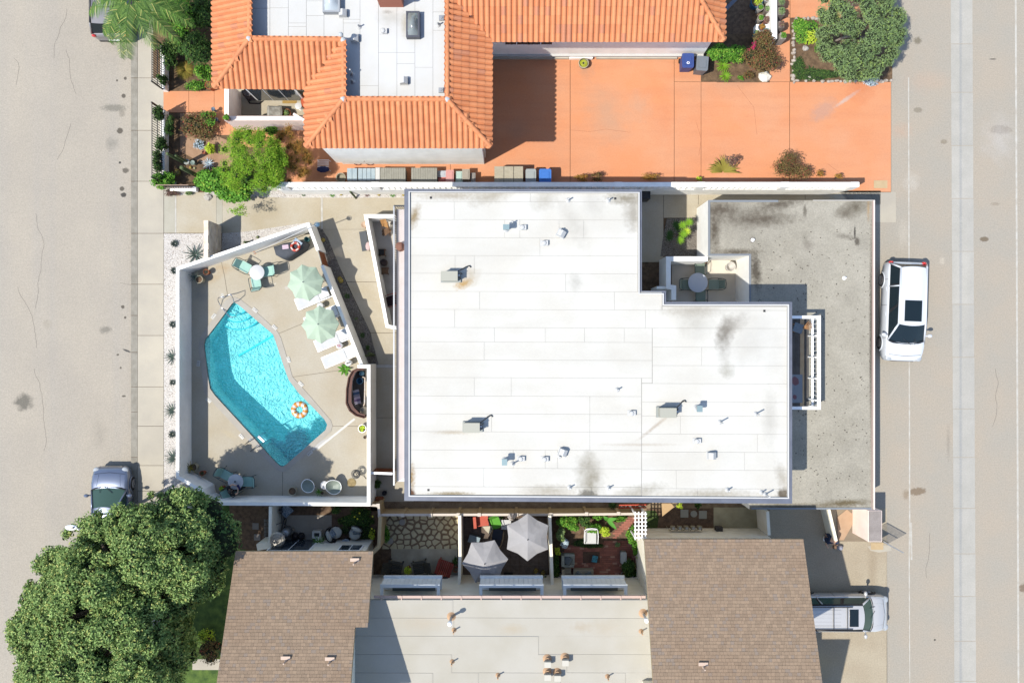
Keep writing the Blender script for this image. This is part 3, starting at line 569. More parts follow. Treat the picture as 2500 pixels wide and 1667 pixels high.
rows = [(471, 492, 1002, 1557, [1295]), (492, 536, 1002, 1557, [1109]), (536, 580, 1002, 1557, [1232, 1269, 1365, 1425]), (580, 623.5, 1002, 1557, [1318]), (623.5, 667, 1002, 1557, [1111, 1158]), (667, 711, 1002, 1557, [1381]), (711, 755, 1002, 1616, [1171, 1500]),
  (746, 755, 1617, 1921, []), (755, 799, 1002, 1921, [1110, 1576]), (799, 834, 1002, 1592, [1207, 1331, 1427, 1524]), (799, 845, 1593, 1921, []), (834, 878, 1002, 1592, [1182]), (845, 890, 1593, 1921, [1713]), (878, 921, 1002, 1592, []), (890, 934, 1593, 1921, []), (921, 966, 1002, 1566, [1158, 1248]), (934, 979, 1567, 1921, []),
  (921, 933, 1567, 1592, []), (966, 1009.5, 1002, 1566, [1440]), (979, 1013, 1567, 1921, []), (1009.5, 1053, 1002, 1566, [1200, 1440]), (1013, 1057, 1567, 1921, [1661]), (1053, 1097.5, 1002, 1566, [1440]), (1057, 1101, 1567, 1921, [1849]), (1097.5, 1142, 1002, 1566, [1253, 1331, 1361]), (1101, 1145, 1567, 1921, [1818]), (1142, 1187, 1002, 1566, [1181]), (1145, 1190, 1567, 1921, [1651]), (1187, 1207, 1002, 1566, [1444]), (1190, 1211, 1567, 1921, [1703])]
for y0, y1, x0, x1, sp_ in rows:
    e = [x0]+sp_+[x1]
    for a, b in zip(e, e[1:]):
        k0 = lambda x: (x-1002)*.0033; ww = [P(a+.26, y0+.26+k0(a), zr), P(b-.26, y0+.26+k0(b), zr), P(b-.26, y1-.26+k0(b), zr), P(a+.26, y1-.26+k0(a), zr)]
        dz = random.uniform(0, .004); MB().prism([(q.x, q.y) for q in ww], zr-.02, zr+dz).build('roof_sheet', memb, mbld)
# windows on the visible south and west walls
winm = mat('window_glass', (.03, .04, .05), rough=.08, spec=.8); wfr = mat('window_frame', (.75, .75, .74), rough=.5)
def window(parent, c, w, h, ax, panes=2):
    c = Vector(c); f = MB(); d = .06
    if ax == 'y': f.box(c.x-w/2-.05, c.y-d/2, c.z-h/2-.05, c.x+w/2+.05, c.y+d/2, c.z+h/2+.05)
    else: f.box(c.x-d/2, c.y-w/2-.05, c.z-h/2-.05, c.x+d/2, c.y+w/2+.05, c.z+h/2+.05)
    fo = f.build('window', wfr, parent)
    for k in range(panes):
        o = -w/2+(k+.5)*w/panes; pw_ = w/panes-.05
        if ax == 'y': MB().box(c.x+o-pw_/2, c.y-d/2-.01, c.z-h/2, c.x+o+pw_/2, c.y+d/2+.01, c.z+h/2).build('pane', winm, fo)
        else: MB().box(c.x-d/2-.01, c.y+o-pw_/2, c.z-h/2, c.x+d/2+.01, c.y+o+pw_/2, c.z+h/2).build('pane', winm, fo)
wp = [P(a, b, zr) for a, b in wallpoly]
for k in range(5): window(mbld, (wp[0].x, wp[0].y-1.6-k*2.4, 4.2), 1.2, 1.2, 'x')
for k in range(5): window(mbld, (wp[7].x+1.4+k*3.0, wp[7].y, 1.6), 1.3, 1.1, 'y'); window(mbld, (wp[7].x+1.8+k*3.0, wp[7].y, 4.3), 1.3, 1.1, 'y')
# second floor walkway with its picket railing
wk = thing('walkway', 'second floor walkway with a long dark picket railing along the building edge facing the pool', 'walkway', P(975, 850, 2.9))
zf = 2.95; xw0, xw1 = P(969.5, 0, zf).x, P(1012, 0, zr).x; ya, yz = P(0, 503, zf+1).y, P(0, 1184, zf+1).y
MB().box(xw0-.03, yz, zf-.18, xw1, ya, zf).build('floor_slab', mat('walkway_floor', A(244, 232, 228, 1.7), A(234, 222, 216, 1.7), .8, 2), wk)
MB().box(xw0-.02, yz, zf-.35, xw0+.1, ya, zf-.1801).build('edge_beam', met_dark, wk)
tr_ = MB().box(xw0-.03, yz, zf+1.02, xw0+.03, ya, zf+1.07); tr_.build('top_rail', met_grey, wk); MB().box(xw0-.02, yz, zf+.06, xw0+.02, ya, zf+.1).build('bottom_rail', met_dark, wk)
pm = meshof(MB().box(-.016, -.014, 0, .016, .014, .98), met_dark); y = yz+.04
while y < ya: inst('picket', pm, wk, (xw0, y, zf+.06)); y += .105
for k in range(8): MB().box(xw0-.04, yz+k*(ya-yz)/7-.04, 0, xw0+.04, yz+k*(ya-yz)/7+.04, zf-.36).build('post', met_dark, wk)
MB().box(xw0, ya-.03, zf+1.02, xw1, ya+.03, zf+1.07).build('end_rail', met_dark, wk)
for k in range(18): MB().box(xw0+.1+k*.09, ya-.01, zf, xw0+.12+k*.09, ya+.01, zf+1.02).build('end_picket', met_dark, wk)
# ---- garage with its gravel roof ----
zg = 2.45
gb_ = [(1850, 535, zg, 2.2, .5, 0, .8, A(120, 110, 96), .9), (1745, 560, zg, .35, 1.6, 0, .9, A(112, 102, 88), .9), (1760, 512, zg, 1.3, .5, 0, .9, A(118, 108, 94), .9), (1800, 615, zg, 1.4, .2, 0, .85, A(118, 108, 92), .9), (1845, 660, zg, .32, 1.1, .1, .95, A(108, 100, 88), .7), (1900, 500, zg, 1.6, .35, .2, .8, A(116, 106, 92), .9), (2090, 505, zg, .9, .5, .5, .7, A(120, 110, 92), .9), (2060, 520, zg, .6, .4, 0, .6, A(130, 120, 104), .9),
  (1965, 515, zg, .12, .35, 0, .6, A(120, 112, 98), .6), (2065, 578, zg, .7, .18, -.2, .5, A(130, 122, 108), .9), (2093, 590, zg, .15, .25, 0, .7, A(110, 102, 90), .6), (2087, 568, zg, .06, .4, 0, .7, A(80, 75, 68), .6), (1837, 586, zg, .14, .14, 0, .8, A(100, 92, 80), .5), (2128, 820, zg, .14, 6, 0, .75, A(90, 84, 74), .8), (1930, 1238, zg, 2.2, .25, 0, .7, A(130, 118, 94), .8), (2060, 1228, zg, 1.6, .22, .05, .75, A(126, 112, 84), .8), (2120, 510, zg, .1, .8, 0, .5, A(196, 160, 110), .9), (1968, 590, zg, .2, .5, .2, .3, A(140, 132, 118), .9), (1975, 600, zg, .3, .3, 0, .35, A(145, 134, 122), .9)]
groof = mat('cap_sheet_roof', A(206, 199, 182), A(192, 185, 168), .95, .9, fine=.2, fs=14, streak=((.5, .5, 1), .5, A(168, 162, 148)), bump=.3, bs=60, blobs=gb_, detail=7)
gar = thing('garage', 'low garage with a stained pale mineral flat roof along the alley', 'building', P(1930, 870, 0))
gpoly = [(1729, 489), (2134, 489), (2134, 1244), (1832, 1244), (1825, 1232), (1900, 1225), (1900, 760), (1831, 737), (1831, 624), (1729, 624)]
gw2 = L2([(1729, 489), (2134, 489), (2134, 1243), (1830, 1243), (1830, 1225), (1860, 1225), (1860, 740), (1829, 740), (1829, 624), (1729, 624)], zg)
MB().prism(gw2, 0, zg-.02).build('wall', white_w, gar)
MB().holed(gw2, [], zg, zg-.0199).build('roof', groof, gar)
edge = mat('roof_edge_grey', A(160, 166, 172), rough=.7)
def strip(pts, th, z0, z1, name, m, par): MB().prism(band(L2(pts, z1), th), z0, z1).build(name, m, par)
strip([(2129, 1243), (2131, 490)], .04, zg, zg+.05, 'edge_trim', mat('trim_pink', A(215, 190, 178)), gar)
strip([(2134.6, 489), (2134.6, 1243)], .05, zg-.2, zg+.06, 'fascia', pink_w, gar)
strip([(1731.5, 622), (1731.5, 491), (1900, 491)], .09, zg, zg+.045, 'edge_flashing', edge, gar)
strip([(1729, 622), (1831.5, 622), (1831.5, 736)], .08, zg, zg+.046, 'edge_flashing', edge, gar)
strip([(1985, 489.5), (2134, 489.5)], .05, zg, zg+.04, 'edge_flashing', mat('drip_pale', A(220, 214, 204)), gar)
strip([(1835, 1241), (2130, 1241)], .08, zg, zg+.04, 'edge_flashing', edge, gar)
for p_, q_ in (((1837.5, 586), .05), ((2061, 679), .05)):
    c = P(*p_, zg); t = MB().lathe((c.x, c.y, zg), [(.09, 0), (.05, .05), (.035, .06), (.035, .2)], 10).build('roof_vent', met_white, label='small white pipe vent on the garage roof '+('near the walled court' if p_[0] < 1900 else 'in the open middle of the roof'), cat='roof vent', group='pipes on the garage roof')
# loose specks of debris on the garage roof
mb = MB()
for k in range(330):
    a, b = random.uniform(1850, 2125), random.uniform(560, 1220)
    if a < 1940 and 740 < b < 1225: continue
    c = P(a, b, zg); mb.obox((c.x, c.y, zg+.01), random.uniform(.02, .07), random.uniform(.015, .04), .012, random.uniform(0, 3))
mb.build('roof_debris', mat('dead_leaf', A(90, 84, 76), rough=.9), kind='stuff', label='dark specks of leaf litter over the garage roof', org=False)
# balcony over the garage
bal = thing('balcony', 'white framed balcony with dark decking over the garage roof', 'balcony', P(1970, 885, 2.6))
zbf = 2.55; wd = mat('dark_decking', A(112, 108, 104), A(92, 88, 84), .7, 3, rnd=.12, streak=((30, 1, 1), .4, A(70, 66, 62)))
pale = mat('pale_board', A(222, 196, 160), A(210, 180, 142), .7, 3)
x0, x1 = P(1905, 0, zr).x, P(1974, 0, zbf).x; y0, y1 = P(0, 996, 3.6).y, P(0, 774, 3.6).y
n = 12
for k in range(n): MB().box(x0+(x1-x0)*k/n+.004, y0, zbf-.04, x0+(x1-x0)*(k+1)/n-.004, y1, zbf).build('deck_board', pale if k == n-2 else wd, bal)
zt = 3.65; xr = P(2000, 0, zt).x
MB().box(xr-.07, y0-.06, zt-.1, xr+.07, y1+.06, zt).build('top_beam', met_white, bal)
MB().box(x0, y1-.07, zt-.1, xr-.07, y1+.06, zt).build('end_beam', met_white, bal); MB().box(x0, y0-.06, zt-.1, xr-.07, y0+.07, zt).build('end_beam', met_white, bal)
xi = P(1984, 0, zt-.6).x
MB().box(xi-.04, y0+.07, zt-.68, xi+.04, y1-.07, zt-.6).build('mid_rail', met_white, bal)
for k in range(4): yy = y1-.5-(y1-y0-.6)*(k+.35)/3.6; MB().box(xi-.05, yy-.03, zbf, xr-.07, yy+.03, zt-.12).build('rail_bracket', met_white, bal)
pk = meshof(MB().box(-.008, -.008, 0, .008, .008, .98), met_white)
k = y0+.15
while k < y1-.1: inst('baluster', pk, bal, (xr-.02, k, zbf)); k += .2
for yy in (y0, y1): MB().box(xr-.06, yy-.05, zbf-.1, xr+.05, yy+.05, zt-.1).build('post', met_white, bal)
# ================= tile roofed building to the north =================
ob = thing('tile_roof_building', 'white building with orange barrel tile hipped roofs round a white flat roof', 'building', P(1000, 150, 0))
ze, zd, zfl = 5.6, 6.4, 5.72
tile_m = mat('clay_tile', A(245, 162, 110, 1.18), A(237, 150, 98, 1.18), .75, 3, streak=((.9, .9, 1), .4, A(210, 128, 92)), fine=.08, fs=20, rnd=.09)
tile_s = mat('clay_tile_many', A(245, 162, 110, 1.18), A(235, 148, 98, 1.18), .75, 3, streak=((.9, .9, 1), .4, A(210, 128, 92)), fine=.08, fs=20, island=A(236, 158, 118))
under_m = mat('tile_underlay', A(150, 86, 56), rough=.9); mortar = mat('ridge_mortar', A(235, 215, 185), rough=.9)
white_cap = mat('hip_cap_white', A(225, 230, 232), rough=.7)
TW, TL = .2315, .352
tb = MB(); prof = [(-.1157, .0), (-.098, .008), (-.085, .045), (-.048, .084), (0, .096), (.048, .084), (.085, .045), (.098, .008), (.1157, .0)]
tb.add([(x, 0, z+.022) for x, z in prof]+[(x, TL+.03, z) for x, z in prof]+[(x, 0, -.01) for x, z in prof], [(i, i+1, 9+i+1, 9+i) for i in range(8)]+[(18+i, 18+i+1, i+1, i) for i in range(8)])
tile_me = meshof(tb, tile_m, True, 50); ntile = [0]; rest = MB()
def pinpoly2(x, y, pg): return inpoly(x, y, pg)
def slope(pts, e0, e1, cap=True, first=False):
    w = [P(*p) for p in pts]; a, b = P(*e0), P(*e1); u = (b-a).normalized()
    nrm = Vector((0, 0, 0))
    for i in range(1, len(w)-1): nrm += (w[i]-w[0]).cross(w[i+1]-w[0])
    nrm.normalize(); nrm = nrm if nrm.z > 0 else -nrm
    v = nrm.cross(u).normalized()
    if v.z < 0: v = -v
    uu = v.cross(nrm); R = Matrix((uu, v, nrm)).transposed()
    MB().poly([p-nrm*.01 for p in w]).build('roof_underlay', under_m, ob)
    loc2 = [((p-a).dot(uu), (p-a).dot(v)) for p in w]
    x0 = min(p[0] for p in loc2); x1 = max(p[0] for p in loc2); y1 = max(p[1] for p in loc2)
    ncol = max(1, round((x1-x0)/TW)); cw = (x1-x0)/ncol
    for i in range(ncol):
        cx = x0+(i+.5)*cw
        for j in range(int(y1/TL)+1):
            cy = j*TL
            if not any(inpoly(cx+dx, cy+TL*t, loc2) for dx in (-.04, .04) for t in (.3, .7)): continue
            p = a+uu*cx+v*(cy-.03)+nrm*.0; 
            vis = P(0, 0, 0) and True
            if ntile[0] < 298 and abs(p.x/(42-p.z)) < .6 and p.y/(42-p.z)*2100 < 836 and first:
                ntile[0] += 1; o = inst('tile', tile_me, ob, p, R); o.scale = (cw/TW, 1, 1)
            else:
                jt = random.uniform(-.004, .004)
                rest.add([p+uu*(q[0]*cw/TW)+v*q[1]+nrm*(q[2]+jt) for q in tb.v], tb.f)
def ridge(p0, p1, r=.1, n=None):
    a, b = P(*p0), P(*p1); d = b-a; n = n or max(1, round(d.length/.36)); u = d.normalized(); s = u.cross(Vector((0, 0, 1))).normalized(); q = s.cross(u)
    for k in range(n):
        c0, c1 = a+d*k/n, a+d*(k+1.06)/n; mb = MB(); vs = []
        for c, rr in ((c0, r*1.1), (c1, r*.96)):
            vs += [c+s*math.cos(t)*rr+q*math.sin(t)*rr for t in [PI*i/6 for i in range(7)]]
        mb.add(vs, [(i, i+1, 8+i, 7+i) for i in range(6)]+[tuple(range(7))[::-1], tuple(range(7, 14))]); mb.build('ridge_tile', tile_m, ob, smooth=True, angle=50)
T = -130
slope([(520, T, ze), (522, 214, ze), (608, 95, zd), (611, T, zd)], (520, T, ze), (522, 214, ze))
slope([(522, 215, ze), (746, 217, ze), (838, 98, zd), (608, 95, zd)], (522, 215, ze), (746, 217, ze), first=True)
slope([(746, 217, ze), (746, 360, ze), (838, 242, zd), (838, 98, zd)], (746, 217, ze), (746, 360, ze))
slope([(746, 360, ze), (1199, 360, ze), (1092, 243, zd), (838, 242, zd)], (746, 360, ze), (1199, 360, ze), first=True)
slope([(1199, 360, ze), (1199, 101, ze), (1100, -20, zd), (1091, T, zd), (1092, 243, zd)], (1199, 360, ze), (1199, 101, ze), first=True)
slope([(1199, 101, ze), (1768, 101, ze), (1620, T, zd+.75), (1015, T, zd+.75)], (1199, 101, ze), (1768, 101, ze))
slope([(1768, 101, ze), (1768, T, ze), (1640, T, zd+.6)], (1768, 101, ze), (1768, T, ze))
rest.build('tile_field', tile_s, ob, smooth=True, angle=50, kind='stuff')
ridge((611, T, zd+.02), (609, 92, zd+.02)); ridge((612, 95, zd+.02), (838, 97, zd+.02)); ridge((839, 100, zd+.02), (839, 240, zd+.02)); ridge((842, 242, zd+.02), (1092, 243, zd+.02)); ridge((1092, T, zd+.02), (1092, 238, zd+.02))
ridge((522, 214, ze+.06), (608, 95, zd+.05)); ridge((746, 359, ze+.06), (838, 242, zd+.05)); ridge((1198, 358, ze+.06), (1092, 243, zd+.05)); ridge((1767, 98, ze+.06), (1640, T, zd+.65))
for p_ in ((608, 95), (838, 98), (838, 242), (1092, 243)):
    c = P(*p_, zd+.05); MB().ball(c, .13, .13, .1).build('hip_cap', white_cap, ob, smooth=True)
c = P(832, 85, zd+.35); MB().ball(c, .1).lathe((c.x, c.y, zd-.5), [(.03, 0), (.03, .8)], 8).build('flue_cap', white_cap, ob, smooth=True)
MB().prism([tuple(P(a, b, ze)[:2]) for a, b in [(555, T), (555, 130), (735, 130), (775, 130), (775, 335), (1172, 335), (1172, 10), (1740, 10), (1740, T)]], 0, ze-.1).build('wall', white_w, ob)
MB().box(P(1172, 0, 0).x+.8, P(0, 127, 0).y, 2.55, P(1620, 0, 0).x, P(0, 127, 0).y+.3, 2.75)
ib = [P(a, b, zd)[:2] for a, b in [(611, T), (611, 96), (839, 99), (839, 243), (1091, 243), (1091, T)]]
MB().prism([tuple(q) for q in ib], ze-.2, zfl-.01).build('roof_deck', MATS['roof_seam_shadow'], ob)
memb2 = mat('white_roof_membrane_two', A(240, 240, 238, 1.1), A(234, 233, 228, 1.1), .75, .8, fine=.02, rnd=.012, blobs=[(955, 45, zfl, .8, .4, 0, .35, A(215, 212, 200), .9), (988, 60, zfl, .2, .7, 0, .5, A(215, 205, 180), .9), (945, 30, zfl, .25, .1, 0, .5, A(180, 175, 165), .9)])
vj = [616, 659, 704, 748, 791, 838, 879, 924, 969, 1013, 1057, 1091]
for i, (a, b) in enumerate(zip(vj, vj[1:])):
    yb_ = 96 if b <= 839 else 243; cuts = sorted(random.Random(i*5+1).sample(range(-60, yb_-20, 9), 2)) if i not in (1,) else [20]
    e = [T]+cuts+[yb_]
    for c0, c1 in zip(e, e[1:]):
        ww = [P(a+.4, c0+.4, zfl), P(b-.4, c0+.4, zfl), P(b-.4, c1-.4, zfl), P(a+.4, c1-.4, zfl)]
        MB().prism([(q.x, q.y) for q in ww], zfl-.02, zfl+random.uniform(0, .004)).build('roof_sheet', memb2, ob)
ycw = P(0, 127, 0).y
eav = mat('soffit_white', A(240, 238, 234), rough=.7)
for px_ in range(2): window(ob, (P(1262+px_*62, 0, 4.2).x, P(0, 141, 0).y, 2.1), 1.1, .3, 'y')
led = mat('concrete_ledge', A(236, 230, 214), A(222, 214, 194), .8, 2)
MB().prism(L2(rect(1350, 141, 1388, 146)), 0, .16).build('foundation_ledge', led, ob); MB().prism(L2(rect(1455, 141, 1652, 146)), 0, .16).build('foundation_ledge', led, ob); MB().prism(L2(rect(1389, 141, 1446, 147)), 0, .24).build('step', white_w, ob); MB().prism(L2(rect(1190, 141, 1349, 146)), 0, .16).build('foundation_ledge', led, ob)
wy = P(0, 141, 0).y; wx0, wx1 = P(1190, 0, 0).x, P(1712, 0, 0).x
MB().box(wx0, wy, 0, wx1, wy+1.2, 2.9).build('lower_wall', white_w, ob); MB().box(wx0, wy-.1, .42, wx1, wy+.1, .5).build('lower_cornice', eav, ob)
wy2 = P(0, 398, 0).y; MB().box(P(822, 0, 0).x, wy2, 0, P(1138, 0, 0).x, wy2+1.3, 5.2).build('lower_wall', white_w, ob)
MB().prism(L2(rect(1150, 372, 1186, 386)), 0, 1.9).build('utility_box', grey_w, ob)
# chimney, skylights and vents on its flat roof
ch = thing('chimney', 'terracotta painted chimney with a grey concrete cap on the upper white flat roof', 'chimney', P(950, 0, zfl))
c0, c1 = P(926, 14, zfl+.2), P(984, -30, zfl+.2); MB().box(c0.x, c0.y, zfl, c1.x, c1.y, zfl+1.0).build('stack', mat('chimney_render', A(220, 138, 110), rough=.8), ch); MB().box(c0.x-.17, c0.y-.05, zfl+1.0, c1.x+.08, c1.y+.1, zfl+1.16).build('cap', mat('cap_concrete', A(160, 156, 146), rough=.9), ch)
sky_fr = mat('skylight_frame', A(110, 112, 122), rough=.5, metal=.3)
def skylight(x0_, y0_, x1_, y1_, dome, fr_, label):
    t = thing('skylight', label, 'skylight', P((x0_+x1_)/2, (y0_+y1_)/2, zfl)); a, b = P(x0_, y1_, zfl+.35), P(x1_, y0_, zfl+.35)
    MB().box(a.x, a.y, zfl, b.x, b.y, zfl+.3).build('curb', fr_, t); nx = 6; vs = []; fs = []
    for i in range(nx+1):
        for j in range(nx+1):
            u, v = i/nx, j/nx; h = .26*min(1, 2.6*min(u, 1-u))*min(1, 3.2*min(v, 1-v)); vs.append((a.x+.05+(b.x-a.x-.1)*u, a.y+.05+(b.y-a.y-.1)*v, zfl+.302+h))
    for i in range(nx):
        for j in range(nx): q = i*(nx+1)+j; fs.append((q, q+nx+1, q+nx+2, q+1))
    MB().add(vs, fs).build('dome', dome, t, smooth=True); MB().holed([(a.x, a.y), (b.x, a.y), (b.x, b.y), (a.x, b.y)], [[(a.x+.07, a.y+.07), (b.x-.07, a.y+.07), (b.x-.07, b.y-.07), (a.x+.07, b.y-.07)]], zfl+.33, zfl+.3).build('frame', fr_, t)
skylight(787, -30, 829, 29, mat('dome_white', A(225, 235, 240), rough=.12, coat=.6), mat('frame_pale', A(195, 200, 205), rough=.5), 'milky white domed skylight at the top edge of the upper flat roof')
skylight(991, 27, 1024, 90, mat('dome_smoke', A(158, 165, 162), rough=.1, coat=.8), sky_fr, 'grey smoked domed skylight in a dark frame on the upper flat roof')

# ---- roof fixtures, built once per kind ----
whp = mat('roof_paint_white', A(240, 240, 238), rough=.7); teal = mat('galvanised_cap', A(170, 196, 200), rough=.4, metal=.2)
def k_pipe(hh=.32, base=True, m=None, r=.03):
    t = thing('vent_pipe', 'x', 'roof vent', group='plumbing vent pipes'); MB().lathe((0, 0, 0), [(.11, 0), (.1, .02), (r+.02, .07), (r+.01, .09)], 12).build('flashing', m or whp, t, smooth=True, angle=40)
    MB().lathe((0, 0, .05), [(r, 0), (r, hh)], 10).build('pipe', m or whp, t, smooth=True, angle=40); return Kind(t)
def k_dome():
    t = thing('dormer_vent', 'x', 'roof vent', group='low hooded roof vents'); MB().box(-.16, -.12, 0, .16, .12, .02).build('flange', whp, t)
    b = MB().lathe((0, 0, .02), [(.11, 0), (.11, .12), (.08, .17), (0, .19)], 10); b.box(0, -.1, .02, .17, .1, .14); b.build('hood', whp, t, smooth=True, angle=40); return Kind(t)
def k_box():
    t = thing('exhaust_vent', 'x', 'roof vent', group='square capped exhaust vents'); MB().lathe((0, 0, 0), [(.15, 0), (.13, .03), (.09, .09), (.09, .5)], 10).build('stack', whp, t); MB().box(-.13, -.11, .5, .13, .11, .62).build('cap', teal, t); return Kind(t)
def k_big():
    t = thing('hood_vent', 'x', 'roof vent', group='large hooded vents'); MB().box(-.2, -.17, 0, .2, .17, .02).build('flange', whp, t)
    b = MB(); b.add([(-.17, -.14, .02), (.17, -.14, .02), (.17, .14, .02), (-.17, .14, .02), (-.15, -.13, .26), (.02, -.13, .34), (.02, .13, .34), (-.15, .13, .26), (.17, -.14, .2), (.17, .14, .2)], [(0, 3, 2, 1), (0, 1, 8, 5, 4), (3, 7, 6, 9, 2), (0, 4, 7, 3), (4, 5, 6, 7), (5, 8, 9, 6), (1, 2, 9, 8)]); b.build('hood', whp, t)
    MB().box(.171, -.11, .04, .176, .11, .18).build('louvre', slate, t); return Kind(t)
KP, KT, KD, KB, KH = k_pipe(), k_pipe(.6), k_dome(), k_box(), k_big()
def onroof(k, px, py, z, label, rz=0, sc=None): return k.put(P(px, py, z), rz, label+' on the big roof' if z > 5.8 else label, None, sc)
for px, py, l in [(1387, 489, 'thin vent pipe beside the north parapet, the left of two'), (1485, 489, 'thin vent pipe by the north parapet, right of two'), (1251, 545, 'thin vent pipe above the upper left square vent'), (1368, 563, 'thin vent pipe touching the rotated hood vent in the upper middle'), (1366, 1113, 'thin vent pipe below the lower tilted hood'), (1391, 1189, 'thin vent pipe beside the dark stain at the south parapet'), (1486, 1190, 'thin vent pipe right of the dark stain near the south parapet'), (1776, 1195, 'thin vent pipe left of the south pipe cluster'), (1507, 951, 'lone thin vent pipe in the middle'), (1859, 1201, 'left pipe of the cluster in the south east corner')]: onroof(KP, px, py, zr, l)
for px, py, l in [(1252, 1131, 'taller vent pipe below the square capped vent in the lower left'), (1757.5, 1030, 'taller vent pipe in the right part between two roof seams'), (1845, 1010, 'tallest looking vent pipe nearest the balcony side'), (1868, 1206, 'thick pipe of the cluster in the south east corner')]: onroof(KT, px, py, zr, l)
for px, py, l in [(1275, 556, 'low hooded vent beside the square vent, upper left'), (1328, 594, 'low hooded vent on its own below the upper pair'), (1271, 1119, 'low hooded vent beside the square vent, lower left'), (1329, 1120, 'low hooded vent left of the lower tilted hood'), (1541, 1008, 'low hooded vent left of the right air conditioner'), (1700, 1076, 'low hooded vent below the square capped vent on the right')]: onroof(KD, px, py, zr, l)
onroof(KB, 1236, 559, zr, 'square capped exhaust vent in the upper left'); onroof(KB, 1232, 1123, zr, 'square capped exhaust vent in the lower left', PI/2); onroof(KB, 1701, 995, zr, 'square capped exhaust vent right of the right air conditioner', PI/2)
onroof(KH, 1370, 571, zr, 'large hood vent turned askew in the upper middle', -.5); onroof(KH, 1374, 1103, zr, 'large hood vent turned askew in the lower middle', -.35); onroof(KH, 1736, 1111, zr, 'large square set hood vent in the lower right', 0)
for px, py, l in [(1052, 483, 'upper left'), (1502, 485, 'upper right, by the inner corner'), (1866, 759, 'right, below the court'), (1046, 1195.6, 'lower left')]:
    c = P(px, py, zr); MB().obox((c.x, c.y, zr+.006), .09, .09, .02).build('roof_drain', met_black, label='small black square roof drain, '+l+' of the big white roof', cat='drain', group='roof drains')
for px, py, k, l in [(838.6, 36, KH, 'hood vent just below the white skylight'), (867, 97, KH, 'hood vent in the shadow of the left ridge'), (936, 78, KD, 'small hooded vent left of the grey skylight'), (987, 200, KH, 'hood vent alone low on the white sheets'), (877, 67, KP, 'thin vent pipe between the two hood vents'), (861, 182, KT, 'round white flue near the shaded west edge'), (862, 200, KP, 'thin vent pipe just below the round flue'), (1070, 62, KP, 'thin vent pipe below the upper grey strainer box')]:
    k.put(P(px, py, zfl), 0, l+' on the tiled building\'s flat roof')
for px, py, l in [(1078, 46, 'upper'), (1077, 222, 'lower')]:
    c = P(px, py, zfl); MB().box(c.x-.1, c.y-.1, zfl, c.x+.1, c.y+.1, zfl+.12).lathe((c.x, c.y, zfl+.12), [(.06, 0), (.05, .03)], 8).build('drain_box', met_grey, label=l+' grey strainer box by the east ridge of the tiled building', cat='drain')
acm = mat('ac_casing', A(206, 204, 188), rough=.5); acs = mat('ac_side', A(186, 190, 184), rough=.5, wave=((0, 60, 0), .2, .8, A(150, 152, 148)))
t = thing('air_conditioner', 'x', 'air conditioner', group='rooftop air conditioners')
MB().box(-.42, -.24, 0, .42, .2, .1).build('base', acs, t); MB().box(-.34, -.19, .1, .3, .17, .62).build('casing', acm, t); MB().box(-.36, -.21, .62, .32, .19, .66).build('lid', acm, t)
MB().tube([(.3, .1, .5), (.42, .1, .5), (.44, .14, .3), (.46, .12, .02)], .022).build('pipe', met_dark, t); MB().tube([(.3, -.05, .45), (.4, -.06, .42), (.42, -.08, 0)], .022).build('pipe', met_dark, t)
MB().tube([(.34, .2, .55), (.5, .3, .35), (.66, .42, .1), (.78, .46, .05), (.84, .4, .03)], .028).build('hose', met_dark, t, smooth=True); MB().box(.31, -.02, .2, .4, .12, .5).build('valve_box', met_grey, t)
ka = Kind(t); ka.put(P(1101, 676, zr), 0, 'air conditioner with a rust stain, upper left of the big roof'); ka.put(P(1154, 1040, zr), 0, 'air conditioner unit with a looped hose in the lower left of the big white roof'); ka.put(P(1626, 1004, zr), 0, 'air conditioner in the right half of the big roof')

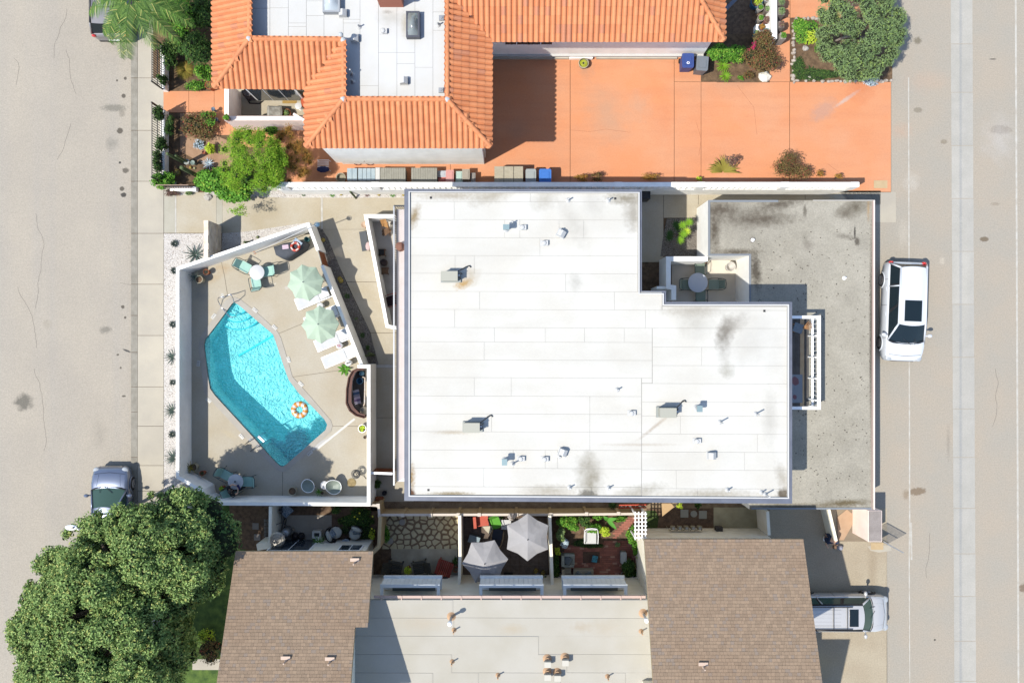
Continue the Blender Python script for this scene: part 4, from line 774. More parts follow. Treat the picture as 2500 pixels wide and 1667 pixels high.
# ================= south row: shingled roofs and a flat roof between =================
shm = mat('brown_shingles', A(186, 160, 134, 1.12), A(166, 143, 120, 1.12), .92, 1.2, fine=.12, fs=30, bump=.2, bs=60, island=A(168, 150, 134, 1.12), streak=((.5, .5, 1), .45, A(172, 142, 116, 1.05)), detail=4)
def shed(name, label, east, z0_, yN, zS, ySw, xL, xR, notch=None, tabw=.15, row=.132, seed=0):
    t = thing(name, label, 'building', P((xL+xR)/2, yN+150, 0)); rr = random.Random(seed)
    a = P(0, yN, z0_).y; b = P(0, ySw, zS).y; X0, X1 = P(xL, 0, z0_).x, P(xR, 0, z0_).x; slo = (zS-z0_)/(a-b); L = math.hypot(a-b, zS-z0_); mb = MB(); nrow = int((L+(.72 if east else 2.5))/row)
    ca, sa = (a-b)/L, (zS-z0_)/L; nr = Vector((0, sa, ca))
    for j in range(nrow):
        x = X0-rr.uniform(0, tabw)
        d0 = j*row; p0 = Vector((0, a-d0*ca, z0_+d0*sa)); p1 = Vector((0, a-(d0+row+.05)*ca, z0_+(d0+row+.05)*sa))
        xr = X1 if notch is None or p0.y > notch[1] else notch[0]
        while x < xr-.01:
            w = tabw*rr.choice((.8, 1, 1, 1.15, 1.3)); xa, xb = max(x, X0)+.004, min(x+w, xr); h = .014+rr.uniform(0, .007)
            if xb-xa > .02:
                A0, B0 = Vector((xa, p0.y, p0.z)), Vector((xb, p0.y, p0.z)); A1, B1 = Vector((xa, p1.y, p1.z)), Vector((xb, p1.y, p1.z))
                mb.add([A0+nr*h, B0+nr*h, B1+nr*.001, A1+nr*.001, A0, B0], [(0, 3, 2, 1), (0, 1, 5, 4)])
            x += w
    mb.build('shingles', shm, t, kind='stuff')
    yS = a-nrow*row*ca; zE = z0_+nrow*row*sa
    def slab(x0_, x1_, ya_, yb2): 
        za, zb2 = z0_+(a-ya_)*slo, z0_+(a-yb2)*slo
        MB().add([(x0_, ya_, za-.004), (x1_, ya_, za-.004), (x1_, yb2, zb2-.004), (x0_, yb2, zb2-.004), (x0_, ya_, za-.18), (x1_, ya_, za-.18), (x1_, yb2, zb2-.18), (x0_, yb2, zb2-.18)], [(0, 3, 2, 1), (4, 5, 6, 7), (0, 1, 5, 4), (1, 2, 6, 5), (2, 3, 7, 6), (3, 0, 4, 7)]).build('roof_slab', mat('fascia_'+name+str(int(ya_*10)), A(196, 176, 140)), t)
    if notch: slab(X0, X1, a, notch[1]); slab(X0, notch[0], notch[1], yS)
    else: slab(X0, X1, a, yS)
    wxr = (notch[0] if notch else X1)-.35
    wyy = a-.72
    for q0, q1 in ((X0+.4, wxr), ):
        MB().add([(q0, wyy, 0), (q1, wyy, 0), (q1, wyy, z0_-.1), (q0, wyy, z0_-.1), (q0, yS, 0), (q1, yS, 0), (q1, yS, zE-.2), (q0, yS, zE-.2)], [(0, 3, 2, 1), (4, 5, 6, 7), (0, 1, 5, 4), (1, 2, 6, 5), (3, 7, 6, 2), (0, 4, 7, 3)]).build('wall', cream_w, t)
    if east:               # the far slope behind the ridge, below the picture's edge
        MB().box(X0, -16.74, 0, X1, -14.6, 5.3).build('link_wing', cream_w, t); y2, y3, z2, z3 = -16.75, -21.5, 7.95, 5.7
        MB().add([(X0, y2, z2), (X1, y2, z2), (X1, y3, z3), (X0, y3, z3), (X0, y2, 0), (X1-.3, y2, 0), (X1-.3, y3, 0), (X0, y3, 0)], [(0, 3, 2, 1), (4, 5, 6, 7), (0, 1, 5, 4), (1, 2, 6, 5), (2, 3, 7, 6), (3, 0, 4, 7)]).build('rear_wing', shm, t)
    return t, wyy, slo, a
zf4 = 4.9
nl = (P(869, 0, 6.6).x, P(0, 1519, 6.6).y)
lt, lwy, lslo, la = shed('shingled_house', 'house with a pale brown shingled shed roof beside the big leafy tree', False, 5.4, 1346, 7.75, 1667, 575, 911, nl, seed=2)
rt, rwy, rslo, ra = shed('shingled_house', 'house with a wide rosy brown shingled shed roof beside the tan driveway', True, 5.5, 1316, 7.75, 1667, 1573, 1961, None, seed=5)
MB().box(P(905, 0, 0).x-.1, lwy-3.2, 0, P(905, 0, 0).x+.1, lwy, 5.0)
for px, py, w in ((700, 1330, 1.1), (745, 1330, 1.1)): pass
window(lt, (P(718, 0, 1.2).x, lwy, 1.25), 1.9, 2.1, 'y'); window(lt, (P(858, 0, 1.6).x, lwy, 1.8), 1.0, .9, 'y')
fl = thing('flat_roof_house', 'house with a cream flat roof and three projecting balconies between the two shingled houses', 'building', P(1230, 1560, 0))
cream_roof = mat('cream_roof_sheet', A(222, 216, 202), A(214, 207, 190), .8, .6, fine=.03, fs=30, rnd=.015, blobs=[(1250, 1535, zf4, .7, .3, 0, .4, A(214, 196, 165), .9), (1420, 1530, zf4, .6, .3, 0, .45, A(208, 192, 166), .9), (1475, 1530, zf4, .9, .5, 0, .35, A(212, 198, 172), .9), (1040, 1520, zf4, 1.6, .4, 0, .2, A(222, 200, 168), .9)])
fx0, fx1 = P(862, 0, zf4).x, P(1582, 0, zf4).x; fy = P(0, 1463, zf4).y
MB().box(fx0-1.2, P(0, 1760, zf4).y, 0, fx1+.6, fy-.25, zf4-.12).build('wall', cream_w, fl)
MB().box(fx0-1.2, P(0, 1760, zf4).y, zf4-.1, fx1+.3, fy, zf4-.012).build('roof_deck', MATS['roof_seam_shadow'], fl)
hs = [1463, 1507, 1551, 1596, 1641, 1686, 1760]; spl = [[1106], [1108], [1315], [1103, 1384], [1057, 1168, 1369, 1527], []]
for i in range(6):
    e = [800]+spl[i]+[1595]
    for c0, c1 in zip(e, e[1:]):
        ww = [P(c0+.4, hs[i]+.4, zf4), P(c1-.4, hs[i]+.4+(c1-c0)*.004, zf4), P(c1-.4, hs[i+1]-.4+(c1-c0)*.004, zf4), P(c0+.4, hs[i+1]-.4, zf4)]
        MB().prism([(q.x, q.y) for q in ww], zf4-.02, zf4+random.uniform(0, .004)).build('roof_sheet', cream_roof, fl)
pk_ = mat('gutter_pink', A(238, 206, 190), rough=.6); bx = mat('balcony_paint', A(226, 230, 230, 2), A(216, 220, 220, 2), .7, 2)
gy = P(0, 1458, zf4).y
MB().box(fx0+.9, gy-.04, zf4-.1, fx1-.1, gy+.07, zf4-.02).build('gutter', pk_, fl); MB().box(fx0+.9, fy, zf4-.2, fx1-.1, gy-.04, zf4-.16).build('gutter_gap', met_dark, fl)
for k in range(15): x = fx0+1.2+k*.86; MB().box(x, fy-.02, zf4-.06, x+.05, gy+.07, zf4+.006).build('gutter_strap', pk_, fl)
for (ax_, bx_) in ((928, 1074), (1170, 1327), (1375, 1532)):
    b = thing('balcony_%d' % ax_, None, None) if False else None
    zt_ = 3.8; xa_, xb_ = P(ax_, 0, zt_).x, P(bx_, 0, zt_).x; yo = P(0, 1427, zt_).y
    bal_ = MB().box(xa_, fy-.2, 2.6, xb_, yo, 2.72).build('balcony', bx, fl)
    MB().box(xa_, yo-.13, zt_-.07, xb_, yo+.02, zt_).build('top_rail', bx, bal_)
    MB().box(xa_, fy-.3, zt_-.07, xa_+.14, yo-.13, zt_).build('side_rail', bx, bal_); MB().box(xb_-.14, fy-.3, zt_-.07, xb_, yo-.13, zt_).build('side_rail', bx, bal_)
    n = 13
    for k in range(n): MB().box(xa_+.02+(xb_-xa_-.04)*k/n+.006, yo-.02, 2.72, xa_+.02+(xb_-xa_-.04)*(k+1)/n-.006, yo+.0, zt_-.0701).build('panel', bx, bal_)
    MB().box(xa_-.01, yo, 2.58, xb_+.01, yo+.1, 2.74).build('base_rail', bx, bal_)
    MB().box(xa_+.4, fy-.3, 2.725, xb_-.3, yo-.3, 2.735).build('balcony_mat', mat('deck_grey%d' % ax_, A(150, 158, 156, 1.4), A(130, 136, 134, 1.4), .8, 3, wave=((8, 0, 0), .3, .7, A(120, 126, 124, 1.4))), bal_)
tanv = mat('tan_vent', A(232, 190, 150), rough=.7); kt = k_pipe(.42, m=tanv); kc = None
for px, py, z_, l in [(1108.6, 1537, zf4, 'thin rusty vent pipe below the tall one'), (1104, 1614, zf4, 'thin rusty vent pipe left of the four box vents'), (1215.6, 1647, zf4, 'thin rusty vent pipe near the bottom seam'), (1565, 1540, zf4, 'thin rusty vent pipe by the right shingled roof'), (1483, 1650, zf4, 'thin rusty vent pipe low on the right')]:
    kt.put(P(px, py, z_), 0, l+' on the cream flat roof')
t = thing('tall_flue', 'x', 'roof vent', group='tall oval flues'); MB().lathe((0, 0, 0), [(.2, 0), (.17, .02), (.08, .12), (.07, .16)], 12).build('flashing', tanv, t, smooth=True, angle=40); MB().cyl((0, 0, .1), .055, .8, 10).build('pipe', met_grey, t, smooth=True, angle=40); MB().lathe((0, 0, .85), [(.09, 0), (.1, .04), (.09, .2), (.05, .24)], 12).build('cap', met_white, t, smooth=True, angle=40)
kf = Kind(t); kf.put(P(1102, 1504, zf4), 0, 'tall flue with a white cap in the upper left of the cream flat roof'); kf.put(P(1570, 1496, zf4), 0, 'tall flue with a white cap at the right end of the cream flat roof')
t = thing('box_vent', 'x', 'roof vent', group='box vents on the cream roof'); MB().lathe((0, 0, 0), [(.2, 0), (.17, .03), (.1, .1), (.1, .2)], 12).build('flashing', tanv, t, smooth=True, angle=40); MB().box(-.14, -.24, .2, .14, 0, .42).build('hood', mat('vent_cream', A(238, 232, 216), rough=.6), t); kv = Kind(t)
for px, py, l in [(1336, 1607, 'upper left of the four'), (1379, 1603, 'upper right of the four'), (1336, 1638, 'lower left of the four'), (1360, 1640, 'lower right of the four')]: kv.put(P(px, py, zf4), 0, 'cream box vent, '+l+' clustered on the cream flat roof')
t = thing('shingle_vent', 'x', 'roof vent', group='vents on the shingled roofs'); pkm = mat('vent_flashing_pink', A(240, 212, 190), rough=.6)
MB().obox((0, .12, .0), .38, .14, .02).build('flashing', pkm, t); MB().lathe((0, 0, -.1), [(.06, 0), (.05, .14), (.03, .18), (.03, .42)], 10).build('pipe', pkm, t, smooth=True, angle=40); ks = Kind(t)
for px, py, l, aa, so_, zz in [(866, 1373, 'pink vent pipe near the north east corner of the left shingled roof', la, lslo, 5.4), (697, 1613, 'left pink vent pipe low on the left shingled roof', la, lslo, 5.4), (805, 1615, 'right pink vent pipe low on the left shingled roof', la, lslo, 5.4), (1717, 1628, 'lone pink vent pipe on the right shingled roof', ra, rslo, 5.5)]:
    z_ = zz
    for _ in range(12): z_ = zz+so_*(aa-P(px, py, z_).y)
    ks.put(P(px, py, z_+.03), 0, l)
# ================= vehicles =================
tyre_m = mat('tyre_rubber', (.015, .015, .016), rough=.8); rim_m = mat('alloy_rim', (.5, .5, .52), rough=.25, metal=.9)
glass_d = mat('car_glass', (.008, .014, .018), rough=.08, spec=.35); glass_g = mat('car_glass_green', (.04, .075, .06), rough=.08, spec=.4); trim = mat('black_trim', (.015, .015, .017), rough=.4)
lampc = mat('headlight_lens', (.3, .32, .34), rough=.2); lampr = mat('taillight_lens', (.45, .02, .02), rough=.15, coat=1)
def car(label, loc, rz, paint, L, Wd, sp, glass=glass_d, rack=None, sunroof=None, low=.24, grooves=0):
    # sp: (x windscreen base, x windscreen top, x roof rear, x rear glass base, z hood front, z belt, z roof, half roof width)
    t = thing('parked_car', label, 'car'); hw = Wd/2; xf, xb = L/2, -L/2; wb, wt, rt_, rb, zh, zb2, zrf, hr = sp
    st_ = [(xb, .80, .45, zb2*.72), (xb+.03, .88, .3, zb2*.9), (xb+.14, .95, low, zb2*.98), (xb+.5, .99, low, zb2), (0, 1, low, zb2), (wb-.3, 1, low, zb2), (wb, .995, low, zb2*.985), (wb+.25, .985, low, zh+.09), (xf-.45, .965, low, zh+.03), (xf-.2, .92, low, zh-.04), (xf-.06, .84, .28, zh-.14), (xf, .70, .36, zh-.3)]
    mb = MB(); ring = []
    for x, k, z0_, z1_ in st_:
        w = hw*k; c = .035
        ring.append([(x, -w*.86, z0_), (x, -w*.985, z0_+.1), (x, -w, z0_+(z1_-z0_)*.5), (x, -w*.975, z1_-.1), (x, -w*.93, z1_-.025), (x, -w*.8, z1_), (x, -w*.35, z1_+c), (x, w*.35, z1_+c), (x, w*.8, z1_), (x, w*.93, z1_-.025), (x, w*.975, z1_-.1), (x, w, z0_+(z1_-z0_)*.5), (x, w*.985, z0_+.1), (x, w*.86, z0_)])
    n = 14; mb.v = [v for r in ring for v in r]
    for i in range(len(ring)-1):
        for k in range(n): mb.f.append((i*n+k, (i+1)*n+k, (i+1)*n+(k+1) % n, i*n+(k+1) % n))
    mb.f += [tuple(range(n)), tuple(range((len(ring)-1)*n, len(ring)*n))[::-1]]
    body = mb.build('body', paint, t, smooth=True, angle=50)
    # greenhouse
    bw_ = hw*.93; zc_ = zb2-.015
    base = {'fl': (wb, bw_*.93), 'fr': (wb, -bw_*.93), 'rl': (rb, bw_*.93), 'rr': (rb, -bw_*.93)}
    fl_, fr_, rl_, rr_ = Vector((wb, bw_*.96, zc_)), Vector((wb, -bw_*.96, zc_)), Vector((rb, bw_*.95, zc_)), Vector((rb, -bw_*.95, zc_))
    tfl, tfr, trl, trr = Vector((wt, hr, zrf)), Vector((wt, -hr, zrf)), Vector((rt_, hr*.97, zrf)), Vector((rt_, -hr*.97, zrf))
    rf = MB(); nx, ny = 8, 8
    for i in range(nx+1):
        for j in range(ny+1):
            u, v = i/nx, j/ny*2-1; x = wt+(rt_-wt)*u; bow = .06*(1-v*v)
            if i == 0: x += bow*1.4
            if i == nx: x -= bow
            e = min(1, min(u, 1-u)*8); rf.v.append((x, v*hr*(1 if u < .9 else 1-(u-.9)*.3), zrf+.045*(1-v*v)*1-.02*(1-e)+(.02 if abs(v) < .85 else 0)))
    for i in range(nx):
        for j in range(ny): q = i*(ny+1)+j; rf.f.append((q, q+1, q+ny+2, q+ny+1))
    rf.build('roof', paint, t, smooth=True)
    def pane(nm, a, b, c, d, ins=.04, m=glass):
        cen = (a+b+c+d)/4; q = [p+(cen-p)*ins for p in (a, b, c, d)]; return MB().poly(q).build(nm, m, t)
    ws = MB(); k = 6
    for i in range(k+1):
        v = i/k*2-1; bow = (1-v*v); ws.v += [tuple(Vector((wb+.16*bow, -bw_*.96*v*.97, zc_+.03*bow))), tuple(Vector((wt+.07*bow-.02, -hr*v*.96, zrf-.01+.03*bow)))]
    for i in range(k): ws.f.append((2*i, 2*i+2, 2*i+3, 2*i+1))
    ws.build('windshield', glass, t, smooth=True)
    cw_ = MB()
    for i in range(k+1):
        v = i/k*2-1; bow = 1-v*v; cw_.v += [(wb+.26*bow+.03, -bw_*.98*v, zb2-.0), (wb+.15*bow, -bw_*.95*v, zb2+.05)]
    for i in range(k): cw_.f.append((2*i, 2*i+2, 2*i+3, 2*i+1))
    cw_.build('cowl', trim, t)
    pane('rear_window', rl_, rr_, trr, trl)
    for s, a, b, c, d in ((1, fl_, tfl, trl, rl_), (-1, fr_, tfr, trr, rr_)):
        MB().poly([a, b, c, d]).build('side_panel', trim, t)
        o = Vector((0, .012*s, .004)); cuts = (.0, .36, .70, 1.0)
        for i in range(3):
            u0, u1 = cuts[i]+.02, cuts[i+1]-.02
            q = [a.lerp(d, u0), b.lerp(c, max(u0, .02)), b.lerp(c, u1), a.lerp(d, u1)]; cen = sum(q, Vector())/4; q = [p+(cen-p)*.04+o for p in q]
            MB().poly(q).build('side_window', glass, t)
        for (p, q_) in ((a, b), (d, c)): MB().tube([p+o, q_+o], .045, 6).build('pillar', paint, t, smooth=True)
        MB().tube([a.lerp(d, .7)+o, b.lerp(c, .68)+o], .035, 6).build('pillar', paint, t, smooth=True)
        MB().tube([b+o*.5, c+o*.5], .05, 6).build('roof_rail', paint if not rack else trim, t, smooth=True)
        m = MB(); m.ball((wb-.25, s*(hw+.12), zb2+.08), .09, .13, .08, 10, 6); m.obox((wb-.24, s*(hw-.01), zb2+.02), .06, .16, .04); m.build('mirror', paint, t, smooth=True)
        for xw in (xf-.86, xb+.86):
            w = MB(); Mx = Matrix.Rotation(PI/2, 3, 'X'); w.lathe((xw, s*(hw-.11), .33), [(.16, -.11), (.3, -.11), (.335, -.08), (.335, .08), (.3, .11), (.16, .11)], 22, Mx); wo = w.build('wheel', tyre_m, t, smooth=True, angle=40)
            r_ = MB(); r_.lathe((xw, s*(hw-.0), .33), [(.0, .0), (.22, -.02*1), (.225, .03)], 18, Mx)
            r_.build('rim', rim_m, wo)
            for kk in range(6): MB().obox((xw+math.cos(kk*PI/3)*.1, s*(hw+.012), .33+math.sin(kk*PI/3)*.1), .17, .02, .035, M=Matrix.Rotation(-kk*PI/3, 3, 'Y')).build('spoke', rim_m, wo)
            MB().tube([(xw+math.cos(a_)*.39, s*(hw*.995), .33+math.sin(a_)*.39) for a_ in [PI*i/10 for i in range(11)]], .03, 5).build('wheel_arch', trim if rack else paint, t, smooth=True)
        MB().ball((xf-.17, s*hw*.74, zh-.14), .17, .18, .085, 10, 6).build('headlight', lampc, t, smooth=True)
        MB().ball((xb+.05, s*hw*.82, zb2-.12), .07, .12, .13, 8, 6).build('taillight', lampr, t, smooth=True)
        for i, u in enumerate((.22, .55)): MB().obox((wb+(rb-wb)*(u+.12), s*(hw*.985), zb2-.17), .2, .03, .03).build('door_handle', paint, t)
        MB().tube([(wb+.2, s*hw*.62, zh+.105), (xf-.35, s*hw*.55, zh+.03)], .014, 4).build('hood_crease', paint, t)
    for s in (-1, 1):
        MB().tube([(wb+.2, s*.1+.3, zb2+.06), (wb-.1, s*.3+.05, zb2+.16)], .012, 4).build('wiper', trim, t)
        for xx in (wb-.1, (wb+rb)/2+.15, rb+.75): MB().tube([(xx, s*hw*1.0, .4), (xx, s*hw*1.004, zb2*.6), (xx, s*hw*.965, zb2-.06)], .008, 4).build('door_seam', trim, t)
    MB().tube([(xf-.32, -hw*.8, zh+.01), (xf-.24, 0, zh+.045), (xf-.32, hw*.8, zh+.01)], .007, 4).build('hood_seam', trim, t)
    MB().obox((xf-.02, 0, zh-.33), .06, hw*1.1, .16).build('grille', trim, t); MB().obox((xb+.0, 0, .5), .06, .5, .12).build('number_plate', met_white, t); MB().obox((xb+.02, 0, .42), .1, hw*1.6, .14).build('bumper', trim, t)
    for k in range(grooves): MB().obox(((wt+rt_)/2-.35, -hr*.62+k*hr*1.24/(grooves-1), zrf+.064), abs(wt-rt_)*.5, .02, .014).build('roof_groove', paint, t)
    if sunroof: MB().obox((sunroof[0], 0, zrf+.074), sunroof[1], sunroof[2], .02).build('sunroof', glass_d, t)
    if rack:
        for s in (-1, 1): MB().tube([(wt-.5, s*hr*.86, zrf+.1), (rt_+.15, s*hr*.86, zrf+.1)], .02).build('rack_rail', trim, t)
        for x in rack: MB().tube([(x, -hr*.86, zrf+.12), (x, hr*.86, zrf+.12)], .018).build('rack_bar', trim, t)
    t.location = loc; t.rotation_euler = (0, 0, rz); return t
wp_ = mat('white_car_paint', A(232, 236, 242, 1.3), rough=.22, coat=1); sp2 = mat('silver_car_paint', A(140, 152, 178), rough=.28, metal=.45, coat=.8); gp = mat('silver_wagon_paint', A(226, 224, 222, 1.3), rough=.28, metal=.3, coat=.8); dk2 = mat('grey_truck_paint', A(176, 172, 172), rough=.35, metal=.3, coat=.5)
s1 = car('white sport utility car with a black sunroof parked on the alley beside the garage', P(2189, 762, .004), math.radians(-92), wp_, 4.75, 1.92, (1.38, .62, -2.02, -2.26, 1.02, 1.1, 1.68, .62), sunroof=(.0, .98, .8), grooves=5)
s2 = car('silver white wagon with roof bars nosing out from under the brown shingled roof', P(2034, 1484, .004), math.radians(0), gp, 4.7, 1.78, (1.4, .85, -1.9, -2.25, .92, .98, 1.45, .6), glass=glass_g, rack=(.1, -.55), sunroof=(.42, .42, .8), grooves=5)
s3 = car('pale silver sedan parked at the kerb with its roof under the big tree', P(287, 1249, -.12), math.radians(90), sp2, 4.6, 1.84, (1.22, .42, -1.1, -1.9, .84, .92, 1.4, .56), glass=glass_g)
s4 = car('grey truck like car with roof rails under the palm fronds at the top left', P(292, -12, -.12), math.radians(90), dk2, 4.8, 1.88, (1.3, .7, -2.0, -2.28, 1.05, 1.1, 1.72, .62), rack=(.3, -.5, -1.3), grooves=4)
lp = thing('street_lamp', 'street lamp whose white head pokes out of the leafy tree over the road', 'street lamp', P(340, 1230, .01)); q = P(186, 1287, 5.7); b_ = P(338, 1230, .01)
MB().tube([(b_.x, b_.y, 0), (b_.x, b_.y, 3), (b_.x, b_.y, 5.4)], .09, 10, r2=.05).build('pole', met_grey, lp, smooth=True); MB().tube([(b_.x, b_.y, 5.35), (b_.x-.1, b_.y-.01, 5.65), (q.x, q.y, 5.7)], .04, 8).build('arm', met_white, lp, smooth=True)
h = MB(); h.ball((q.x-.2, q.y, 5.72), .27, .12, .06, 14, 6); h.build('lamp_head', met_white, lp, smooth=True); MB().cyl((q.x-.1, q.y, 5.78), .045, .07, 8).build('photocell', trim, lp)

# ================= furniture =================
mint = mat('mint_mesh', A(172, 214, 200, 1.35), A(164, 206, 192, 1.35), .7, 6); mintd = mat('dark_green_tube', (.035, .06, .06), rough=.4); wtop = mat('white_laminate', A(244, 244, 244), rough=.4); pale_ch = mat('pale_mesh', A(214, 222, 214), rough=.7)
def chair(name='patio_chair', fab=mint, tube=mintd, grp='mint mesh patio chairs'):
    t = thing(name, 'x', 'chair', group=grp)      # faces +x
    MB().box(-.24, -.23, .42, .26, .23, .445).build('seat', fab, t)
    b = MB(); b.add([(-.24, -.22, .45), (-.24, .22, .45), (-.42, .2, .86), (-.42, -.2, .86), (-.26, -.22, .45), (-.26, .22, .45), (-.44, .2, .86), (-.44, -.2, .86)], [(0, 3, 2, 1), (4, 5, 6, 7), (0, 4, 7, 3), (1, 2, 6, 5), (2, 3, 7, 6)]); b.build('backrest', fab, t)
    MB().tube([(-.2, -.27, .45), (-.36, -.27, .7), (-.46, -.2, .88), (-.48, 0, .9), (-.46, .2, .88), (-.36, .27, .7), (-.2, .27, .45)], .017).build('back_frame', tube, t, smooth=True)
    for s in (-1, 1):
        MB().tube([(-.36, .27*s, .68), (-.1, .29*s, .67), (.2, .28*s, .65), (.24, .26*s, .44)], .016).build('armrest', tube, t, smooth=True)
        MB().tube([(.24, .26*s, .44), (.28, .27*s, 0)], .014).build('leg', tube, t); MB().tube([(-.22, .26*s, .44), (-.3, .27*s, 0)], .014).build('leg', tube, t)
    return Kind(t)
def rtable(label, px, py, z, r, top=wtop, base=met_white, drum=False, bobj=None, group=None):
    c = P(px, py, z); t = thing('round_table', label, 'table', (c.x, c.y, .012), group)
    MB().lathe((c.x, c.y, z-.035), [(r-.01, 0), (r, .01), (r, .03), (r-.01, .035)], 40).build('tabletop', top, t, smooth=True, angle=40)
    MB().lathe((c.x, c.y, .01), [(r*.62, 0), (r*.62, .02), (r*.5, .05), (r*.42, .3), (r*.42, z-.05)] if not drum else [(r*.92, 0), (r*.86, z*.5), (r*.92, z-.04)], 24).build('base', base, t, smooth=True, angle=50)
    return t
cream_b = mat('cream_base', A(226, 212, 190), rough=.7)
rtable('white round table among the mint chairs in the sun on the pool deck', 627, 665, .73, .36)
kc = chair()
def atP(k, px, py, rz, label, z=.012, g=None, sc=None): return k.put(P(px, py, z), rz, label, g, sc)
atP(kc, 605, 654, -.5, 'mint mesh chair left of the white round table, by the north pool wall')
atP(kc, 659, 664, PI+.15, 'dark shaded mint chair right of the white round table')
atP(kc, 632, 690, PI/2+.2, 'mint mesh chair below the white round table on the sunny deck')
rtable('pale blue white round table with a glass ball where the seated person reads', 575, 1176, .73, .37, base=cream_b)
atP(kc, 560, 1156, -.5, 'mint chair in shade at the upper left of the reader\'s table'); atP(kc, 611, 1172, PI, 'mint chair in shade right of the reader\'s table'); rch = atP(kc, 586, 1191, .9, 'mint chair on which the reader in black sits')
c = P(573.5, 1175, .77); MB().ball((c.x, c.y, .775), .045).build('glass_ball', mat('dark_glass', (.04, .05, .06), rough=.1, coat=1), smooth=True, label='small dark glass ball in the middle of the reader\'s table', cat='ornament'); MB().obox((c.x+.12, c.y-.1, .738), .22, .02, .012, -.25).build('pen', met_grey, label='thin grey pen lying on the reader\'s table', cat='pen')
# round-backed shell chairs at the south wall
gl_ = mat('pale_shell', A(176, 188, 176), A(160, 174, 164), .5, 3); 
t = thing('shell_chair', 'x', 'chair', group='round wire framed shell chairs')
sh = MB(); vs = []; 
for i in range(5):
    rr_ = .08+.28*i/4
    for k in range(25): a_ = 2*PI*k/24; vs.append((math.cos(a_)*rr_*(1.12 if math.cos(a_) < 0 else 1), math.sin(a_)*rr_, .36+.1*(rr_/.36)**2+(.34*max(0, -math.cos(a_))**1.0)*(rr_/.36)**2))
for i in range(4):
    for k in range(24): q = i*25+k; sh.f.append((q, q+1, q+26, q+25))
sh.v = vs; sh.build('shell', gl_, t, smooth=True); MB().cyl((0, 0, .35), .1, .02, 16).build('seat', gl_, t)
MB().tube([(math.cos(a_)*.37*(1.12 if math.cos(a_) < 0 else 1), math.sin(a_)*.37, .46+.34*max(0, -math.cos(a_))) for a_ in [2*PI*k/24 for k in range(24)]], .016, closed=True).build('rim', met_white, t, smooth=True)
for a_ in (.8, 2.3, -.8, -2.3): MB().tube([(math.cos(a_)*.2, math.sin(a_)*.2, .37), (math.cos(a_)*.33, math.sin(a_)*.33, 0)], .014).build('leg', met_dark, t)
ksh = Kind(t); atP(ksh, 757, 1182, -2.6, 'round shell chair left of the small white table near the south pool wall', sc=.88); atP(ksh, 820, 1185, -.5+PI*.0-.3, 'round shell chair right of the small white table near the south pool wall', sc=.95)
rtable('small white oval side table between the two shell chairs', 792, 1184, .5, .2, drum=True, base=cream_b)
# sun loungers
whf = mat('white_sling', A(246, 246, 246), A(238, 240, 242), .8, 4)
t = thing('sun_lounger', 'x', 'sun lounger', group='white sun loungers under the pool wall')   # foot at -x, head at +x
for s in (-1, 1): MB().box(-.95, .27*s-.02, .26, .95, .27*s+.02, .31).build('rail', met_white, t)
for x in (-.93, .93): MB().box(x-.02, -.25, .26, x+.02, .25, .309).build('cross_rail', met_white, t)
for x in (-.8, .6):
    for s in (-1, 1): MB().box(x-.02, .27*s-.018, 0, x+.02, .27*s+.018, .26).build('leg', met_white, t)
MB().box(-.92, -.245, .312, .22, .245, .345).build('seat', whf, t)
for k in range(4): MB().box(.22, -.235+k*.12, .3, .4, -.13+k*.12, .325+.01*(k % 2)).build('slat', whf, t)
MB().add([(.26, -.24, .36), (.26, .24, .36), (.78, .24, .62), (.78, -.24, .62), (.26, -.24, .33), (.26, .24, .33), (.78, .24, .59), (.78, -.24, .59)], [(0, 3, 2, 1), (4, 5, 6, 7), (0, 1, 5, 4), (1, 2, 6, 5), (2, 3, 7, 6), (3, 0, 4, 7)]).build('backrest', whf, t)
MB().box(.6, -.22, .05, .64, .22, .09).build('prop_bar', met_white, t)
kl = Kind(t); ang = .395
for (px, py), l in zip([(771, 727), (793, 772), (818, 828), (836, 868)], ['sun lounger half under the upper green parasol', 'sun lounger almost hidden under the lower green parasol', 'sun lounger whose foot sticks out below the lower green parasol', 'lowest sun lounger, fully in the sun near the brown slatted bench']): atP(kl, px, py, ang, 'white '+l)
for px, py, l in [(781, 746, 'white drum side table between the first and second loungers'), (828, 844, 'drum side table with a magazine between the third and fourth loungers'), (850, 886, 'drum side table with cups below the lowest lounger')]:
    rtable(l, px, py, .45, .15, drum=True, group='drum side tables by the loungers')
c = P(828, 844, .46); MB().obox((c.x, c.y, .458), .2, .15, .012, .3).build('magazine', mat('magazine_print', A(205, 120, 110), A(190, 210, 235), .5, 14), label='open magazine with red and blue print on a drum side table', cat='magazine')
for dx, l in ((-.05, 'left'), (.05, 'right')):
    c = P(850, 886, .46); MB().lathe((c.x+dx, c.y+dx*.5, .452), [(.028, 0), (.032, .1), (.026, .1), (.022, .01)], 12).build('cup', mat('cup_'+l, A(150, 100, 70) if dx < 0 else A(235, 225, 210)), smooth=True, label=('brown' if dx < 0 else 'cream')+' cup on the drum side table below the lowest lounger', cat='cup')
